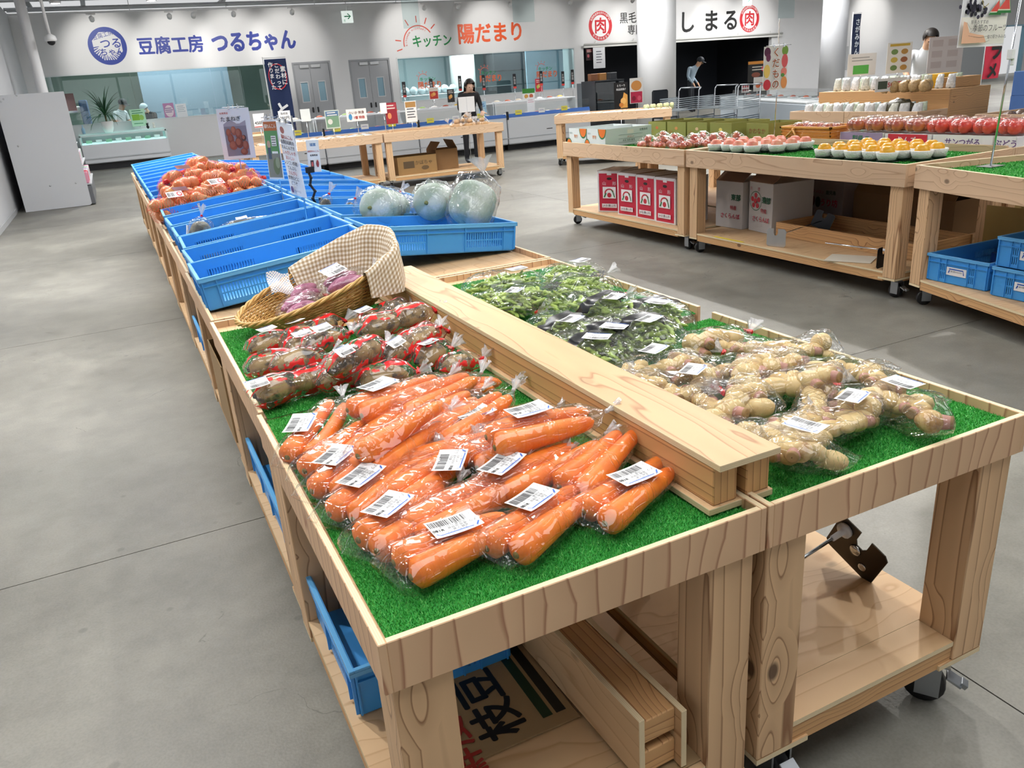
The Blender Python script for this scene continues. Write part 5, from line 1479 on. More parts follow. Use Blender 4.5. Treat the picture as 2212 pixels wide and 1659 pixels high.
# ------------------------------------------------------------------ wicker basket with a gingham cloth
WICK = flat('#c9a05c', 0.45, var=0.22, vs=35)
WICK2 = flat('#b98a48', 0.5, var=0.22, vs=35)
BC = (0.512, 2.555)
def b_pt(a, s, out=0.0):
    ca, sa = math.cos(a), math.sin(a)
    bx, by = 0.155*ca+0.02, 0.115*sa
    rx, ry = 0.262*ca, 0.185*sa
    zr = 0.128+0.082*ca+0.010*sa
    k = s**0.8
    x = bx+(rx-bx)*k; y = by+(ry-by)*k
    z = 0.006+0.022*(1+ca)*(1-s)+zr*s**1.25
    l = math.hypot(x, y) or 1
    return Vector((BC[0]+x*(1+out/l), BC[1]+y*(1+out/l), 0.686+z))
bas = thing('wicker_basket', 'oval wicker basket tilted on the turf, lined with a gingham cloth', 'basket', (0, 0, 0))
q = MB(); NS = 46
for k in range(NS):
    a = 2*math.pi*k/NS
    q.tube([b_pt(a, s/6) for s in range(7)], 0.0024, 5)
q.build('stakes', WICK2, bas)
for lv in range(22):
    s = 0.05+lv*0.043
    if s > 0.97: break
    q = MB(); pts = []
    for k in range(NS*2+1):
        a = math.pi*k/NS
        off = 0.0034*(1 if (k+lv*2) % 4 < 2 else -1)*(1 if k % 2 == 0 else 0.2)
        pts.append(b_pt(a, min(1, s+0.006*math.sin(a*3+lv)), off))
    q.tube(pts, 0.0026, 5, caps=False); q.build('weaver', WICK if lv % 2 else WICK2, bas)
q = MB()
for ph in range(3):
    q.tube([b_pt(2*math.pi*k/150, 1.0)+Vector((0, 0, 0.0045*math.sin(k*0.55+ph*2.09)))+Vector((math.cos(2*math.pi*k/150), math.sin(2*math.pi*k/150), 0))*0.0055*math.cos(k*0.55+ph*2.09) for k in range(151)], 0.0045, 6, caps=False)
q.build('braided_rim', WICK, bas)
q = MB(); rows = []
for j in range(9):
    rows.append([tuple(Vector((BC[0]+0.02+0.155*math.cos(2*math.pi*k/NS)*j/8, BC[1]+0.115*math.sin(2*math.pi*k/NS)*j/8, 0.692))) for k in range(NS)])
q.grid(rows, True); q.build('basket_floor', WICK2, bas)

def gingham():
    m = bpy.data.materials.new('gingham_cloth'); nt, N, L, P = nodes_of(m)
    uv = N.new('ShaderNodeUVMap'); outs = []
    sp = N.new('ShaderNodeSeparateXYZ'); L.new(uv.outputs[0], sp.inputs[0])
    for i in (0, 1):
        mu = N.new('ShaderNodeMath'); mu.operation = 'MULTIPLY'; mu.inputs[1].default_value = 1/0.0145; L.new(sp.outputs[i], mu.inputs[0])
        fr = N.new('ShaderNodeMath'); fr.operation = 'FRACT'; L.new(mu.outputs[0], fr.inputs[0])
        lt = N.new('ShaderNodeMath'); lt.operation = 'LESS_THAN'; lt.inputs[1].default_value = 0.5; L.new(fr.outputs[0], lt.inputs[0]); outs.append(lt)
    ad = N.new('ShaderNodeMath'); ad.operation = 'ADD'; L.new(outs[0].outputs[0], ad.inputs[0]); L.new(outs[1].outputs[0], ad.inputs[1])
    hf = N.new('ShaderNodeMath'); hf.operation = 'MULTIPLY'; hf.inputs[1].default_value = 0.5; L.new(ad.outputs[0], hf.inputs[0])
    r = ramp(N, [(0.0, srgb('#e8e2d8')), (0.5, srgb('#c6b49a')), (1.0, srgb('#a38b6c'))]); r.color_ramp.interpolation = 'LINEAR'; L.new(hf.outputs[0], r.inputs[0])
    L.new(r.outputs[0], P.inputs['Base Color']); P.inputs['Roughness'].default_value = 0.85
    return m
cl = thing('gingham_cloth', 'beige and white gingham cloth draped over the back of the basket', 'cloth', (0, 0, 0))
q = MB(); V = []; U = []
A0, A1, NA, NV = math.radians(-66), math.radians(100), 60, 26
rows = []; uvr = []
arc = 0.0; prevp = None
for i in range(NA+1):
    f = i/NA; a = A0+(A1-A0)*f
    hang = 0.115*max(0.0, 1-abs((f-0.26)/0.34))**0.6+0.016
    col = []; cu = []
    p0 = b_pt(a, 1.0)
    if prevp is not None: arc += (p0-prevp).length
    prevp = p0
    out = Vector((math.cos(a), math.sin(a), 0))
    lift = 0.050*max(0.0, 1-abs((f-0.62)/0.42))      # the cloth stands up past the rim at the back
    lin = 0.0
    prev = None
    for j in range(NV+1):
        v = j/NV
        if v < 0.5:
            s = 0.22+0.78*(v/0.5); p = b_pt(a, s, -0.010)+Vector((0, 0, 0.008+lift*(v/0.5)**2))
        elif v < 0.62:
            t = (v-0.5)/0.12*math.pi; p = p0+Vector((0, 0, 0.008+lift))+out*(-0.010*math.cos(t)+0.008)+Vector((0, 0, 0.014*math.sin(t)))
        else:
            t = (v-0.62)/0.38; p = p0+out*(0.019+0.012*t)+Vector((0, 0, 0.006+lift-(hang+lift)*t))
        w = 0.005*math.sin(f*26+v*3)+0.004*mnoise.noise(Vector((f*9, v*5, 1.0)))
        p = p+out*w
        if prev is not None: lin += (p-prev).length
        prev = p
        col.append(tuple(p)); cu.append((arc, lin))
    rows.append(col); uvr.append(cu)
for i in range(NA):
    for j in range(NV):
        q.add([rows[i][j], rows[i+1][j], rows[i+1][j+1], rows[i][j+1]], [(0, 1, 2, 3)], 0, [[uvr[i][j], uvr[i+1][j], uvr[i+1][j+1], uvr[i][j+1]]], True)
cloth = q.build('cloth_sheet', gingham(), cl)
bpy.context.view_layer.update()
import bmesh as _bm
_b = _bm.new(); _b.from_mesh(cloth.data); _bm.ops.remove_doubles(_b, verts=_b.verts, dist=1e-6); _b.to_mesh(cloth.data); _b.free()

# purple sweet potatoes in three bags, a scrap of foam netting
def potato_mesh(L, r, s):
    q = MB(); rows = []
    for j in range(15):
        u = j/14; k = math.sin(math.pi*(0.03+0.94*u))**0.7*(1+0.08*math.sin(u*7+s))
        rows.append([(u*L, r*k*math.cos(2*math.pi*i/14)+0.01*math.sin(u*3.1), r*k*math.sin(2*math.pi*i/14)) for i in range(14)])
    q.grid(rows, True, 0, True, True); return q.mesh('sweet_potato', SWEETP)
SPM = [potato_mesh(0.13, 0.026, 0), potato_mesh(0.11, 0.023, 2), potato_mesh(0.12, 0.021, 4)]
def sp_bag(k, M, n, label, lab):
    t = thing('sweet_potato_bag', label, 'sweet potatoes', M=M, group='bags of purple sweet potatoes in the basket')
    sph = []; rr = random.Random(k)
    for j in range(n):
        T = Matrix.Translation((0.01*j, (j-(n-1)/2)*0.042, 0.006*(j % 2))) @ Matrix.Rotation(rr.uniform(-0.2, 0.2), 4, 'Z')
        link('sweet_potato', SPM[(k+j) % 3], t, M=T)
        L, r = ((0.13, 0.026), (0.11, 0.023), (0.12, 0.021))[(k+j) % 3]
        for i in range(7):
            p = T @ Vector((L*i/6, 0, 0)); sph.append((p.x, p.y, p.z, r*math.sin(math.pi*(0.08+0.84*i/6))**0.6))
    x1 = max(s[0] for s in sph)
    rings, end = hull_film(sph, -0.02, x1+0.045, 26, 24, 0.004, 0.004, k*2.2, tie=True)
    q = MB(); q.grid(rings, True, 0); q.build('plastic_film', FILM2, t)
    link('tied_end', tie_part((end[0]-0.004, end[1], end[2]), k+1, 0.035, 0.018, (1, 0.1, 0.7), red=True), t)
    if lab: link('price_label', LAB_C[1], t, M=Matrix.Translation((0.05, 0.0, 0.045)) @ Matrix.Rotation(0.3, 4, 'Z') @ Matrix.Rotation(0.35, 4, 'X'))
sp_bag(1, Matrix.Translation((0.385, 2.52, 0.745)) @ Matrix.Rotation(0.35, 4, 'Z') @ Matrix.Rotation(-0.12, 4, 'Y'), 2, 'bag of purple sweet potatoes low in the basket lip with red tape', False)
sp_bag(2, Matrix.Translation((0.44, 2.60, 0.758)) @ Matrix.Rotation(0.5, 4, 'Z') @ Matrix.Rotation(-0.1, 4, 'Y'), 2, 'bag of purple sweet potatoes under the foam net scrap in the basket', False)
sp_bag(3, Matrix.Translation((0.53, 2.56, 0.795)) @ Matrix.Rotation(0.15, 4, 'Z') @ Matrix.Rotation(-0.15, 4, 'Y'), 3, 'bag of purple sweet potatoes with a white slip against the gingham cloth', True)
def foam_mat():
    m = bpy.data.materials.new('foam_net'); m.use_nodes = True; nt = m.node_tree; N, L = nt.nodes, nt.links; P = N['Principled BSDF']
    P.inputs['Base Color'].default_value = (0.92, 0.92, 0.93, 1); P.inputs['Roughness'].default_value = 0.7
    uv = N.new('ShaderNodeUVMap'); hs = []
    for ang in (0.75, -0.75):
        mp = N.new('ShaderNodeMapping'); mp.inputs['Rotation'].default_value = (0, 0, ang); L.new(uv.outputs[0], mp.inputs[0])
        sp = N.new('ShaderNodeSeparateXYZ'); L.new(mp.outputs[0], sp.inputs[0])
        sn = N.new('ShaderNodeMath'); sn.operation = 'MULTIPLY'; sn.inputs[1].default_value = 12.0; L.new(sp.outputs[0], sn.inputs[0])
        fr = N.new('ShaderNodeMath'); fr.operation = 'FRACT'; L.new(sn.outputs[0], fr.inputs[0])
        gt = N.new('ShaderNodeMath'); gt.operation = 'LESS_THAN'; gt.inputs[1].default_value = 0.52; L.new(fr.outputs[0], gt.inputs[0]); hs.append(gt)
    mx = N.new('ShaderNodeMath'); mx.operation = 'MAXIMUM'; L.new(hs[0].outputs[0], mx.inputs[0]); L.new(hs[1].outputs[0], mx.inputs[1])
    L.new(mx.outputs[0], P.inputs['Alpha'])
    return m
FOAM = foam_mat()
q = MB(); rows = []
for j in range(9):
    rows.append([(0.08*i/12-0.04, 0.075*j/8-0.037, 0.010*math.sin(i*0.5)+0.006*math.sin(j*0.9)) for i in range(13)])
q.grid(rows); o = tag(q.build('foam_net_scrap', FOAM), 'scrap of white foam netting on the sweet potatoes in the basket', 'foam net')
o.matrix_world = Matrix.Translation((0.415, 2.655, 0.815)) @ Matrix.Rotation(0.9, 4, 'X') @ Matrix.Rotation(0.3, 4, 'Y')

# ------------------------------------------------------------------ sign stands among the crates
def stand_parts(t, base, top, r=0.004, plate=True, mat=CHROME):
    q = MB(); q.tube([base, top], r, 8); q.build('pole', mat, t)
    if plate:
        q = MB(); q.box(base[0]-0.06, base[0]+0.06, base[1]-0.045, base[1]+0.045, base[2]-0.003, base[2], ch=0.001); q.build('base_plate', STEEL, t)
def clips(t, M, w, n=2):
    q = MB(); q.M = M
    q.tube([(-w*0.62, 0, -0.004), (w*0.62, 0, -0.004)], 0.0022, 6)
    for k in range(n):
        x = (-0.5+(k+0.5)/n*1.0)*w
        q.box(x-0.007, x+0.007, -0.014, 0.008, -0.006, 0.004, ch=0.001); q.tube([(x-0.004, 0.008, 0), (x-0.004, 0.02, 0)], 0.0015, 5)
    q.build('clip_bar', CHROME, t)
def sign_board(t, M, w, h, base='#f3f3f4', thick=0.003):
    q = MB(); q.box(-w/2, w/2, -h/2, h/2, -thick, 0, ch=0.0005); return link('board', q.mesh('board', flat(base, 0.35)), t, M=M)

# onion sign
t = thing('sign_stand', 'white sign with a photograph of brown onions standing behind the onion heap', 'sign', (0, 0, 0))
stand_parts(t, (0.806, 6.02, 0.80), (0.835, 6.02, 1.36))
M = frame((0.822, 6.0, 1.172), (1, -0.03, -0.02), (0.045, 0, 1))
b = sign_board(t, M, 0.212, 0.332)
p = Print(); W, H = 0.212, 0.332
p.rect(-0.075, -0.145, 0.072, 0.065, '#8d8793'); p.poly([(-0.075, 0.065), (-0.03, 0.095), (0.02, 0.06), (0.072, 0.085), (0.072, 0.05), (-0.075, 0.05)], '#a7a2ad')
for (x, y, rx, ry, c) in ((-0.04, -0.03, 0.02, 0.032, '#8c4a36'), (-0.015, 0.02, 0.018, 0.03, '#a05c46'), (0.015, 0.0, 0.022, 0.034, '#8f4b38'), (-0.03, -0.075, 0.026, 0.03, '#9c5642'), (0.01, -0.06, 0.026, 0.036, '#7f4030'), (0.05, -0.08, 0.02, 0.032, '#9a5440'), (0.045, -0.03, 0.016, 0.02, '#5c3a30'), (0.035, -0.12, 0.024, 0.022, '#8d4a38'), (-0.05, 0.01, 0.016, 0.026, '#9a5542')):
    p.disc(x, y, rx, ry, c, 16); p.disc(x-rx*0.2, y+ry*0.2, rx*0.6, ry*0.65, {'#8c4a36': '#a0604a', '#a05c46': '#b8735a'}.get(c, '#a9654e'), 14)
p.text('たまねぎ', -0.022, 0.098, 0.034, '#3c3a3e', bold=0.012); p.text('佐賀県産', -0.062, 0.136, 0.014, '#c8502c', bold=0.01)
p.build('print', b)
clips(t, frame((0.833, 5.995, 1.345), (1, -0.03, -0.02), (0.045, 0, 1)), 0.12)

# lotus root poster turned edge-on
t = thing('sign_stand', 'narrow turned poster with an orange heading and a farmer in a green field', 'sign', (0, 0, 0))
stand_parts(t, (0.856, 4.82, 0.765), (0.838, 4.82, 1.30))
M = frame((0.835, 4.78, 1.112), (0.42, -0.9, 0), (0.05, 0, 1))
b = sign_board(t, M, 0.135, 0.32)
p = Print(); p.rect(-0.06, -0.15, 0.06, 0.15, '#b9c4b0'); p.rect(-0.06, 0.102, 0.06, 0.15, '#d0703a'); p.text('福れんこん', 0, 0.126, 0.024, '#fbf4e8', bold=0.02, sx=0.9)
p.rect(-0.06, -0.15, 0.06, -0.02, '#8c8a7c'); p.rect(-0.06, -0.02, 0.06, 0.102, '#5d9a5a')
p.disc(-0.03, 0.03, 0.016, 0.02, '#c9a48c'); p.rect(-0.045, -0.05, -0.015, 0.012, '#4a5a6a'); p.disc(0.02, -0.09, 0.03, 0.045, '#6f7a55'); p.disc(0.035, -0.07, 0.02, 0.03, '#9aa080')
p.rect(0.0, 0.02, 0.045, 0.075, '#f4f2ea'); p.rect(-0.005, -0.02, 0.05, -0.008, '#f4f2ea')
for k in range(4): p.rect(0.004, 0.064-k*0.013, 0.04, 0.068-k*0.013, '#3d3d3d', False)
p.build('print', b)
clips(t, frame((0.835, 4.77, 1.285), (0.42, -0.9, 0), (0.05, 0, 1)), 0.11)

# leaning text sign
t = thing('sign_stand', 'tall leaning white sign with rows of red and dark handwritten text', 'sign', (0, 0, 0))
stand_parts(t, (0.79, 3.93, 0.735), (0.80, 3.96, 1.30))
M = frame((0.762, 3.93, 1.105), (0.26, -0.95, -0.1), (-0.11, 0, 1))
b = sign_board(t, M, 0.15, 0.34)
p = Print(); rr = random.Random(4)
rowsT = ['福れんこん', '佐賀白石町の', 'れんこんです', 'しゃきしゃき', 'おいしい', 'レンコン料理', 'てんぷら', 'きんぴら', '煮物などに', 'どうぞ']
p.disc(-0.03, 0.135, 0.02, 0.016, '#a8645c')
for k, s in enumerate(rowsT): p.text(s, 0.0, 0.105-k*0.0235, 0.021, '#c2483c' if k in (0, 3, 4, 7) else '#3d3a44', bold=0.008)
p.disc(-0.035, -0.14, 0.014, 0.016, '#6d5a8c'); p.text('かみみね', 0.02, -0.142, 0.014, '#8a86a0')
p.build('print', b)
clips(t, frame((0.745, 3.92, 1.285), (0.26, -0.95, -0.1), (-0.11, 0, 1)), 0.12)

# small card in a black flexible clip
t = thing('clip_sign', 'small white lotus root card held by a black bendy clip on the crate rim', 'sign', (0, 0, 0))
pts = [Vector((0.920, 4.28, 0.845)), Vector((0.908, 4.28, 0.88)), Vector((0.925, 4.28, 0.915)), Vector((0.905, 4.28, 0.95)), Vector((0.915, 4.28, 0.985)), Vector((0.905, 4.28, 1.02))]
q = MB(); q.tube(pts, 0.007, 8)
for p_ in pts: q.ell(tuple(p_), (0.009, 0.009, 0.009), 8, 6)
q.build('flexible_arm', BLACK, t)
q = MB(); q.box(0.895, 0.96, 4.265, 4.295, 0.835, 0.848, ch=0.002); q.box(0.94, 0.955, 4.265, 4.295, 0.79, 0.88, ch=0.002); q.build('clamp', BLACK, t)
q = MB(); q.box(0.89, 0.935, 4.262, 4.272, 1.01, 1.04, ch=0.002); q.build('card_grip', BLACK, t)
M = frame((0.945, 4.275, 1.09), (1, 0, -0.04), (0.06, 0, 1))
b = sign_board(t, M, 0.064, 0.158)
p = Print(); p.rect(-0.029, -0.075, 0.029, 0.075, '#fbfbfb'); p.text('福富', 0, 0.056, 0.016, '#4f8ecb', bold=0.02); p.text('白石れんこん', 0, 0.024, 0.0098, '#c23a44', bold=0.03); p.text('佐賀県産', 0, 0.004, 0.010, '#44434f', bold=0.02)
p.rect(-0.02, -0.06, -0.004, -0.02, '#4b3a3f'); p.disc(-0.012, -0.04, 0.005, 0.013, '#d86a6a'); p.disc(0.015, -0.038, 0.007, 0.018, '#a6484a'); p.build('print', b)
# pink tag on the onions
q = MB(); q.box(-0.02, 0.02, -0.001, 0.001, 0, 0.06, ch=0.0005); o = tag(q.build('pink_tag', flat('#d88aa0', 0.5)), 'small pink plastic tag standing in the onion nets', 'tag'); o.location = (0.80, 5.62, 0.885); o.rotation_euler = (0.1, 0.1, 0.2)

# cardboard sheet on the lower shelf, reading edamame
t = thing('cardboard_sheet', 'flattened cardboard sheet with black edamame lettering and green bars on the lower shelf', 'cardboard', (0, 0, 0))
q = MB(); q.box(0.27, 0.602, 1.105, 1.55, 0.1862, 0.1905, ch=0.0005); q.build('sheet', flat('#a98d66', 0.8, var=0.06, vs=8), t)
p = Print(0.0002)   # local x = +y world, local y = -x world
p.rect(0.02, -0.252, 0.40, -0.23, '#0f1512'); p.rect(0.02, -0.222, 0.40, -0.20, '#17361f')
for s, x in (('枝', 0.065), ('豆', 0.165)): p.text(s, x, -0.12, 0.105, '#121214', bold=0.03)
p.text('鮮度', 0.03, -0.02, 0.085, '#a83228', bold=0.02)
p.build('print', t, Matrix(((0, -1, 0, 0.335), (1, 0, 0, 1.115), (0, 0, 1, 0.1906), (0, 0, 0, 1))))
q = MB(); q.box(0.66, 0.80, 0.90, 0.985, 0.187, 0.19, ch=0.0005)
tag(q.build('cardboard_scrap', flat('#a88b64', 0.8, var=0.06, vs=8)), 'scrap of brown cardboard on the shelf beside the divider beam end', 'cardboard').rotation_euler = (0, 0, 0)
# brown carton below the far tables
def carton(label, M, w, d, h, col, group=None, flaps=True, name='carton', prints=None, inner=None):
    t = thing(name, label, 'box', M=M, group=group)
    th = 0.004; m = flat(col, 0.8, var=0.05, vs=10)
    q = MB(); q.box(-w/2, w/2, -d/2, d/2, 0, th); q.box(-w/2, w/2, -d/2, -d/2+th, th, h); q.box(-w/2, w/2, d/2-th, d/2, th, h); q.box(-w/2, -w/2+th, -d/2+th, d/2-th, th, h); q.box(w/2-th, w/2, -d/2+th, d/2-th, th, h)
    q.build('carton_body', m, t)
    if flaps:
        for (sx, sy, ang) in ((0, -1, 0.5), (0, 1, 0.7), (-1, 0, 0.9), (1, 0, 1.1)):
            q = MB()
            if sy: q.M = Matrix.Translation((0, sy*d/2, h)) @ Matrix.Rotation(-sy*(-ang), 4, 'X'); q.box(-w/2+0.003, w/2-0.003, min(0, -sy*d*0.45), max(0, -sy*d*0.45), 0, th)
            else: q.M = Matrix.Translation((sx*w/2, 0, h)) @ Matrix.Rotation(sx*(ang), 4, 'Y'); q.box(min(0, -sx*w*0.4), max(0, -sx*w*0.4), -d/2+0.003, d/2-0.003, 0, th)
            q.build('flap', inner or m, t)
    return t
carton('brown carton with red marks on the lower shelf behind the lotus root table', Matrix.Translation((0.34, 3.15, 0.186)), 0.28, 0.42, 0.30, '#a88a62', flaps=False)
# ------------------------------------------------------------------ fruit on the fruit tables
PEACH = veg_mat('peach_skin', '#e8756a', '#f2b08c', 14, 0.45, bump=0.05)
MANGO = veg_mat('yellow_mango', '#f0a818', '#f6be3c', 14, 0.35, bump=0.05)
PLUM = veg_mat('plum_skin', '#c23a3c', '#d98a58', 12, 0.25, bump=0.05)
APPLE = veg_mat('apple_skin', '#d83438', '#e8664a', 12, 0.22, bump=0.05)
NECTAR = veg_mat('nectarine_skin', '#a83048', '#d0863e', 10, 0.25, bump=0.05)
def round_fruit(name, m, r, n=14):
    q = MB(); q.lathe([(0.0005, -r*0.82), (r*0.5, -r*0.9), (r*0.9, -r*0.5), (r, 0), (r*0.9, r*0.5), (r*0.55, r*0.84), (r*0.2, r*0.86), (0.0005, r*0.74)], n); return q.mesh(name, m)
PEA = round_fruit('peach', PEACH, 0.042); MAN = round_fruit('mango', MANGO, 0.043); PLU = round_fruit('plum', PLUM, 0.030); APP = round_fruit('apple', APPLE, 0.042); NEC = round_fruit('nectarine', NECTAR, 0.040)
q = MB(); q.lathe([(0.030, 0.0), (0.050, 0.010), (0.059, 0.030), (0.064, 0.050), (0.060, 0.054), (0.053, 0.034), (0.045, 0.013), (0.028, 0.003)], 20); FOAMCUP = q.mesh('foam_net_cup', flat('#f1f1ee', 0.75, var=0.06, vs=160, bump=0.6))
q = MB(); q.box(-0.052, 0.052, -0.052, 0.052, 0, 0.004, ch=0.002); q.lathe([(0.05, 0.004), (0.058, 0.014), (0.056, 0.014), (0.046, 0.006)], 18); TRAY = q.mesh('tray', flat('#15341f', 0.4))
def netted(name, kind, me, x, y, z, label, group, slip=False):
    t = thing(name, label, kind, (x, y, z), RNG.uniform(0, 6), group)
    link('tray', TRAY, t); link('foam_net_cup', FOAMCUP, t, (0, 0, 0.005)); link(me.name, me, t, (0, 0, 0.054))
    if slip: link('price_label', LAB_G[0], t, M=Matrix.Translation((0.03, -0.055, 0.035)) @ Matrix.Rotation(1.1, 4, 'X'))
    return t
FZ = FD+0.0095
k = 0
for j in range(5):
    for i in range(4):
        x, y = 4.16+i*0.125+0.02*(j % 2), 5.02-j*0.125-0.01*i
        if (i, j) in ((3, 0), (0, 4)): continue
        netted('netted_peach', 'peach', PEA, x, y, FZ, 'pinkish peach in a white foam net on the turf', 'netted peaches on the turf', k % 4 == 1); k += 1
for j in range(6):
    for i in range(4):
        x, y = 4.19+i*0.128+0.02*(j % 2), 3.98-j*0.122
        if (i, j) in ((0, 5), (3, 5)): continue
        netted('netted_mango', 'mango', MAN, x, y, FZ, 'yellow mango in a white foam net on the turf', 'netted yellow mangoes on the turf', k % 5 == 2); k += 1
# bags of plums
def plum_bag(k, x, y, label, n=7):
    t = thing('plum_bag', label, 'plums', (x, y, FZ), 0.5*k, 'bags of plums on the fruit table')
    sph = []; rr = random.Random(k)
    for i in range(n):
        a = i*2.4; p = Vector((0.062*math.cos(a)*(i > 0), 0.062*math.sin(a)*(i > 0), 0.03+(0.045 if i == 0 else 0)))
        link('plum', PLU, t, M=Matrix.Translation(p) @ Matrix.Rotation(rr.uniform(-1, 1), 4, 'X')); sph.append((p.x, p.y, p.z, 0.031))
    rings, end = hull_film(sph, -0.11, 0.15, 18, 18, 0.004, 0.004, k*1.7, tie=True, floor_z=0.0)
    q = MB(); q.grid(rings, True, 0); q.build('plastic_film', FILM2, t)
for k, (x, y) in enumerate(((4.10, 5.82), (4.12, 5.62), (4.14, 5.43), (4.30, 5.72), (4.33, 5.50), (4.36, 5.30), (4.50, 5.60), (4.53, 5.40), (4.55, 5.24), (4.42, 6.05))):
    plum_bag(k, x, y, 'clear bag of red and yellow plums on the turf' if k < 9 else 'clear bag of plums lying beside the white melon carton')

# white melon cartons
def melon_carton(label, x, y, side):
    M = Matrix.Translation((x, y, FZ)); w, d, h = 0.50, 0.31, 0.15
    t = carton(label, M, w, d, h, '#dfe6e4', 'white melon cartons', False, 'melon_carton')
    p = Print(0.0005)
    for (cx, r) in ((0.105, 0.07), (-0.155, 0.05)):
        p.disc(cx, 0.075 if cx > 0 else -0.075, r, r*1.25, '#2f7a4c', 24, True, 180 if cx > 0 else 0, 360 if cx > 0 else 180); p.disc(cx, 0.075 if cx > 0 else -0.075, r*0.84, r*1.05, '#ec7a2c', 24, True, 180 if cx > 0 else 0, 360 if cx > 0 else 180)
    for (x0, y0) in ((-0.05, -0.01), (-0.03, -0.01), (-0.005, -0.01)): p.stroke([(x0-0.005, y0+0.03), (x0, y0), (x0+0.008, y0+0.028)], 0.008, '#d98a50')
    p.text('島原の', -0.11, 0.035, 0.018, '#5a7a70')
    p.build('print', t, frame((-w/2-0.0006, 0, h/2), (0, -1, 0), (0, 0, 1)))
    if side:
        p = Print(0.0005); p.rect(-0.035, 0.02, 0.035, 0.055, '#f4efe2'); p.ring(0.06, 0.0, 0.0, 0.0001, '#2f5a48')
        p.text('メロン', 0.0, -0.005, 0.026, '#d97a44'); p.text('品名 島原 産地', -0.02, -0.035, 0.02, '#2f5a48'); p.text('全農長崎', 0.14, 0.045, 0.022, '#2f5a48')
        for yy in (0.012, -0.02, -0.052): p.rect(-0.13, yy, 0.13, yy+0.002, '#3c6a56', False)
        p.build('print_side', t, frame((0.02, -d/2-0.0006, h/2), (1, 0, 0), (0, 0, 1)))
melon_carton('open white melon carton with orange melon print by the table corner', 4.26, 6.83, False)
melon_carton('open white melon carton with green printed side next to the plums', 4.26, 6.50, True)
# olive cartons behind
for k, (x, y) in enumerate(((4.98, 6.62), (4.98, 6.32), (4.98, 6.02), (4.98, 5.70))):
    t = carton('olive green carton with folded flaps behind the plums, %s' % ('next to the melon cartons', 'second of four', 'third of four', 'beside the fruit banner')[k], Matrix.Translation((x, y, FZ)), 0.42, 0.28, 0.15, '#8c8a46', 'olive green cartons', False, 'olive_carton')
    p = Print(0.0005); p.disc(0, 0.02, 0.022, 0.014, ('#c86a3c', '#d08a4c', '#e0b890', '#e8d070')[k]); p.text('山形', -0.09, -0.01, 0.03, '#b0783c'); p.text('ラフランス', 0.06, -0.055, 0.018, '#5f7a38'); p.build('print', t, frame((-0.2106, 0, 0.075), (0, -1, 0), (0, 0, 1)))
t = carton('olive carton with red handwriting beside the woven picnic basket', Matrix.Translation((5.05, 5.36, FZ)), 0.36, 0.26, 0.14, '#8c8a46', 'olive green cartons', False, 'olive_carton')
p = Print(0.0005); p.text('かわなか', 0, 0.01, 0.05, '#8a3020'); p.build('print', t, frame((-0.1806, 0, 0.07), (0, -1, 0), (0, 0, 1)))

# picnic basket of plums
t = thing('picnic_basket', 'orange-brown woven picnic basket with crossed handles beside the apple boxes', 'basket', (5.02, 4.83, FZ), 0)
q = MB()
for j in range(9):
    o = 0.004*(j % 2)
    q.box(-0.15-o, 0.15+o, -0.25-o, -0.244-o, 0.012*j+0.004, 0.012*j+0.014); q.box(-0.15-o, 0.15+o, 0.244+o, 0.25+o, 0.012*j+0.004, 0.012*j+0.014); q.box(-0.15-o, -0.144-o, -0.25, 0.25, 0.012*j+0.004, 0.012*j+0.014); q.box(0.144+o, 0.15+o, -0.25, 0.25, 0.012*j+0.004, 0.012*j+0.014)
q.box(-0.145, 0.145, -0.245, 0.245, 0, 0.006)
q.build('woven_body', flat('#d0822c', 0.5, var=0.15, vs=40), t)
q = MB(); q.box(-0.162, 0.162, -0.262, -0.244, 0.108, 0.124, ch=0.002); q.box(-0.162, 0.162, 0.244, 0.262, 0.108, 0.124, ch=0.002); q.box(-0.162, -0.144, -0.262, 0.262, 0.108, 0.124, ch=0.002); q.box(0.144, 0.162, -0.262, 0.262, 0.108, 0.124, ch=0.002); q.build('rim_band', flat('#e09a44', 0.5), t)
for (y0, y1) in ((0.235, 0.10), (0.03, 0.12)):
    q = MB(); q.M = frame((-0.166, 0, 0), (0, 1, 0), (0, 0, 1)); q.tube([(y1, 0.11, 0), (y0, -0.0, -0.012)], 0.009, 6); q.build('handle', flat('#d89a50', 0.5), t)
for j in range(3):
    t = thing('plum_bag', 'flat clear bag lying in the picnic basket', 'plums', (5.02, 4.68+j*0.15, FZ+0.09), 0, 'bags in the picnic basket')
    sph = [(-0.04+0.04*i, 0.03*(-1)**i, 0.02, 0.03) for i in range(3)]
    for s in sph: link('plum', NEC, t, M=Matrix.Translation(s[:3]) @ Matrix.Scale(0.75, 4))
    rings, end = hull_film(sph, -0.09, 0.1, 16, 16, 0.004, 0.005, j+9.1, tie=False); q = MB(); q.grid(rings, True, 0); q.build('plastic_film', FILM2, t)

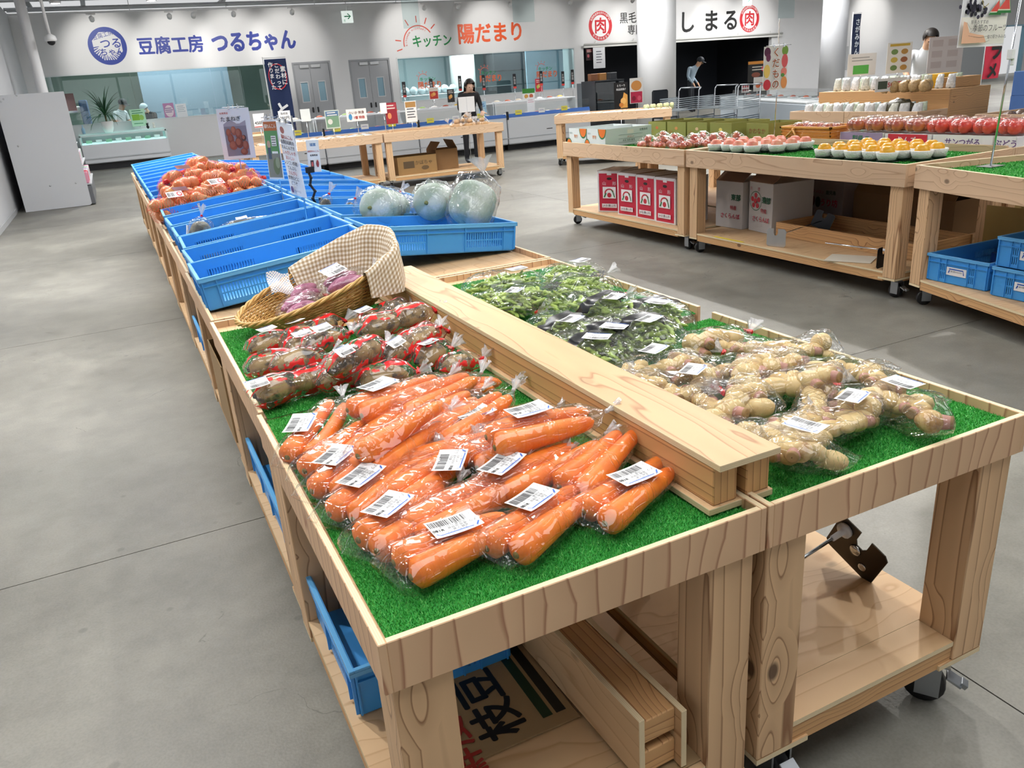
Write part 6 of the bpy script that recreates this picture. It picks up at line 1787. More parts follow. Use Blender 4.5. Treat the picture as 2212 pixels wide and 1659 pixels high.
# shallow boxes with packs of nectarines and apples
def fruit_box(label, y0, y1, col, txt, tcol, bar):
    t = thing('fruit_box', label, 'box', (4.915, 0, FZ), 0, 'shallow boxes of fruit packs')
    q = MB(); q.box(0, 0.34, y0, y1, 0.0, 0.085, ch=0.002); q.build('box_body', flat('#ecebec', 0.6), t)
    p = Print(0.0005); w = (y1-y0)
    if bar: p.rect(-w*0.42, -0.02, w*0.42, 0.036, bar)
    else: p.rect(-w*0.48, -0.04, w*0.48, 0.04, col)
    p.text(txt, 0, -0.004, 0.05, tcol, bold=0.02); p.build('print', t, frame((-0.0026, (y0+y1)/2, 0.048), (0, -1, 0), (0, 0, 1)))
fruit_box('lavender box with green grape lettering holding nectarine packs', 4.14, 4.53, '#a48fb0', '梨県 ♡', '#1f7a4a', None)
fruit_box('white box with a red band holding nectarine packs', 3.76, 4.13, '#f0f0f0', 'りんご', '#f8f4f4', '#d8283c')
fruit_box('long white box with purple lettering holding apple packs', 3.32, 3.75, '#f2f2f2', 'サンつがる', '#6a4a8c', None)
fruit_box('white box with plum print and purple lettering by the sign pole', 3.18, 3.315, '#f2f2f2', 'ぶどう', '#6a4a8c', None)
q = MB(); q.box(-0.075, 0.075, -0.075, 0.075, 0, 0.002)
rowsb = [[(s*0.070*math.cos(a)*(1.0), s*0.070*math.sin(a), z) for a in [2*math.pi*i/16 for i in range(16)]] for s, z in ((0.85, 0.002), (1.12, 0.06), (1.14, 0.062))]
q.grid(rowsb, True, 0); CLAM = q.mesh('clear_pack', CLEAR)
kk = 0
def pack(x, y, z, me, kind, label, grp):
    t = thing('fruit_pack', label, kind, (x, y, z), 0.3, grp); link('clear_pack', CLAM, t)
    for i in range(4):
        a = i*math.pi/2+0.4; link(me.name, me, t, (0.044*math.cos(a), 0.044*math.sin(a), 0.046))
    q = MB(); rows = [[(0.083*s*math.cos(2*math.pi*i/16), 0.083*s*math.sin(2*math.pi*i/16), z2+0.004*math.sin(i*2.7)) for i in range(16)] for s, z2 in ((0.96, 0.058), (0.9, 0.085), (0.5, 0.098), (0.05, 0.10))]
    q.grid(rows, True, 0); q.build('wrap', FILM2, t)
for i in range(2):
    for j in range(4):
        pack(5.0+i*0.165, 4.44-j*0.168, FZ+0.087, NEC, 'nectarines', 'clear pack of dark nectarines on the shallow boxes', 'packs of nectarines')
for i in range(2):
    for j in range(4):
        pack(5.0+i*0.165, 3.76-j*0.165, FZ+0.087, APP, 'apples', 'clear pack of four red apples on the long white boxes', 'packs of red apples')
# angled table: turf, melon in a basket, packs
FM3 = Matrix.Translation((3.52, 1.48, 0)) @ Matrix.Rotation(math.radians(-15.5), 4, 'Z')
tf = turf('green artificial turf mat on the angled fruit table', 0.025, 0.90, 0.6, 1.67, FD, 0.008, 0.007); tf.matrix_world = FM3
t = thing('melon_bowl', 'netted melon in a shallow green bowl on the angled fruit table', 'melon', M=FM3 @ Matrix.Translation((0.62, 1.20, FZ)))
q = MB(); q.lathe([(0.06, 0), (0.11, 0.02), (0.135, 0.055), (0.13, 0.055), (0.10, 0.026), (0.05, 0.008)], 20); q.build('bowl', flat('#5d6a34', 0.6, var=0.2, vs=50), t)
q = MB(); q.ell((0, 0, 0.09), (0.09, 0.09, 0.085), 20, 14); q.build('melon', veg_mat('netted_melon', '#b9c29a', '#8fa071', 40, 0.6), t)
for j in range(2): 
    t = thing('fruit_pack', 'clear pack of red apples at the end of the angled table', 'apples', M=FM3 @ Matrix.Translation((0.80, 1.44-j*0.2, FZ)), group='packs on the angled table'); link('clear_pack', CLAM, t)
    for i in range(4):
        a = i*math.pi/2+0.4; link('apple', APP, t, (0.044*math.cos(a), 0.044*math.sin(a), 0.046))

# boxes on the shelves of the fruit tables
SF = 0.166
def cherry_box(label, x, y, rz, w=0.275):
    t = thing('cherry_box', label, 'box', (x, y, SF), rz, 'pink cherry boxes on the shelf')
    d, h = 0.34, 0.375
    q = MB(); q.box(0, d, -w/2, w/2, 0, h, ch=0.002); q.build('box_body', flat('#e6e2e3', 0.6), t)
    for s in (-1, 1):
        q = MB(); q.M = Matrix.Translation((d/2, s*w/2, h)) @ Matrix.Rotation(s*0.75, 4, 'X'); q.box(-d/2, d/2, min(0, -s*0.13), max(0, -s*0.13), 0.0, 0.004); q.build('flap', flat('#8d7156', 0.8), t)
    p = Print(0.0006)
    p.rect(-0.092, -0.175, 0.092, 0.165, '#c6203e'); p.rect(-0.02, 0.15, 0.02, 0.186, '#e9e4e6'); p.disc(0, 0.118, 0.022, 0.012, '#15100f', 14)
    p.text('山', -0.045, 0.075, 0.036, '#f0c8d0', bold=0.01); p.text('形', 0.045, 0.075, 0.036, '#f0c8d0', bold=0.01)
    p.rect(-0.058, -0.06, 0.058, 0.045, '#f4f0f0'); p.ring(0.0, -0.012, 0.030, 0.042, '#c62a3c', 24, 20, 200); p.disc(0.0, -0.03, 0.018, 0.022, '#c62a3c'); p.stroke([(-0.045, -0.05), (-0.028, -0.012)], 0.012, '#2c7a4a'); p.stroke([(0.045, -0.05), (0.036, -0.01), (0.02, 0.02)], 0.008, '#2c7a4a')
    p.rect(-0.066, -0.145, 0.066, -0.108, '#f0e6e8'); p.text('JA全農山形', 0, -0.126, 0.024, '#3c3434')
    p.build('print', t, frame((-0.0008, 0, h/2), (0, -1, 0), (0, 0, 1)) @ Matrix.Diagonal((w/0.212, 1, 1, 1)))
cherry_box('pink cherry box turned slightly, nearest the table leg by the aisle', 4.095, 6.43, 0.5, 0.25)
cherry_box('second pink cherry box from the aisle leg', 4.085, 6.125, 0.1)
cherry_box('third pink cherry box from the aisle leg', 4.085, 5.84, 0.02)
cherry_box('pink cherry box partly hidden behind the middle leg', 4.08, 5.555, 0.02)
def apple_box(label, x, y, rz, h=0.37, badge=True):
    t = thing('apple_box', label, 'box', (x, y, SF), rz, 'white boxes with apple crest')
    w, d = 0.29, 0.36
    q = MB(); q.box(0, d, -w/2, w/2, 0, h, ch=0.002); q.build('box_body', flat('#c9c5c4', 0.7), t)
    q = MB(); q.M = Matrix.Translation((0.0, 0, h)) @ Matrix.Rotation(-0.6, 4, 'Y'); q.box(0, 0.16, -w/2, w/2, 0, 0.004); q.build('flap', flat('#8d6f5c', 0.8), t)
    p = Print(0.0006)
    if badge:
        p.ring(-0.06, 0.045, 0.068, 0.073, '#2c6a4c', 30)
        for a in range(5): p.disc(-0.06+0.042*math.cos(a*1.257+1.57), 0.045+0.042*math.sin(a*1.257+1.57), 0.019, 0.019, '#c83c48', 14)
        p.disc(-0.06, 0.045, 0.02, 0.02, '#c83c48', 14)
        p.text('共', -0.115, 0.135, 0.03, '#b03a48'); p.text('撰', -0.02, 0.135, 0.03, '#b03a48')
    p.text('東部', 0.075, 0.06, 0.052, '#1f5a42', bold=0.04); p.text('特産', 0.05, -0.02, 0.036, '#b03a48', bold=0.02); p.text('さくらんぼ', 0.02, -0.085, 0.042, '#c02c4a', bold=0.02)
    p.build('print', t, frame((-0.0008, 0, h/2), (0, -1, 0), (0, 0, 1)))
apple_box('white box with red and green print half hidden behind the table leg', 4.30, 5.02, 0.06, 0.36, False)
apple_box('white box with a round crest of red apples on the shelf', 4.33, 4.70, -0.12)
t = thing('melon_box', 'white carton with two melons and red lettering standing at the back of the shelf', 'box', (5.02, 4.80, SF), 0)
q = MB(); q.box(0, 0.36, -0.25, 0.16, 0, 0.40, ch=0.002); q.build('box_body', flat('#a89c9c', 0.7), t)
p = Print(0.0006); p.disc(-0.10, -0.06, 0.028, 0.042, '#7a2c2c'); p.disc(-0.04, -0.066, 0.028, 0.042, '#1f3c2c'); p.text('うり坊', 0.075, -0.065, 0.06, '#b83048', bold=0.03); p.text('マスクメロン', -0.07, 0.015, 0.03, '#a84048'); p.text('鹿児島', 0.09, 0.015, 0.034, '#4c5c50', bold=0.04); p.build('print', t, frame((-0.0008, -0.04, 0.2), (0, -1, 0), (0, 0, 1)))
carton('wide brown carton with half-open flaps on the back shelf', Matrix.Translation((5.25, 4.05, SF)), 0.4, 0.85, 0.24, '#8c6c48', None, True)
carton('tall yellowish carton standing behind the angled table', Matrix.Translation((4.95, 3.05, 0.0)), 0.34, 0.34, 0.46, '#a98e56', None, False)
# shallow wooden tray and lying sign stands on the shelf of the second fruit table
t = thing('wooden_tray', 'long shallow wooden tray lying on the shelf of the peach table', 'tray', (4.30, 3.3, SF), 0)
for (a, b, c, d) in ((0.0, 0.02, 0, 1.22), (0.46, 0.48, 0, 1.22), (0.02, 0.46, 0, 0.02), (0.02, 0.46, 1.20, 1.22)):
    q = MB(); q.box(a+0.02, b+0.02, c, d, 0.0, 0.10, g='y' if d > 1 and b-a < 0.1 else 'x', ch=0.001); q.build('side_board', PINE_B, t)
def lying_stand(label, M, plate_c, L, hook=True, flagm='#d8d8d8', text=False):
    t = thing('sign_stand', label, 'sign stand', M=M, group='sign stands lying on the shelves')
    w, h = 0.145, 0.125
    q = MB(); s = 0.022
    poly = [(-w/2, -h/2+0.012), (-w/2+0.012, -h/2), (w/2-0.012, -h/2), (w/2, -h/2+0.012), (w/2, h/2-0.012), (w/2-0.012, h/2), (0.02, h/2), (0.02, 0.03), (0.012, 0.016), (-0.004, 0.016), (-0.012, 0.03), (-0.012, h/2), (-w/2+0.012, h/2), (-w/2, h/2-0.012)]
    q.prism(poly, 0, 0.003); q.build('base_plate', flat(plate_c, 0.3, 0.85), t)
    q = MB(); q.lathe([(0.001, 0.003), (0.016, 0.003), (0.014, 0.008), (0.006, 0.010), (0.001, 0.010)], 14); q.M = Matrix.Translation((0.035, -0.03, 0)); q.lathe([(0.012, 0.003), (0.010, 0.006), (0.004, 0.006)], 12); q.build('hole_ring', CHROME, t)
    q = MB(); q.tube([(-0.045, 0.03, 0.003), (-0.045, 0.03, L)], 0.0045, 8); q.build('pole', CHROME, t)
    q = MB(); q.M = Matrix.Translation((-0.045, 0.03, 0)); q.lathe([(0.020, 0.004), (0.020, 0.012), (0.012, 0.014), (0.008, 0.018), (0.0075, 0.05), (0.005, 0.052)], 14); q.build('collar', flat('#dfe3ea', 0.35), t)
    if text:
        p = Print(0.0003); p.rect(-0.055, -0.01, 0.055, 0.01, '#ecebe8'); p.text('道の駅かみみね', 0, 0.0, 0.0135, '#26262a', bold=0.02); p.build('name_strip', t, Matrix.Translation((0.0, -0.047, -0.0004)) @ Matrix.Rotation(math.pi, 4, 'Y'))
    return t
lying_stand('sign stand lying on the peach table shelf, white notched plate upright', frame((4.04, 4.22, SF+0.064), (0.3, -1, 0), (0, 0, 1)) @ Matrix.Rotation(math.pi, 4, 'Y'), '#c9ccd0', 0.55)
lying_stand('sign stand lying on the peach table shelf with a dark plate beside the leg', frame((4.06, 3.34, SF+0.064), (1, 0.2, 0), (0, 0, 1)) @ Matrix.Rotation(math.pi, 4, 'Y'), '#2c3038', 0.42)
q = MB(); q.box(-0.10, 0.10, -0.14, 0.14, 0, 0.003, ch=0.0005); o = tag(q.build('loose_card', flat('#e4dccb', 0.6)), 'loose pale card lying on the peach table shelf', 'card'); o.location = (4.10, 3.62, SF+0.001); o.rotation_euler = (0, 0, 0.5)
q = MB(); q.box(-0.012, 0.012, -0.16, 0.16, 0, 0.001); o = tag(q.build('yellow_tape', flat('#e8cc2c', 0.5)), 'strip of yellow tape on the shelf edge of the peach table', 'tape'); o.location = (3.995, 4.66, SF)
lying_stand('sign stand lying under the ginger table with a dark notched plate raised on edge', Matrix.Translation((1.418, 1.165, 0.262)) @ Matrix.Rotation(math.radians(93), 4, 'Z') @ Matrix.Rotation(math.radians(80), 4, 'X') @ Matrix.Rotation(math.radians(28), 4, 'Z') @ Matrix.Rotation(math.pi, 4, 'Y'), '#4a443c', 0.45, True, text=True)
lying_stand('sign stand with a black notched plate standing behind the crested box', frame((4.62, 4.36, SF+0.09), (0.35, -0.8, -0.3), (0.1, 0.2, 1)) @ Matrix.Rotation(math.pi, 4, 'Y'), '#3a3a3c', 0.3)
t = thing('plastic_crate', 'folded dark blue crate lying behind the name plate crate', 'crate', M=FM3 @ Matrix.Translation((0.62, 1.42, SF)), group='folded crates')
q = MB()
for k in range(6): q.box(-0.12, 0.12, -0.2+k*0.07, -0.165+k*0.07, 0.10, 0.135, ch=0.003)
q.box(-0.13, 0.13, -0.21, 0.21, 0.0, 0.10, ch=0.004); q.build('crate_body', flat('#1f4f96', 0.45), t)

# signs over the fruit
t = thing('sign_stand', 'fruit banner with grapes, kiwi and strawberries hung on a thin stand', 'sign', (0, 0, 0))
stand_parts(t, (4.885, 5.18, 0.768), (4.905, 5.18, 1.50), 0.004)
b = sign_board(t, frame((4.86, 5.17, 1.325), (1, -0.1, 0), (-0.02, 0, 1)), 0.225, 0.32)
p = Print(); p.rect(-0.112, -0.16, 0.112, 0.16, '#dfe0de')
for (x, y, rx, ry, c) in ((-0.08, 0.12, 0.03, 0.035, '#5a2848'), (-0.07, 0.08, 0.022, 0.03, '#6d2f55'), (0.085, 0.125, 0.03, 0.035, '#7aa648'), (0.085, 0.05, 0.03, 0.05, '#e0646a'), (-0.08, -0.02, 0.03, 0.05, '#ecd070'), (-0.075, -0.12, 0.035, 0.04, '#cf3a48'), (0.085, -0.11, 0.03, 0.045, '#e8a060'), (0.08, -0.03, 0.028, 0.03, '#e88a80'), (0.07, -0.055, 0.018, 0.014, '#5a9a4c')):
    p.disc(x, y, rx, ry, c, 16)
for i, ch in enumerate('くだもの'): p.text(ch, 0.0, 0.115-0.078*i, 0.082, '#ffffff', bold=0.05); p.text(ch, 0.0, 0.115-0.078*i, 0.074, '#a8582c', bold=0.012)
p.build('print', b); clips(t, frame((4.885, 5.165, 1.49), (1, -0.1, 0), (0, 0, 1)), 0.19)
t = thing('sign_stand', 'white seasonal fruit poster with grapes and watermelon on a tall chrome stand', 'sign', (0, 0, 0))
stand_parts(t, (4.29, 2.90, FZ), (4.36, 2.90, 1.75), 0.0055)
q = MB(); q.box(4.318, 4.345, 2.885, 2.915, 1.30, 1.35, ch=0.003); q.box(4.338, 4.352, 2.888, 2.912, 1.27, 1.31, ch=0.003); q.build('clip', WHITEP, t)
b = sign_board(t, frame((4.058, 2.88, 1.54), (1, -0.03, -0.02), (0.01, 0, 1)), 0.335, 0.335)
p = Print(); p.rect(-0.163, -0.03, 0.163, 0.163, '#e6e6e8'); p.rect(-0.163, -0.155, 0.163, -0.03, '#f2efe4')
rr = random.Random(3)
for k in range(40): p.disc(-0.085+rr.gauss(0, 0.03), 0.018+rr.gauss(0, 0.017), 0.010, 0.010, rr.choice(('#23232f', '#2f2c3c', '#3a3648', '#1b1b26')), 10)
p.disc(-0.02, -0.01, 0.014, 0.010, '#2a2734', 10); p.stroke([(-0.05, 0.045), (-0.03, 0.01), (0.0, 0.03)], 0.005, '#a89a5a')
for (x, y, s_) in ((0.055, -0.018, 0.95), (0.118, -0.01, 1.15)):
    p.poly([(x-0.05*s_, y-0.005), (x+0.045*s_, y-0.005), (x+0.02*s_, y+0.07*s_)], '#2f7a3c'); p.poly([(x-0.044*s_, y+0.006*s_), (x+0.038*s_, y+0.006*s_), (x+0.018*s_, y+0.068*s_)], '#dfe8c8'); p.poly([(x-0.038*s_, y+0.011*s_), (x+0.034*s_, y+0.011*s_), (x+0.017*s_, y+0.066*s_)], '#e2554c')
p.poly([(-0.163, -0.05), (-0.14, -0.055), (-0.115, -0.10), (-0.06, -0.11), (-0.01, -0.115), (0.015, -0.148), (-0.163, -0.150)], '#eab896')
p.stroke([(-0.14, -0.055), (-0.11, -0.085), (-0.085, -0.08), (-0.12, -0.115), (-0.04, -0.125), (0.02, -0.12), (0.035, -0.14), (0.0, -0.15)], 0.0016, '#6a5c50')
p.text('駅長おすすめ', -0.05, -0.054, 0.021, '#3a3634'); p.text('季節のフルーツ', 0.03, -0.082, 0.036, '#2c2a2a'); p.text('道の駅かみみね', 0.085, -0.123, 0.020, '#3a3634')
p.build('print', b)
# ------------------------------------------------------------------ shop signs on the back wall
def wall_M(x, z, y=YW-0.002): return frame((x, y, z), (1, 0, 0), (0, 0, 1))
t = thing('shop_sign', 'dark blue tofu workshop lettering with a round crane crest on the white wall', 'sign', (0.5, YW, 2.9))
p = Print(0.001); p.ring(0, 0, 0.36, 0.45, '#27409c', 8, 22.5, 382.5); p.ring(0, 0, 0.41, 0.45, '#27409c', 48)
p.text('つる', 0.08, 0.06, 0.26, '#27409c', bold=0.02); p.text('ちゃん', 0.08, -0.14, 0.19, '#27409c', bold=0.02); p.text('豆腐工房', -0.06, 0.26, 0.13, '#27409c', rot=14)
for k in range(16):
    a = math.radians(175+k*10); r0, r1 = 0.20+0.03*(k % 2), 0.36
    p.stroke([(r0*math.cos(a), r0*math.sin(a)-0.02), (r1*math.cos(a+0.12), r1*math.sin(a+0.12)-0.02)], [0.012, 0.03], '#27409c', False)
p.z += p.step
p.build('crest', t, Matrix.Translation(-Vector((0.5, YW, 2.9))) @ wall_M(0.60, 2.93))
p = Print(0.001); p.text('豆腐工房', 0, 0, 0.44, '#22389a', bold=0.035, sx=0.94); p.build('lettering', t, Matrix.Translation(-Vector((0.5, YW, 2.9))) @ wall_M(2.12, 2.88))
p = Print(0.001); p.text('つるちゃん', 0, 0, 0.54, '#22389a', bold=0.05, sx=0.84); p.build('lettering', t, Matrix.Translation(-Vector((0.5, YW, 2.9))) @ wall_M(4.28, 2.88))
t = thing('shop_sign', 'green and orange kitchen lettering with a red sunrise arc on the white wall', 'sign', (9, YW, 2.8)); O = Matrix.Translation(-Vector((9, YW, 2.8)))
p = Print(0.001); p.ring(0, 0, 0.46, 0.49, '#e0523c', 30, 35, 190)
for a in (-5+200, 172, 120, 92, 66, 42):
    r = math.radians(a); p.stroke([(0.56*math.cos(r), 0.56*math.sin(r)), (0.74*math.cos(r), 0.74*math.sin(r))], 0.03, '#e0523c')
for i, ch in enumerate('KITCHEN HIDAMARI'):
    a = 186-i*8.6; r = math.radians(a); p.text(ch, 0.40*math.cos(r), 0.40*math.sin(r), 0.075, '#e0523c', rot=a-90)
p.build('sun_arc', t, O @ wall_M(9.05, 2.62))
p = Print(0.001); p.text('キッチン', 0, 0, 0.36, '#1d8a4a', bold=0.025, sx=0.9); p.build('lettering', t, O @ wall_M(9.48, 2.66))
p = Print(0.001); p.text('陽だまり', 0, 0, 0.60, '#f2602c', bold=0.035, sx=0.96); p.build('lettering', t, O @ wall_M(11.42, 2.80))
t = thing('shop_sign', 'black brush lettering between two red round meat crests on the white wall', 'sign', (18, YW, 2.8)); O = Matrix.Translation(-Vector((18, YW, 2.8)))
for cx in (15.42, 21.71):
    p = Print(0.001); p.disc(0, 0, 0.45, 0.45, '#d8232f', 40); p.disc(0, 0, 0.33, 0.33, '#ffffff', 36); p.text('肉', 0, 0, 0.50, '#d8232f', bold=0.03)
    for i, ch in enumerate('佐賀県産黒毛和牛の専門店'): a = 150-i*11; r = math.radians(a); p.text(ch, 0.39*math.cos(r), 0.39*math.sin(r), 0.085, '#ffffff', rot=a-90)
    for i, ch in enumerate('石丸精肉店直営'): a = 225+i*15; r = math.radians(a); p.text(ch, 0.39*math.cos(r), 0.39*math.sin(r), 0.085, '#ffffff', rot=a+90)
    p.build('crest', t, O @ wall_M(cx, 2.85))
p = Print(0.001); p.text('黒毛和牛', 0.1, 0.17, 0.36, '#1b1b1b', bold=0.01, sx=0.95); p.text('専門店', 0.2, -0.2, 0.32, '#1b1b1b', bold=0.01); p.build('lettering', t, O @ wall_M(16.75, 2.88))
for ch, x in (('い', 18.05), ('し', 18.98), ('ま', 20.0), ('る', 20.85)):
    p = Print(0.001); p.text(ch, 0, 0, 0.74, '#141414', bold=0.03); p.build('character', t, O @ wall_M(x, 2.83))
# awning bar over the butcher's opening
q = MB(); q.tube([(14.7, YW-0.12, 2.30), (23.2, YW-0.12, 2.30)], 0.03, 8); q.box(14.7, 23.2, YW-0.10, YW-0.03, 2.20, 2.28, ch=0.005)
for x in (15.1, 16.6, 18.1, 19.6, 21.1, 22.6): q.tube([(x, YW-0.12, 2.30), (x+0.1, YW-0.02, 2.40)], 0.012, 6)
tag(q.build('awning_bar', flat('#dcdcd8', 0.4)), 'white rolled awning bar above the dark butcher opening', 'awning')
# exit signs
def exit_sign(label, x, y, z, w):
    t = thing('exit_sign', label, 'exit sign', (x, y, z), 0, 'green and white exit signs')
    q = MB(); q.box(-w/2, w/2, 0, 0.05, -w*0.5, w*0.5, ch=0.004); q.build('housing', flat('#e4efe9', 0.4, emit=0.7), t)
    p = Print(0.001); p.stroke([(-w*0.3, 0.04*w), (w*0.25, 0.04*w)], w*0.09, '#1fa86a'); p.stroke([(w*0.02, w*0.26), (w*0.28, w*0.04), (w*0.02, -w*0.18)], w*0.09, '#1fa86a'); p.text('走', -w*0.3, -w*0.3, w*0.22, '#1fa86a'); p.build('arrow', t, frame((0, -0.001, 0), (1, 0, 0), (0, 0, 1)))
    q = MB(); q.tube([(0, 0.025, w*0.5), (0, 0.025, ZC+0.3-z)], 0.012, 6); q.build('hanger', WHITEP, t)
exit_sign('hanging exit sign with a green arrow between the two shops', 6.83, 24.0, 3.36, 0.31)
exit_sign('hanging green exit sign in front of the butcher crest', 19.4, 22.0, 3.25, 0.33)
# dome camera on a drop pole
t = thing('security_camera', 'white dome security camera on a drop pole by the left wall', 'camera', (-0.53, 20, 2.78))
q = MB(); q.tube([(0, 0, 0.1), (0, 0, ZC+0.3-2.78)], 0.03, 8); q.lathe([(0.03, 0.14), (0.10, 0.10), (0.115, 0.03), (0.10, 0.0)], 16); q.build('housing', WHITEP, t)
q = MB(); q.ell((0, 0, -0.005), (0.075, 0.075, 0.07), 14, 8); q.build('dome', BLACK, t)

# ------------------------------------------------------------------ left: tall open display case seen from its side
t = thing('display_cooler', 'tall white open cooler seen from its plain end panel at the left wall', 'cooler', (-1.32, 14.6, 0))
PANEL = flat('#d3d5d8', 0.4)
q = MB(); q.prism([(0, 0), (0.90, 0), (0.93, 0.02), (0.93, 1.70), (0, 1.70)], 0, 0.04); pm = q.mesh('end_panel', PANEL); o = link('end_panel', pm, t, M=frame((0, 0.04, 0.004), (1, 0, 0), (0, 0, 1)))
q = MB(); q.box(0.0, 0.10, 0.042, 2.5, 0.01, 1.70); q.build('back_panel', PANEL, t)
q = MB(); q.box(0.10, 0.99, 0.042, 2.5, 0.01, 0.30, ch=0.01); q.build('base', flat('#6c6e72', 0.4), t)
q = MB(); q.box(0.10, 0.90, 0.042, 2.5, 1.60, 1.70, ch=0.01); q.build('canopy', flat('#4a3c3c', 0.5), t)
q = MB(); q.box(0.15, 0.80, 0.1, 2.4, 1.585, 1.598); q.build('lamp', flat('#ffffff', 0.4, emit=6.0), t)
for sc in ((0.08, 1.62), (0.30, 1.69), (0.14, 0.98), (0.42, 0.36), (0.78, 0.36), (0.12, 1.65)):
    q = MB(); q.lathe([(0.001, -0.004), (0.014, -0.004), (0.014, 0.0), (0.001, 0.0)], 10, axis='y'); q.build('screw_cap', flat('#c2c4c6', 0.4), t, (sc[0], 0.0, sc[1]))
q = MB(); q.box(-1.32+1.0-0.0, -0.317, 14.66, 17.0, 0.30, 0.31); 
for k, z in enumerate((0.33, 0.62, 0.90, 1.16, 1.40)):
    q = MB(); q.box(0.12, 1.0-0.06*k, 0.05, 2.48, z-0.02, z, ch=0.003); q.build('shelf', flat('#c9ccd0', 0.35), t)
cp = ['#e8a0b8', '#f2e6ee', '#d84a5c', '#f4f4f4', '#c9b0d8', '#e87a8c', '#9fd0b0', '#ffffff']
packm = {}
for c in cp:
    q = MB(); q.box(-0.07, 0.07, -0.055, 0.055, 0, 0.17, ch=0.012); packm[c] = q.mesh('pack', flat(c, 0.3))
for k, z in enumerate((0.33, 0.62, 0.90, 1.16, 1.40)):
    for j in range(9):
        c = cp[(k*3+j*5) % 8]
        o = link('dairy_pack', packm[c]); o.location = (-1.32+0.90-0.06*k, 14.75+j*0.25, z+0.001)
        tag(o, 'small bright carton on the open cooler shelves', 'carton', 'cartons in the open cooler')
# small poster on top of the cooler end
q = MB(); q.box(-0.42, -0.28, 15.2, 15.21, 1.42, 1.68); tag(q.build('small_poster', flat('#5c4644', 0.5)), 'small dark food poster at the corner of the tall cooler', 'poster')

# glowing chest freezer below the tofu window
t = thing('chest_freezer', 'low white chest freezer with a glowing pale green glass front below the tofu window', 'freezer', (-0.55, 23.3, 0))
q = MB(); q.box(0.04, 2.0, 0.1, 1.0, 0, 0.16); q.build('plinth', BLACK, t)
q = MB(); q.box(0, 2.04, 0, 1.02, 0.16, 0.62, ch=0.02); q.build('body', CASEW, t)
q = MB(); q.box(0, 2.04, -0.02, 0.0, 0.27, 0.30); q.build('bumper', flat('#c4c8cc', 0.3), t)
q = MB(); q.box(0.02, 2.02, 0.02, 0.03, 0.62, 0.80); q.build('front_glass', CLEAR, t)
q = MB(); q.box(0.04, 2.0, 0.05, 0.95, 0.60, 0.64); q.build('lit_deck', flat('#bff0ea', 0.4, emit=1.0), t)
q = MB(); q.box(0.0, 2.04, 0.0, 0.06, 0.80, 0.85, ch=0.008); q.box(0.0, 2.04, 0.55, 1.02, 0.80, 0.87, ch=0.008); q.box(0.0, 0.04, 0.0, 1.0, 0.62, 0.85); q.box(2.0, 2.04, 0.0, 1.0, 0.62, 0.85); q.build('top_frame', flat('#d6eeec', 0.3), t)
for k in range(8):
    o = link('tofu_pack', packm['#ffffff'] if k % 2 else packm['#9fd0b0']); o.location = (-0.35+k*0.23, 23.65, 0.641); o.scale = (1, 1, 0.45); tag(o, 'white tofu pack inside the glowing chest freezer', 'tofu', 'tofu packs in the chest freezer')

# potted dracaena
t = thing('potted_plant', 'spiky dracaena with long drooping leaves in a white pot on the freezer', 'plant', (0.16, 23.62, 0.865))
q = MB(); q.lathe([(0.085, 0), (0.13, 0.10), (0.145, 0.27), (0.13, 0.27), (0.12, 0.25), (0.001, 0.25)], 20); q.build('pot', flat('#f0f0ee', 0.35), t)
q = MB(); q.tube([(0, 0, 0.25), (0.0, 0, 0.42)], 0.02, 8); q.build('stem', flat('#5a5a3a', 0.8), t)
rr = random.Random(8)
LEAFM = [flat('#1f4a2c', 0.4, var=0.2, vs=8), flat('#2c5c34', 0.4, var=0.2, vs=8)]
for k in range(70):
    a = rr.uniform(0, 6.28); L = rr.uniform(0.55, 0.85); el = rr.uniform(0.15, 1.45); pts = []
    p0 = Vector((0, 0, 0.40)); d = Vector((math.cos(a)*math.cos(el), math.sin(a)*math.cos(el), math.sin(el)))
    V = []; side = Vector((-math.sin(a), math.cos(a), 0))
    pp = p0.copy()
    for j in range(9):
        w = 0.016*math.sin(math.pi*(0.12+0.86*j/8))
        V += [tuple(pp+side*w), tuple(pp-side*w)]
        pp = pp+d*(L/8); d = (d+Vector((0, 0, -0.20+0.05*math.sin(el)))).normalized()
    q = MB(); q.add(V, [(2*j, 2*j+1, 2*j+3, 2*j+2) for j in range(8)], 0, None, True); q.build('leaf', LEAFM[k % 2], t)
def poster(label, x, y, z, w, h, base, fn=None, stand=None, ry=0.0, name='poster', group=None, cat='poster', tilt=0.0):
    t = thing(name, label, cat, (x, y, z), ry, group)
    b = sign_board(t, frame((0, 0, 0), (1, 0, 0), (0, tilt, 1)), w, h, base, 0.004)
    if fn:
        p = Print(0.0008); fn(p, w, h); p.build('print', b)
    if stand is not None:
        q = MB(); q.tube([(0, 0.008, -h/2+0.02), (0, 0.008, stand-z)], 0.005, 6); q.build('stand', CHROME, t)
    return t
def lines(p, w, h, col='#4a4a4e', n=5, top=0.3, frac=0.36):
    for k in range(n): p.rect(-w*frac, h*(top-k*0.13), w*frac*(1 if k % 2 else 0.7), h*(top-k*0.13)+h*0.045, col, False)
    p.z += p.step
def pic(*cols):
    def fn(p, w, h):
        p.rect(-w*0.44, -h*0.44, w*0.44, h*0.44, cols[0])
        if len(cols) > 1: p.rect(-w*0.44, h*0.18, w*0.44, h*0.44, cols[1])
        for k, c in enumerate(cols[2:]): p.disc(w*(-0.18+0.2*k), -h*0.12+0.08*h*(k % 2), w*0.17, h*0.15, c, 14)
        lines(p, w, h, '#f4ece0', 2, 0.34, 0.34)
    return fn
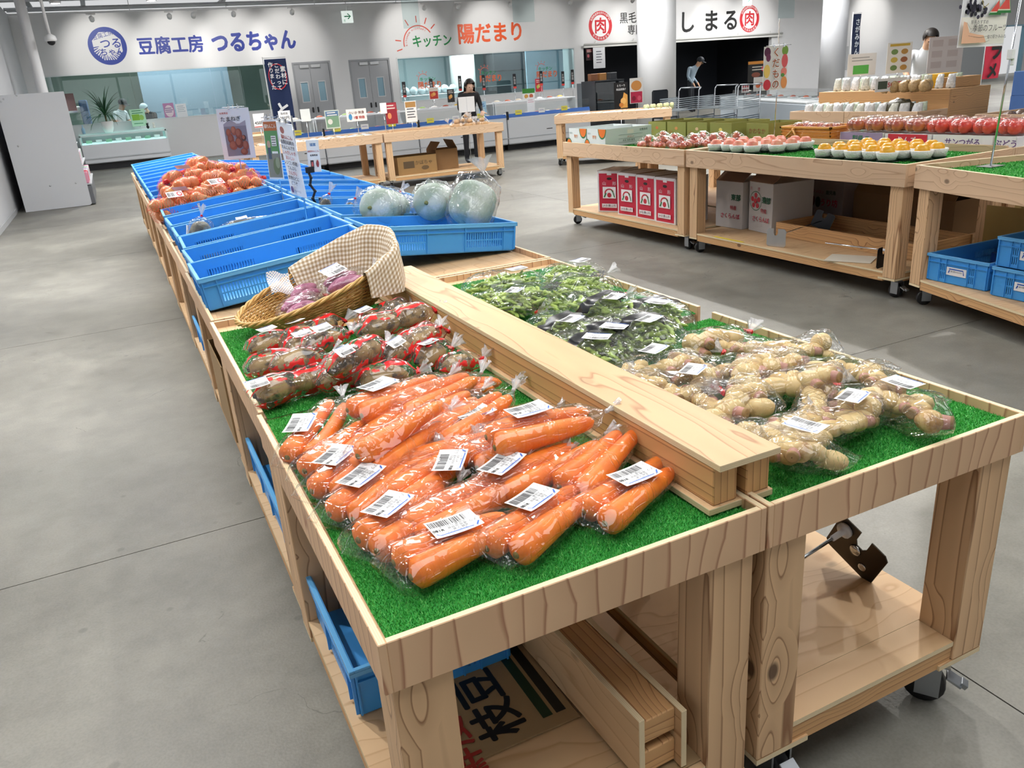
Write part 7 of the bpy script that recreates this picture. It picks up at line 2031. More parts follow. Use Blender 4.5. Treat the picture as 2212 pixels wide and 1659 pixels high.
poster('green leaflet standing on the chest freezer beside the plant', 0.92, 23.9, 1.16, 0.36, 0.42, '#b9e4c4', lambda p, w, h: (p.rect(-w*0.4, -h*0.15, w*0.1, h*0.2, '#86b83c'), p.disc(w*0.22, 0, w*0.16, h*0.16, '#9cc860'), lines(p, w, h, '#3c8a5a', 2, 0.38), lines(p, w, h, '#4c9a6a', 1, -0.36)), 0.87)
poster('pink and white festival poster on the tofu window', 1.74, YW-0.02, 1.28, 0.27, 0.36, '#c48ab8', lambda p, w, h: (p.disc(0, -0.02, w*0.4, h*0.42, '#f0dfe8'), lines(p, w, h, '#6a4a8c', 3, 0.12)))
poster('white notice beside the pink poster on the tofu window', 2.05, YW-0.02, 1.25, 0.27, 0.34, '#eef2f6', lambda p, w, h: lines(p, w, h, '#a8b4c0', 4))
for (nm, x, c) in (('black cat figurine standing on the chest freezer', 1.10, '#1f1c1c'), ('white lucky cat figurine standing on the chest freezer', 1.25, '#f0e8e0')):
    q = MB(); q.ell((0, 0, 0.045), (0.035, 0.03, 0.045), 10, 8); q.ell((0, -0.005, 0.11), (0.03, 0.028, 0.028), 10, 8)
    for s in (-1, 1): q.lathe([(0.001, 0.0), (0.001, 0.0)], 4); q.add([(s*0.03, 0, 0.125), (s*0.008, 0, 0.135), (s*0.024, 0, 0.16), (s*0.02, 0.012, 0.13)], [(0, 1, 2), (1, 3, 2), (3, 0, 2)], 0)
    tag(q.build('cat_figurine', flat(c, 0.4), None, (x, 23.9, 0.871)), nm, 'figurine')
q = MB(); q.lathe([(0.035, 0), (0.04, 0.12), (0.012, 0.16), (0.012, 0.19)], 12); q.box(-0.012, 0.012, -0.05, 0.02, 0.19, 0.215, ch=0.002); tag(q.build('spray_bottle', flat('#a8d0ea', 0.3), None, (-0.42, 24.1, 0.871)), 'pale blue spray bottle on the freezer behind the cooler', 'bottle')
q = MB(); q.box(-0.40, -0.18, YW+0.9, YW+1.2, 0.002, 1.7, ch=0.03); tag(q.build('drum_bin', flat('#4c6c94', 0.5)), 'blue drum standing in the tofu room behind the plant', 'bin')

# ------------------------------------------------------------------ refrigerated counters
FOOD = ['#e8d8c0', '#d89a60', '#f4f0ea', '#c86a4a', '#e8c050', '#a8c878', '#f2e4d0', '#b05a48']
q = MB(); q.box(-0.09, 0.09, -0.07, 0.07, 0, 0.035, ch=0.008); q.ell((0, 0, 0.03), (0.065, 0.05, 0.03), 10, 6, 1)
def food_mesh(c): 
    q = MB(); q.box(-0.09, 0.09, -0.07, 0.07, 0, 0.02, ch=0.005); q.ell((0, 0, 0.022), (0.07, 0.052, 0.028), 10, 6, 1); return q.mesh('food_tray', [flat('#e8e8ea', 0.4), flat(c, 0.5, var=0.2, vs=40)])
FT = [food_mesh(c) for c in FOOD]
def chiller(label, x0, x1):
    t = thing('refrigerated_counter', label, 'refrigerated counter', (x0, 15.8, 0), 0, 'white refrigerated counters')
    w = x1-x0-0.02
    q = MB(); q.box(0.03, w-0.03, 0.15, 0.95, 0, 0.12); q.build('plinth', BLACK, t)
    q = MB(); q.box(0, w, 0, 1.0, 0.12, 0.66, ch=0.02); q.build('body', CASEW, t)
    q = MB(); q.box(0, w, -0.012, 0, 0.24, 0.255); q.build('bumper', flat('#bfc4c9', 0.3), t)
    q = MB(); q.box(w*0.45, w*0.45+0.14, -0.004, 0.0, 0.36, 0.375); q.build('vent', BLACK, t)
    q = MB(); q.M = Matrix.Translation((0, 0.0, 0.665)) @ Matrix.Rotation(-0.5, 4, 'X'); q.box(0.01, w-0.01, 0, 0.01, 0, 0.075); q.build('price_rail', flat('#3f6fc0', 0.4), t)
    q = MB(); q.box(0.0, w, 0.05, 0.06, 0.74, 0.90); q.build('front_glass', CLEAR, t)
    q = MB(); q.box(0.02, w-0.02, 0.07, 0.95, 0.655, 0.675); q.build('deck', flat('#f0f2f4', 0.4), t)
    q = MB(); q.box(0.0, w, 0.62, 0.98, 0.93, 0.95, ch=0.004); q.box(0, 0.02, 0.60, 0.98, 0.66, 0.93); q.box(w-0.02, w, 0.60, 0.98, 0.66, 0.93); q.build('upper_shelf', flat('#dfe3e6', 0.35), t)
    q = MB(); q.box(-0.012, 0.012, -0.03, 0.05, 0.62, 0.78, ch=0.003); q.build('end_post', BLACK, t)
    n = int(w/0.26)
    for k in range(n):
        for r in range(2):
            o = link('food_tray', FT[(k*3+r*5+int(x0*7)) % 8]); o.location = (x0+0.15+k*0.26, 15.8+0.22+r*0.22, 0.676); tag(o, 'plastic tray of prepared food in the refrigerated counter', 'food tray', 'food trays in the refrigerated counters')
        o = link('food_tray', FT[(k*5+int(x0*3)) % 8]); o.location = (x0+0.15+k*0.26, 16.6, 0.951); tag(o, 'plastic tray of prepared food on the upper counter shelf', 'food tray', 'food trays on the upper counter shelf')
    # price cards in the rail
    for k in range(n//2):
        poster('small white price card clipped to the counter rail', x0+0.25+k*0.55, 15.78, 0.75, 0.15, 0.09, '#f7f7f7' if k % 2 else '#f4e85a', lambda p, w, h: lines(p, w, h, '#5a4ab0', 2, 0.1), None, name='price_card', group='price cards on the counter rail', cat='price card')
chiller('refrigerated counter at the left end behind the wooden tables', 3.0, 3.75)
chiller('refrigerated counter in front of the double doors', 3.75, 5.65)
chiller('refrigerated counter behind the woman in black', 5.65, 7.62)
chiller('refrigerated counter at the right end near the butcher', 7.62, 9.65)
KU = lambda p, w, h: (p.rect(-w*0.5, -h*0.5, w*0.5, -h*0.36, '#d8443c'), p.text('お惣菜', 0, h*0.06, w*0.7, '#f2f2f2', vertical=True))
for x, y, z in ((5.75, 16.72, 1.36), (6.35, 16.72, 1.38), (7.0, 16.72, 1.40), (7.55, 16.72, 1.38), (8.29, 16.72, 1.36), (8.95, 16.72, 1.38), (9.5, 16.72, 1.34), (9.62, 16.5, 1.36)):
    poster('narrow black pennant with a red foot on a thin stand over the counters', x, y, z, 0.075, 0.30, '#26262a', KU, 0.951 if x < 9.6 else 0.0, name='pennant', group='black pennants over the counters', cat='pennant')
poster('menu card with an orange dish over the counter', 6.38, 16.7, 1.24, 0.21, 0.24, '#f2f0ee', pic('#c83c34', '#e8d8c8', '#e88a3c', '#f0b060'), 0.951)
poster('dark menu card with fried food over the counter', 6.74, 16.65, 1.17, 0.16, 0.26, '#33302e', pic('#2c2a2a', '#4a4644', '#d88a3c', '#e8b060'), 0.951)
poster('green topped bento poster standing in the counter', 8.5, 16.5, 1.07, 0.30, 0.24, '#f4f4f2', lambda p, w, h: (p.rect(-w*0.5, h*0.1, w*0.5, h*0.5, '#3c8a34'), p.disc(-w*0.2, -h*0.15, w*0.16, h*0.18, '#d8a050'), p.disc(w*0.2, -h*0.15, w*0.16, h*0.18, '#c86a4a')), 0.951)
poster('light blue drink poster standing in the counter', 7.29, 16.3, 0.86, 0.17, 0.30, '#a8d0e8', lambda p, w, h: (lines(p, w, h, '#3c6aa8', 2), p.disc(0, -h*0.1, w*0.25, h*0.15, '#e8eef2')), None)
poster('white memo board standing in the counter', 8.44, 16.3, 0.86, 0.19, 0.30, '#eeeef0', lambda p, w, h: lines(p, w, h, '#d8a8b8', 2), None)
poster('red menu card near the kitchen window', 8.9, 16.75, 1.24, 0.18, 0.27, '#c83440', pic('#c83440', '#d85058', '#a8c050', '#e8c070'), 0.951)
# stickers on the kitchen window
for x, z in ((9.22, 1.52), (11.28, 1.58), (13.3, 1.58)):
    p = Print(0.001); p.text('陽だまり', 0.05, -0.09, 0.22, '#f0703c', bold=0.03, sx=0.9); p.text('キッチン', 0.0, 0.08, 0.13, '#2c9a5a', bold=0.02); p.ring(-0.14, 0.08, 0.15, 0.165, '#e86a50', 20, 40, 190)
    for a in (60, 90, 120, 150): r = math.radians(a); p.stroke([(-0.14+0.19*math.cos(r), 0.08+0.19*math.sin(r)), (-0.14+0.25*math.cos(r), 0.08+0.25*math.sin(r))], 0.014, '#e86a50')
    p.build('window_sticker', win2, wall_M(x, z, YW+0.036))
# kitchen equipment behind the glass
q = MB(); q.lathe([(0.42, 0), (0.42, 2.9)], 30); struct(q.build('column_kitchen', flat('#e4e4e2', 0.6), None, (11.4, YW+2.4, 0)))
KS = flat('#b4bcc0', 0.3, 0.7)
for (lab, a, b, c, d, e, f, m) in (('steel work table with white bags in the kitchen', 8.5, 10.6, 1.0, 1.7, 0.002, 1.15, KS), ('dark extractor hood in the kitchen', 12.2, 13.6, 1.6, 2.4, 1.7, 2.898, flat('#2c3034', 0.5)), ('pale blue kitchen divider panel', 12.9, 14.3, 0.6, 0.65, 0.002, 2.4, flat('#a8c4d8', 0.4)), ('dark kitchen range behind the glass', 11.6, 12.7, 1.2, 1.9, 0.002, 1.25, flat('#3a3e42', 0.4))):
    q = MB(); q.box(a, b, YW+c, YW+d, e, f, ch=0.01); tag(q.build('kitchen_unit', m), lab, 'kitchen unit')
for k in range(8):
    rr = random.Random(k); q = MB(); q.ell((0, 0, 0.125), (0.125, 0.15, 0.13), 12, 8, 0, lambda d: 1+0.25*mnoise.noise(d*2.5+Vector((k, 0, 0))))
    tag(q.build('white_bag', flat('#e8eef2', 0.25), None, (8.66+0.27*k, YW+1.35, 1.151)), 'crumpled white plastic bag heaped on the kitchen table', 'bag', 'white bags on the kitchen table')

# ------------------------------------------------------------------ wooden tables before the counters
tA2 = dup(f1, (5.52, 11.62, 0), math.radians(87), 'cedar table with bagged potatoes in front of the refrigerated counters')
tA1 = dup(f1, (3.62, 11.72, 0), math.radians(90), 'cedar table with snack packets and price cards behind the onions')
tB = dup(f1, (8.18, 10.95, 0), math.radians(56), 'cedar table with baked goods in front of the butcher, turned at an angle')
tC = dup(f1, (2.02, 15.0, 0), 0.0, 'small cedar table by the white wall at the far left counter')
for t_ in (tA2, tA1, tB, tC): t_['group'] = 'cedar tables before the shops'
SN = ['#e8e4dc', '#d8c8a8', '#f0efe8', '#c8b090', '#e0d8d0']
def snack_mesh(c):
    q = MB(); rows = []
    for j in range(7):
        u = j/6; k = math.sin(math.pi*(0.06+0.88*u))**0.6
        rows.append([((u-0.5)*0.2, 0.06*math.cos(2*math.pi*i/12), 0.025+0.024*k*math.sin(2*math.pi*i/12)+0.004*math.sin(i*2.1+j*1.9)) for i in range(12)])
    q.grid(rows, True, 0, True, True); return q.mesh('snack_packet', flat(c, 0.16, var=0.4, vs=30, bump=0.9))
SNM = [snack_mesh(c) for c in SN]
for k in range(26):
    o = link('snack_packet', SNM[k % 5]); o.location = (1.95+0.125*(k % 13), 11.85+0.24*(k//13), FD+0.002); o.rotation_euler = (0, 0, 1.4+0.2*math.sin(k)); tag(o, 'shiny snack packet in rows on the cedar table behind the onions', 'snack packet', 'snack packets on the cedar table')
for k in range(16):
    o = link('baked_goods', SNM[(k*2+1) % 5]); o.location = (8.18-0.82*(0.1+k*0.105)+0.57*0.2, 10.95+0.56*(0.1+k*0.105)+0.82*0.2, FD+0.002); o.rotation_euler = (0, 0, 0.6+0.3*math.sin(k*3)); tag(o, 'wrapped baked snack in a row on the turned cedar table', 'baked goods', 'baked snacks on the turned table')
POTATO = veg_mat('potato_skin', '#d8b080', '#c0925c', 16, 0.6)
q = MB(); q.ell((0, 0, 0), (0.045, 0.036, 0.034), 12, 8); POTM = q.mesh('potato', POTATO)
for k, (x, y, z) in enumerate(((4.85, 11.85, 0), (5.05, 11.82, 0), (5.25, 11.80, 0), (4.95, 12.02, 0), (5.15, 12.0, 0), (5.05, 11.92, 0.07))):
    t = thing('potato_bag', 'clear bag of potatoes heaped at the end of the cedar table' if k < 5 else 'clear bag of potatoes on top of the other potato bags', 'potatoes', (x, y, FD+0.002+z), k*0.9, 'bags of potatoes'); sph = []
    for i in range(8):
        a = i*0.9; p_ = (0.06*math.cos(a)*(i > 1), 0.06*math.sin(a)*(i > 1), 0.036+(0.06 if i < 2 else 0)); link('potato', POTM, t, M=Matrix.Translation(p_) @ Matrix.Rotation(i*1.3, 4, 'Z')); sph.append((*p_, 0.042))
    rings, end = hull_film(sph, -0.12, 0.16, 16, 16, 0.004, 0.006, k*1.3, tie=True, floor_z=0.0); q = MB(); q.grid(rings, True, 0); q.build('plastic_film', FILM2, t)
    link('tied_end', tie_part((end[0], 0, 0.08), k, 0.06, 0.04, (0.3, 0, 1)), t)
# cards and posters on those tables
TZ = FD+0.002
poster('photo card of a green field on a thin stand over the snack table', 3.0, 12.0, 1.04, 0.21, 0.25, '#c9d0c4', pic('#7a9a7c', '#5c7a9c', '#d8d4c8'), TZ)
poster('squid price card with red lettering over the snack table', 3.36, 12.0, 1.07, 0.30, 0.17, '#f4efe8', lambda p, w, h: (p.text('小いか 刺身', 0.0, h*0.2, h*0.26, '#7a3c2c', bold=0.02), p.text('1個 特価', w*0.12, -h*0.2, h*0.26, '#c23a34', bold=0.02), p.disc(-w*0.32, -h*0.12, w*0.09, h*0.24, '#4a90c0')), TZ)
poster('dark red salmon poster over the cedar table', 3.92, 12.1, 1.05, 0.18, 0.30, '#a02c38', pic('#a02c38', '#b84450', '#e0905c'), TZ)
poster('white recipe sheet with a picture on top over the cedar table', 4.23, 12.1, 1.05, 0.18, 0.30, '#f2f2f0', lambda p, w, h: (p.rect(-w*0.45, h*0.2, w*0.45, h*0.46, '#b88a50'), lines(p, w, h, '#55555a', 4, 0.1)), TZ)
poster('small blank white card clipped beside the red poster', 3.80, 12.08, 1.13, 0.10, 0.15, '#fafafa', None, TZ)
poster('plain handwritten price card reading 280 yen near the tall lotus poster', 2.39, 12.3, 1.13, 0.17, 0.15, '#f4f3f0', lambda p, w, h: (p.text('280円', 0.0, -h*0.15, h*0.36, '#33333a', bold=0.02), p.text('島根産', 0, h*0.25, h*0.24, '#55555a')), TZ)
poster('handwritten price card reading 450 yen underlined in red behind the onion sign', 2.03, 12.3, 1.10, 0.16, 0.19, '#f4f3f0', lambda p, w, h: (p.text('450円', 0.0, -h*0.15, h*0.30, '#33333a', bold=0.02), p.rect(-w*0.5, -h*0.46, w*0.5, -h*0.40, '#c84a40')), TZ)
poster('clear sleeve with a pale sheet beside the double doors', 2.69, 12.3, 1.12, 0.14, 0.17, '#e4e6e2', None, TZ)
poster('folded white sheet in a stand in front of the woman in black', 5.70, 13.4, 1.05, 0.30, 0.25, '#eeeeee', lambda p, w, h: p.rect(-0.002, -h*0.5, 0.002, h*0.5, '#b8b8bc'), 0.0)
t = carton('brown carton printed with vegetables under the potato table', Matrix.Translation((4.15, 12.05, 0.166)), 0.62, 0.42, 0.26, '#9c7a4c', None, False)
p = Print(0.0008); p.rect(-0.22, -0.05, -0.05, 0.05, '#5c4a34'); p.text('かぼちゃ', 0.1, 0.02, 0.07, '#5c4a34'); p.disc(0.12, -0.06, 0.06, 0.03, '#6a5438'); p.build('print', t, frame((0, -0.2106, 0.14), (1, 0, 0), (0, 0, 1)))
carton('open brown carton beside the printed one under the potato table', Matrix.Translation((4.68, 12.15, 0.166)), 0.36, 0.40, 0.30, '#8c6a44', None, True)
# navy banner
def nobori(label, x, y, z0, z1, w, col, fn):
    t = thing('banner', label, 'banner', (x, y, 0)); h = z1-z0
    q = MB(); rows = []
    for j in range(15):
        rows.append([(-w/2+w*i/8, 0.02*math.sin(i*0.8+j*0.5), z1-h*j/14) for i in range(9)])
    q.grid(rows); q.build('cloth', flat(col, 0.8), t)
    q = MB(); q.tube([(-w/2-0.03, 0, 0.0), (-w/2-0.03, 0, z1+0.06)], 0.013, 8); q.tube([(-w/2-0.03, 0, z1+0.03), (w/2, 0, z1+0.03)], 0.01, 6); q.build('pole', WHITEP, t)
    q = MB(); q.lathe([(0.2, 0), (0.2, 0.05), (0.05, 0.08)], 16); q.build('base', flat('#d8d8d8', 0.5), t, (-w/2-0.03, 0, 0.001))
    p = Print(0.002); fn(p, w, h); p.build('print', t, frame((0, -0.03, (z0+z1)/2), (1, 0, 0), (0, 0, 1)))
nobori('navy tofu banner with a red ring and white brush characters', 4.36, 22.5, 0.55, 2.32, 0.55, '#1f2f58', lambda p, w, h: (p.ring(0, h*0.26, 0.215, 0.235, '#d8343c', 30, sy=1.35), p.text('素材に', w*0.28, h*0.27, 0.145, '#f4f4f4', bold=0.03, vertical=True), p.text('こだわって', 0, h*0.26, 0.125, '#f4f4f4', bold=0.03, vertical=True), p.text('作りました', -w*0.28, h*0.27, 0.125, '#f4f4f4', bold=0.03, vertical=True), p.text('と', 0, -h*0.20, 0.40, '#f4f4f4', bold=0.05)))
nobori('long narrow navy banner with white characters by the grey wall', 22.1, 20.0, 0.8, 2.57, 0.34, '#1f2c4c', lambda p, w, h: p.text('さがみかんの里', 0, 0, 0.2, '#dfe6ee', bold=0.03, vertical=True))
nobori('red banner with a large black character at the right wall', 26.0, 18.0, 0.35, 1.55, 0.8, '#d8344c', lambda p, w, h: (p.text('ラ', 0.1, h*0.2, 0.6, '#141414', bold=0.06), p.text('メ', 0.0, -h*0.3, 0.5, '#141414', bold=0.06)))

# ------------------------------------------------------------------ butcher's shop
poster('sheet of white paper hung in the dark butcher opening', 15.25, 24.36, 1.875, 0.46, 0.64, '#dfe0e4', lambda p, w, h: lines(p, w, h, '#6a6a74', 5, 0.28, 0.25), None)
poster('small dark red meat poster on the edge of the butcher opening', 14.95, YW-0.02, 2.0, 0.25, 0.36, '#3a2428', pic('#3a2428', '#8c3a44', '#c8606a'))
t = thing('meat_showcase', 'black glass showcase with lit shelves in front of the butcher', 'showcase', (9.9, 16.0, 0))
q = MB(); q.box(0, 0.75, 0, 0.6, 0.002, 0.55, ch=0.01); q.build('body', flat('#2c2d30', 0.35), t)
q = MB(); q.box(0, 0.75, 0, 0.02, 0.55, 1.22); q.build('front_glass', glass_mat('dark_glass', (0.35, 0.4, 0.42), 0.12), t)
q = MB(); q.box(0, 0.75, 0.0, 0.6, 1.2, 1.24); q.box(0, 0.02, 0.02, 0.6, 0.55, 1.2); q.box(0.73, 0.75, 0.02, 0.6, 0.55, 1.2); q.box(0.02, 0.73, 0.58, 0.6, 0.55, 1.2); q.build('frame', flat('#3a3c40', 0.3), t)
for z in (0.75, 0.97): q = MB(); q.box(0.03, 0.72, 0.1, 0.55, z, z+0.012); q.build('shelf', flat('#9aa0a4', 0.3), t)
q = MB(); q.box(10.25, 10.27, 16.62, 17.4, 0.002, 1.2); tag(q.build('steel_guard', STEEL), 'brushed steel splash guard beside the meat showcase', 'panel')
for (lab, x, c) in (('brown wicker carton on top of the meat showcase', 10.02, '#8a5a3c'), ('brown paper bag on top of the meat showcase', 10.25, '#b07c44'), ('black and steel toaster on top of the meat showcase', 10.52, '#3a3c40')):
    q = MB(); q.box(-0.09, 0.09, -0.07, 0.07, 0, 0.15, ch=0.008); tag(q.build('countertop_item', flat(c, 0.5), None, (x, 16.3, 1.241)), lab, 'box')
poster('tall black poster with fried chicken on the turned table', 8.58, 13.0, 0.98, 0.30, 0.46, '#1e1c1c', lambda p, w, h: (p.poly([(-w*0.05, -h*0.46), (w*0.46, -h*0.46), (w*0.46, h*0.02), (w*0.2, h*0.12)], '#e0a04c'), p.disc(w*0.15, -h*0.2, w*0.2, h*0.12, '#f0b868'), p.disc(w*0.0, -h*0.34, w*0.16, h*0.08, '#c87a34'), p.text('とろーり', 0, h*0.38, h*0.1, '#f4f4f4'), p.text('絶品唐揚げ', 0, h*0.24, h*0.09, '#f4f4f4')), 0.0)
poster('tall poster of cutlet and red sausages by the round column', 9.6, 14.0, 1.02, 0.31, 0.47, '#e4e0da', lambda p, w, h: (p.disc(0, h*0.2, w*0.4, h*0.2, '#d8924c'), p.rect(-w*0.44, -h*0.48, w*0.44, -h*0.04, '#c02c4c'), p.disc(-w*0.2, -h*0.3, w*0.15, h*0.1, '#8c1c34'), p.disc(w*0.2, -h*0.3, w*0.15, h*0.1, '#e05a70')), 0.0)
for k in range(9):
    q = MB(); q.lathe([(0.026, 0), (0.034, 0.06), (0.036, 0.075)], 12); q.ell((0, 0, 0.08), (0.034, 0.034, 0.025), 10, 6, 1)
    o = q.build('snack_cup', [flat('#c8d0a0', 0.3), flat('#e8d8a0', 0.4)], None, (8.0+0.022*k*3, 11.42-0.0*k+0.04*(k % 2), FD+0.002)); tag(o, 'small clear cup of snacks in a row on the turned table', 'cup', 'snack cups on the turned table')
# chest counter at an angle
t = thing('meat_counter', 'grey and white meat counter with a glass top running beside the aisle', 'meat counter', (12.45, 14.9, 0), math.atan2(-4.3, -1.75))
q = MB(); q.box(0, 4.6, 0, 0.9, 0.02, 0.66, ch=0.02); q.build('body', flat('#aab4bc', 0.35), t)
q = MB(); q.box(0, 4.6, 0.0, 0.9, 0.66, 0.70, ch=0.01); q.build('top_slab', flat('#e4e8ea', 0.3), t)
q = MB(); q.box(0.05, 4.55, 0.25, 0.87, 0.70, 0.84, ch=0.01); q.build('glass_hood', CLEAR, t)
for k in range(7):
    o = link('meat_tray', FT[3 if k % 2 else 7]); o.matrix_world = Matrix.Translation((12.45, 14.9, 0)) @ Matrix.Rotation(math.atan2(-4.3, -1.75), 4, 'Z') @ Matrix.Translation((0.4+k*0.6, 0.5, 0.702)); tag(o, 'tray of red meat under the glass hood of the meat counter', 'meat tray', 'meat trays in the counter')
poster('black poster of roast beef with an orange top over the meat counter', 15.4, 17.0, 1.15, 0.66, 0.50, '#1f1c1a', lambda p, w, h: (p.rect(-w*0.5, h*0.36, w*0.5, h*0.5, '#e0902c'), p.disc(-w*0.1, -h*0.15, w*0.22, h*0.12, '#8c4a34'), p.disc(w*0.25, h*0.12, w*0.09, h*0.12, '#d83c4c'), lines(p, w, h, '#e8e0d0', 2, 0.2, 0.3)), 0.0)
poster('white poster with an orange dish beside the roast beef poster', 15.05, 16.5, 0.86, 0.46, 0.33, '#f0ece8', pic('#e8e4e0', '#f4f0ec', '#e0703c', '#d85a34'), 0.0)
poster('small card with six product pictures beside the meat counter', 14.3, 16.2, 0.80, 0.24, 0.2, '#f2eef0', lambda p, w, h: [p.disc(w*(-0.28+0.28*(k % 3)), h*(0.2-0.4*(k//3)), w*0.1, h*0.14, '#c85a60') for k in range(6)], 0.0)
# parked shopping carts
def cart(label, x, y, rz):
    t = thing('shopping_cart', label, 'shopping cart', (x, y, 0), rz, 'parked shopping carts')
    q = MB()
    for s in (-0.22, 0.22): q.tube([(-0.35, s*1.1, 0.12), (0.3, s, 0.12), (0.34, s, 0.30), (0.38, s, 0.95), (0.46, s, 1.0)], 0.013, 6)
    q.tube([(0.46, -0.22, 1.0), (0.46, 0.22, 1.0)], 0.016, 6); q.tube([(-0.35, -0.24, 0.12), (-0.35, 0.24, 0.12)], 0.013, 6); q.build('frame', STEEL, t)
    for z in (0.62, 0.26):
        q = MB()
        for k in range(7):
            q.box(-0.32, 0.34, -0.23, -0.225, z+k*0.035, z+k*0.035+0.016); q.box(-0.32, 0.34, 0.225, 0.23, z+k*0.035, z+k*0.035+0.016); q.box(-0.325, -0.32, -0.23, 0.23, z+k*0.035, z+k*0.035+0.016)
        q.box(-0.32, 0.34, -0.23, 0.23, z-0.01, z)
        q.build('basket', flat('#9aa4aa' if z > 0.5 else '#5a6a78', 0.4), t)
    for (a, b) in ((-0.33, -0.22), (-0.33, 0.22), (0.3, -0.22), (0.3, 0.22)):
        q = MB(); q.M = Matrix.Translation((a, b, 0.05)); q.lathe([(0.001, -0.012), (0.05, -0.012), (0.05, 0.012), (0.001, 0.012)], 14, axis='y'); q.tube([(0, 0, 0), (0, 0, 0.07)], 0.01, 6); q.build('wheel', BLACK, t)
cart('shopping cart with grey baskets parked beside the round column', 10.1, 13.3, 0.4); cart('middle shopping cart with grey baskets near the meat counter', 10.75, 13.0, 0.4); cart('shopping cart with grey baskets closest to the meat counter', 10.55, 12.1, 0.4)
q = MB(); q.M = Matrix.Translation((10.6, 14.6, 0)); q.box(-0.2, 0.2, -0.02, 0.02, 0.45, 0.98, ch=0.03); q.box(-0.2, 0.2, -0.4, 0.0, 0.42, 0.46, ch=0.01)
for a in (-0.18, 0.18):
    for b in (-0.38, 0.0): q.box(a-0.015, a+0.015, b-0.015, b+0.015, 0, 0.43)
tag(q.build('child_chair', flat('#22262e', 0.5)), 'black patterned folding chair beside the round column', 'chair')

# ------------------------------------------------------------------ stepped display on the right
t = thing('stepped_display', 'stepped pine display with bagged goods on a low tray and a raised tier', 'display stand', (7.4, 5.85, 0))
def pb(nm, a, b, c, d, e, f, g='y', m=CEDAR): q = MB(); q.box(a, b, c, d, e, f, g=g, ch=0.002); q.build(nm, m, t)
pb('front_board', 0, 0.02, 0, 0.93, 0.68, 0.80); pb('front_board', 0, 0.02, 0.935, 1.75, 0.68, 0.80); pb('tray_deck', 0.02, 0.45, 0, 1.75, 0.68, 0.70, 'y', PLY_D); pb('end_board', 0.02, 0.45, 0.0, 0.02, 0.70, 0.80, 'x'); pb('end_board', 0.02, 0.45, 1.73, 1.75, 0.70, 0.80, 'x')
pb('tier_front', 0.45, 0.47, 0.0, 1.75, 0.70, 0.985, 'y', PINE_B); pb('tier_end', 0.47, 1.08, 0.0, 0.02, 0.66, 0.985, 'x', PINE_B); pb('tier_end', 0.47, 1.08, 1.73, 1.75, 0.66, 0.985, 'x', PINE_B); pb('tier_top', 0.47, 1.08, 0.02, 1.73, 0.965, 0.985, 'y', PLY_D); pb('tier_back', 1.06, 1.08, 0.02, 1.73, 0.66, 0.965, 'y')
for a in (0.03, 0.97):
    for b in (0.04, 1.62): pb('leg', a, a+0.09, b, b+0.09, 0.0, 0.66 if a > 0.5 else 0.68, 'z', PINE)
pb('skirt_panel', 0.2, 0.9, 0.03, 0.04, 0.05, 0.64, 'x', flat('#e4e4e6', 0.5))
BGC = ['#dfe4e2', '#c8d8c0', '#e8e6e0', '#b8c4c0', '#d8d8c8', '#f0f0ee']
def bag_mesh(c):
    q = MB(); rows = []
    for j in range(8):
        u = j/7; k = (math.sin(math.pi*(0.10+0.80*u)))**0.5
        rows.append([(0.055*math.cos(2*math.pi*i/12)*(1.1-0.25*u), 0.03*k*math.sin(2*math.pi*i/12)+0.008*math.sin(i*2.3+j*1.7), u*0.17+0.012*math.sin(i*3+j)) for i in range(12)])
    q.grid(rows, True, 0, True, True); return q.mesh('goods_bag', flat(c, 0.14, var=0.5, vs=38, bump=1.0))
BGM = [bag_mesh(c) for c in BGC]
for k in range(22):
    o = link('goods_bag', BGM[k % 6]); o.location = (7.4+0.10+0.17*(k % 2), 5.95+0.073*k, 0.702); o.rotation_euler = (-0.25, 0, -1.35+0.3*math.sin(k)); tag(o, 'clear bag of dried goods leaning in the front tray of the stepped display', 'dried goods', 'bags in the front tray')
for k in range(24):
    o = link('goods_bag', BGM[(k*5+2) % 6]); o.location = (7.4+0.58+0.2*(k % 2), 5.95+0.068*k, 0.987); o.rotation_euler = (-0.15, 0, -1.3+0.4*math.sin(k*2)); o.scale = (0.8, 0.8, 0.8); tag(o, 'clear bag of goods standing on the raised tier of the stepped display', 'dried goods', 'bags on the raised tier')
q = MB(); q.ell((0, 0, 0.10), (0.10, 0.20, 0.11), 18, 12, 0, lambda d: 1+0.22*mnoise.noise(d*4)); o = tag(q.build('seaweed_bag', flat('#4c4630', 0.15, var=0.5, vs=60, bump=0.8), None, (7.62, 6.25, 0.702)), 'large dark bag of dried seaweed with bright highlights in the front tray', 'dried goods')
for k in range(9):
    q = MB(); q.ell((0, 0, 0.05), (0.05, 0.06, 0.06), 12, 8, 0, lambda d: 1+0.3*mnoise.noise(d*4+Vector((k, 0, 0)))); tag(q.build('nut_bag', flat('#c0a070', 0.15, var=0.5, vs=60, bump=0.7), None, (7.56+0.12*(k % 2), 5.93+0.06*k, 0.986)), 'crinkled brown bag of nuts on the edge of the raised tier', 'nuts', 'bags of nuts on the raised tier')
q = MB(); q.box(7.55, 7.9, 5.88, 6.1, 0.705, 0.74, ch=0.004); tag(q.build('clear_tray', CLEAR), 'shallow clear acrylic tray at the end of the front tray', 'tray')
q = MB(); q.box(8.05, 8.45, 5.95, 6.1, 0.987, 1.09, g='x', ch=0.003); tag(q.build('wooden_box', PINE_B), 'small pine box on the raised tier in front of the man', 'box')
q = MB(); q.box(8.06, 8.30, 6.12, 6.3, 0.987, 1.13, ch=0.004); tag(q.build('yellow_packs', flat('#e8b020', 0.4)), 'row of yellow packets behind the small pine box', 'packets')
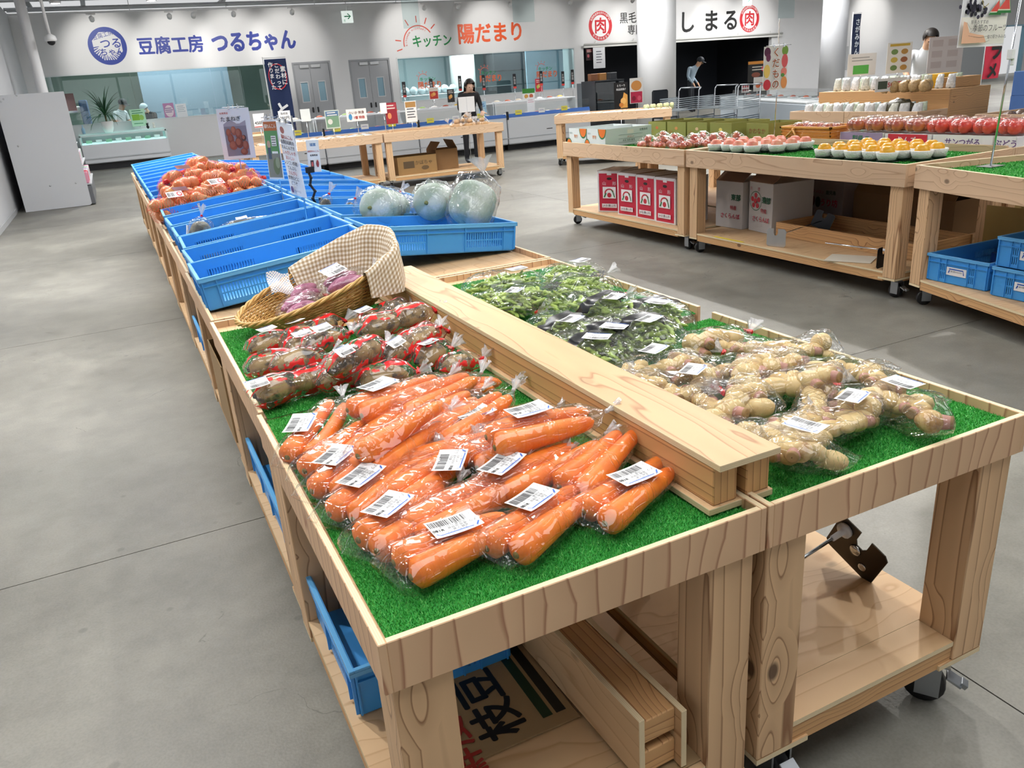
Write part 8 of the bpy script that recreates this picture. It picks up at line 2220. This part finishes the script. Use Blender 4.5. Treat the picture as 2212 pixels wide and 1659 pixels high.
poster('wide price card with red figures on the raised tier', 7.52, 6.30, 1.06, 0.34, 0.13, '#f2f2f0', lambda p, w, h: (p.rect(-w*0.42, -h*0.3, -w*0.12, h*0.3, '#4c5a4c'), p.text('500円', w*0.12, 0, h*0.5, '#d84a50', bold=0.02)), 0.987, -0.35)
poster('folded leaflet of product pictures hung over the raised tier', 8.45, 7.0, 1.31, 0.30, 0.33, '#f4f4f0', lambda p, w, h: (p.rect(-w*0.4, h*0.38, w*0.4, h*0.46, '#d8b84a'), [p.disc(w*(-0.2+0.4*(k % 2)), h*(0.2-0.26*(k//2)), w*0.14, h*0.09, ('#7a9a5c', '#c89a50', '#d8c05a', '#a86a44')[k % 4]) for k in range(6)]), 0.986, -0.35)
poster('white notice with a green block standing on the raised tier', 8.42, 7.5, 1.26, 0.36, 0.25, '#e8e6e4', lambda p, w, h: (p.rect(-w*0.3, -h*0.42, w*0.25, -h*0.02, '#58b84c'), lines(p, w, h, '#a8a8a8', 2)), 0.986, -0.35)
poster('clear sleeve of faded sheets hanging in front of the man in white', 9.5, 7.2, 1.29, 0.45, 0.44, '#e9dfdc', lambda p, w, h: [p.rect(w*(-0.4+0.45*(k % 2)), h*(0.25-0.28*(k//2)), w*(-0.1+0.45*(k % 2)), h*(0.42-0.28*(k//2)), '#d8cac6', False) for k in range(6)], 0.0, -0.35)
# second tray table at the far right
t = thing('tray_table', 'pine tray table of foil-bright bags at the right edge beyond the apples', 'table', (7.22, 4.15, 0))
pb('front_board', 0, 0.02, 0, 0.95, 0.66, 0.79); pb('tray_deck', 0.02, 0.8, 0, 0.95, 0.66, 0.68, 'y', PLY_D); pb('end_board', 0.02, 0.8, 0.93, 0.95, 0.68, 0.79, 'x')
for a in (0.03, 0.70):
    for b in (0.02, 0.84): pb('leg', a, a+0.09, b, b+0.09, 0.0, 0.66, 'z', PINE)
for k in range(12):
    q = MB(); q.ell((0, 0, 0.06), (0.07, 0.07, 0.07), 12, 8, 0, lambda d: 1+0.3*mnoise.noise(d*4+Vector((k, 0, 0)))); tag(q.build('foil_bag', flat('#8a7468', 0.12, var=0.6, vs=60, bump=0.8), None, (7.35+0.16*(k % 3), 4.35+0.17*(k//3), 0.681)), 'crinkled bag of dark dried fruit on the pine tray table', 'dried fruit', 'bags on the tray table')
poster('price card reading 600 yen above the tray table', 8.0, 4.95, 1.0, 0.18, 0.15, '#d8c8b0', lambda p, w, h: p.text('¥600', 0, 0, h*0.4, '#33302c', bold=0.03), 0.66, -0.4)
q = MB(); q.box(8.0, 8.25, 5.0, 5.3, 0.9, 1.12, ch=0.004); q.box(8.0, 8.25, 5.0, 5.3, 0.002, 0.9); tag(q.build('blue_box_stack', flat('#4a74b8', 0.5)), 'stack of blue boxes behind the tray table', 'boxes')
# clear acrylic tags hanging over the aisle
for (lab, x, y, z, w, h) in (('clear acrylic tag hanging above the winter melons', 1.45, 4.0, 1.78, 0.085, 0.26), ('frosted hanging tag above the edamame', 2.06, 4.0, 1.75, 0.125, 0.19), ('pale green acrylic tag hanging above the fruit banner', 5.74, 6.0, 1.85, 0.19, 0.24)):
    t = thing('hanging_tag', lab, 'hanging tag', (x, y, z))
    q = MB(); q.box(-w/2, w/2, -0.003, 0.003, -h/2, h/2, ch=0.002); q.build('plate', glass_mat('acrylic_'+lab[:5], (0.86, 0.92, 0.92), 0.05, 0.2), t)
    q = MB(); q.tube([(0, 0, h/2), (0, 0, ZC+0.3-z)], 0.0015, 5); q.build('string', flat('#c8c8c8', 0.4), t)
    if x > 5: q = MB(); q.tube([(-w*0.4+0.004*math.sin(k*1.3), 0, -h/2-0.012*k) for k in range(18)], 0.006, 6); q.build('cord', flat('#e4e4e4', 0.5), t)
q = MB(); q.box(26.3, 26.7, YW-0.03, YW, 0.85, 1.7, ch=0.01); tag(q.build('switch_panel', flat('#c2c4c6', 0.4)), 'grey switch panel on the wall beside the navy banner', 'switch panel')
# ------------------------------------------------------------------ people
def person(label, loc, rz, H, J, shirt, pants, hair, cap=None, long_hair=False, mask=None, sleeve=0.5, skinc='#d9a988'):
    """J: joint positions in metres for a 1.6 m figure facing -y; body grown with a Skin modifier"""
    s = H/1.6
    base = dict(pelvis=(0, 0, 0.86), waist=(0, 0, 1.0), chest=(0, 0, 1.18), neck=(0, 0, 1.34), head=(0, -0.02, 1.46), crown=(0, -0.01, 1.55),
                shl=(0.16, 0, 1.28), ell=(0.22, 0.02, 1.03), wrl=(0.22, -0.12, 0.86), shr=(-0.16, 0, 1.28), elr=(-0.22, 0.02, 1.03), wrr=(-0.22, -0.12, 0.86),
                hl=(0.09, 0, 0.82), kl=(0.10, -0.02, 0.45), al=(0.10, 0.02, 0.08), tl=(0.10, -0.13, 0.03), hr=(-0.09, 0, 0.82), kr=(-0.10, -0.02, 0.45), ar=(-0.10, 0.02, 0.08), tr=(-0.10, -0.13, 0.03))
    base.update(J)
    rad = dict(pelvis=(0.15, 0.11), waist=(0.13, 0.095), chest=(0.155, 0.105), neck=(0.055, 0.055), head=(0.078, 0.092), crown=(0.06, 0.07), sh=(0.062, 0.06), el=(0.042, 0.042), wr=(0.028, 0.026), h=(0.085, 0.085), k=(0.058, 0.058), a=(0.042, 0.045), t=(0.038, 0.03))
    names = list(base); V = [Vector(base[n])*s for n in names]; R = []
    for n in names: R.append(rad.get(n) or rad[n[:-1]])
    E = [('pelvis', 'waist'), ('waist', 'chest'), ('chest', 'neck'), ('neck', 'head'), ('head', 'crown'), ('chest', 'shl'), ('shl', 'ell'), ('ell', 'wrl'), ('chest', 'shr'), ('shr', 'elr'), ('elr', 'wrr'), ('pelvis', 'hl'), ('hl', 'kl'), ('kl', 'al'), ('al', 'tl'), ('pelvis', 'hr'), ('hr', 'kr'), ('kr', 'ar'), ('ar', 'tr')]
    ed = [(names.index(a), names.index(b)) for a, b in E]
    # hands: palm and five fingers
    for sd in ('l', 'r'):
        w = base['wr'+sd]; e = base['el'+sd]; d = (Vector(w)-Vector(e)).normalized(); side = d.cross(Vector((0, 0, 1)))
        side = side.normalized() if side.length > 0.01 else Vector((1, 0, 0))
        palm = Vector(w)+d*0.06; ip = len(V); V.append(palm*s); R.append((0.036, 0.018)); ed.append((names.index('wr'+sd), ip))
        for k in range(5):
            o = (k-2)*0.017; l = (0.05, 0.075, 0.08, 0.075, 0.06)[k]
            b0 = palm+side*o+d*(0.02 if k else -0.02); t0 = b0+d*l*0.55+side*(o*0.2-(0.03 if k == 0 else 0))+Vector((0, 0, -0.006)); t1 = t0+d*l*0.45+Vector((0, 0, -0.018))
            i0 = len(V); V += [t0*s, t1*s]; R += [(0.0095, 0.0095), (0.008, 0.008)]; ed += [(ip, i0), (i0, i0+1)]
    me = bpy.data.meshes.new('body'); me.from_pydata([tuple(v) for v in V], ed, [])
    o = bpy.data.objects.new('body', me)
    md = o.modifiers.new('skin', 'SKIN'); md.use_smooth_shade = True
    for i, sv in enumerate(me.skin_vertices[0].data):
        sv.radius = (R[i][0]*s, R[i][1]*s); sv.use_root = (i == 0)
    sb = o.modifiers.new('sub', 'SUBSURF'); sb.levels = 2; sb.render_levels = 2
    dg = tmp_depsgraph(o)
    bm = bpy.data.meshes.new_from_object(o.evaluated_get(dg)); bpy.data.objects.remove(o); bm.name = 'body'
    bm.materials.clear()
    for c in (skinc, shirt, pants, '#2a2a2e'): bm.materials.append(flat(c, 0.7))
    segs = []
    for a, b in E:
        if a in ('neck', 'head') or b == 'neck' and False: m = 0
        elif a[:2] in ('el',): m = 1 if sleeve > 0.8 else 0
        elif a[:2] == 'sh' or a in ('waist', 'chest') or (a == 'pelvis' and b == 'waist'): m = 1
        elif a in ('al', 'ar'): m = 3
        else: m = 2
        segs.append((Vector(base[a])*s, Vector(base[b])*s, m, a))
    for i in range(len(names), len(V)): segs.append((V[i], V[i]+Vector((0, 0, 0.001)), 0, 'hand'))
    for p in bm.polygons:
        c = p.center; best = 9; mm = 1
        for a, b, m, nm in segs:
            ab = b-a; t = max(0, min(1, (c-a).dot(ab)/max(1e-9, ab.length_squared))); dd = (c-(a+ab*t)).length
            if nm[:2] == 'sh' and t > sleeve*2 and sleeve < 0.5: m = 0
            if dd < best: best = dd; mm = m
        p.material_index = mm; p.use_smooth = True
    t = thing('person', label, 'person', loc, rz)
    link('body', bm, t)
    hd = (Vector(base['head'])*0.5+Vector(base['crown'])*0.5)*s; up = (Vector(base['crown'])-Vector(base['head'])).normalized()
    fwd = Vector((0, -1, 0)); fwd = (fwd-up*fwd.dot(up)).normalized(); rt = fwd.cross(up)
    HM = Matrix(((rt.x, -fwd.x, up.x, hd.x), (rt.y, -fwd.y, up.y, hd.y), (rt.z, -fwd.z, up.z, hd.z), (0, 0, 0, 1)))
    q = MB(); q.M = HM
    rows = []
    for j in range(9):
        th = math.pi*0.62*j/8; ring = []
        for i in range(20):
            a = 2*math.pi*i/20; r = 0.098*s
            low = 1.0 if math.sin(a) > -0.35 else 0.55
            tt = th*low
            ring.append((r*0.98*math.sin(tt)*math.cos(a), 1.1*r*math.sin(tt)*math.sin(a), 1.05*r*math.cos(tt)+0.012))
        rows.append(ring)
    q.grid(rows, True)
    if long_hair:
        rows = []
        for j in range(7):
            u = j/6; ring = []
            for i in range(15):
                a = math.pi*(0.02+0.96*i/14); r = 0.104*s*(1+0.10*u)
                ring.append((r*math.cos(a), 1.05*r*math.sin(a), 0.03-u*0.22*s))
            rows.append(ring)
        q.grid(rows)
        q.ell((0, 0.045, -0.05), (0.095*s, 0.06*s, 0.12*s), 14, 10)
    q.build('hair', flat(hair, 0.5, var=0.2, vs=60), t)
    q = MB(); q.M = HM
    for sx in (-1, 1): q.ell((sx*0.032*s, -0.088*s, -0.015), (0.011, 0.006, 0.006), 8, 6, 0); q.ell((sx*0.082*s, 0.0, -0.02), (0.01, 0.02, 0.026), 8, 6, 1)
    q.ell((0, -0.098*s, -0.035), (0.011, 0.014, 0.018), 8, 6, 1); q.ell((0, -0.088*s, -0.066), (0.022, 0.006, 0.005), 8, 6, 2)
    q.build('face', [flat('#1c1a1a', 0.4), flat(skinc, 0.7), flat('#b06a60', 0.6)], t)
    if cap:
        q = MB(); q.M = HM; rows = []
        for j in range(7):
            th = math.pi*0.52*j/6; rows.append([(0.108*s*math.sin(th)*math.cos(2*math.pi*i/20), 0.118*s*math.sin(th)*math.sin(2*math.pi*i/20), 0.115*s*math.cos(th)+0.014) for i in range(20)])
        q.grid(rows, True); q.box(-0.07*s, 0.07*s, -0.175*s, -0.09*s, 0.008, 0.02, ch=0.004); q.build('cap', flat(cap, 0.6), t)
    if mask:
        q = MB(); q.M = HM; q.ell((0, -0.06*s, -0.058), (0.066*s, 0.045*s, 0.045*s), 12, 8); q.build('mask', flat(mask, 0.7), t)
    return t
person('woman in black with long dark hair bending over the counter cards', (6.02, 14.1, 0), -0.1, 1.55, dict(waist=(0, -0.02, 1.0), chest=(0, -0.08, 1.15), neck=(0, -0.14, 1.28), head=(0, -0.19, 1.355), crown=(0, -0.22, 1.45), shl=(0.165, -0.09, 1.235), shr=(-0.165, -0.09, 1.235), ell=(0.21, -0.12, 1.0), elr=(-0.21, -0.12, 1.0), wrl=(0.16, -0.32, 0.93), wrr=(-0.16, -0.32, 0.93)), '#17171b', '#1c1c22', '#1d1512', None, True, None, 0.95, '#e0b8a0')
person('man in a white shirt and dark cap working behind the tofu window', (0.52, 25.45, 0), 0.75, 1.68, dict(chest=(0, -0.05, 1.18), neck=(0, -0.12, 1.33), head=(0, -0.18, 1.42), crown=(0, -0.22, 1.51), shl=(0.17, -0.04, 1.27), shr=(-0.17, -0.04, 1.27), wrl=(0.14, -0.30, 0.98), wrr=(-0.14, -0.30, 0.98), ell=(0.24, -0.06, 1.02), elr=(-0.24, -0.06, 1.02)), '#eef0f2', '#e4e6ea', '#1f1b1a', '#1c1d20', False, None, 0.4, '#d09a7c')
person('worker in dark clothes and a pale cap leaning behind the tofu window', (1.36, 25.5, 0), -0.9, 1.58, dict(chest=(0, -0.08, 1.15), neck=(0, -0.16, 1.28), head=(0, -0.22, 1.36), crown=(0, -0.26, 1.45), shl=(0.16, -0.06, 1.23), shr=(-0.16, -0.06, 1.23), wrl=(0.1, -0.34, 0.98), wrr=(-0.1, -0.34, 0.98), ell=(0.22, -0.1, 1.0), elr=(-0.22, -0.1, 1.0)), '#26242c', '#2c2a34', '#2a2626', '#c9d4da', False, '#f0f0f0', 0.9)
person('man in a white short-sleeved shirt leaning over the stepped display', (10.75, 8.5, 0), -0.7, 1.72, dict(chest=(0, -0.12, 1.17), neck=(0, -0.22, 1.31), head=(0, -0.29, 1.38), crown=(0, -0.34, 1.47), shl=(0.18, -0.13, 1.25), shr=(-0.18, -0.13, 1.25), ell=(0.28, -0.28, 1.05), wrl=(0.26, -0.42, 0.86), elr=(-0.26, -0.30, 1.04), wrr=(-0.22, -0.45, 0.88)), '#eceef0', '#2c3440', '#221d1a', None, False, None, 0.45)
person('butcher in a pale blue top and dark cap standing inside the dark shop', (17.4, 22.3, 0), 0.6, 1.70, dict(chest=(0, -0.1, 1.17), neck=(0, -0.2, 1.31), head=(0, -0.27, 1.40), crown=(0, -0.31, 1.49)), '#a8bccc', '#20242c', '#1a1818', '#20262e', False, None, 0.9)

if bpy.data.scenes.get('workbench'): bpy.data.scenes.remove(bpy.data.scenes['workbench'])
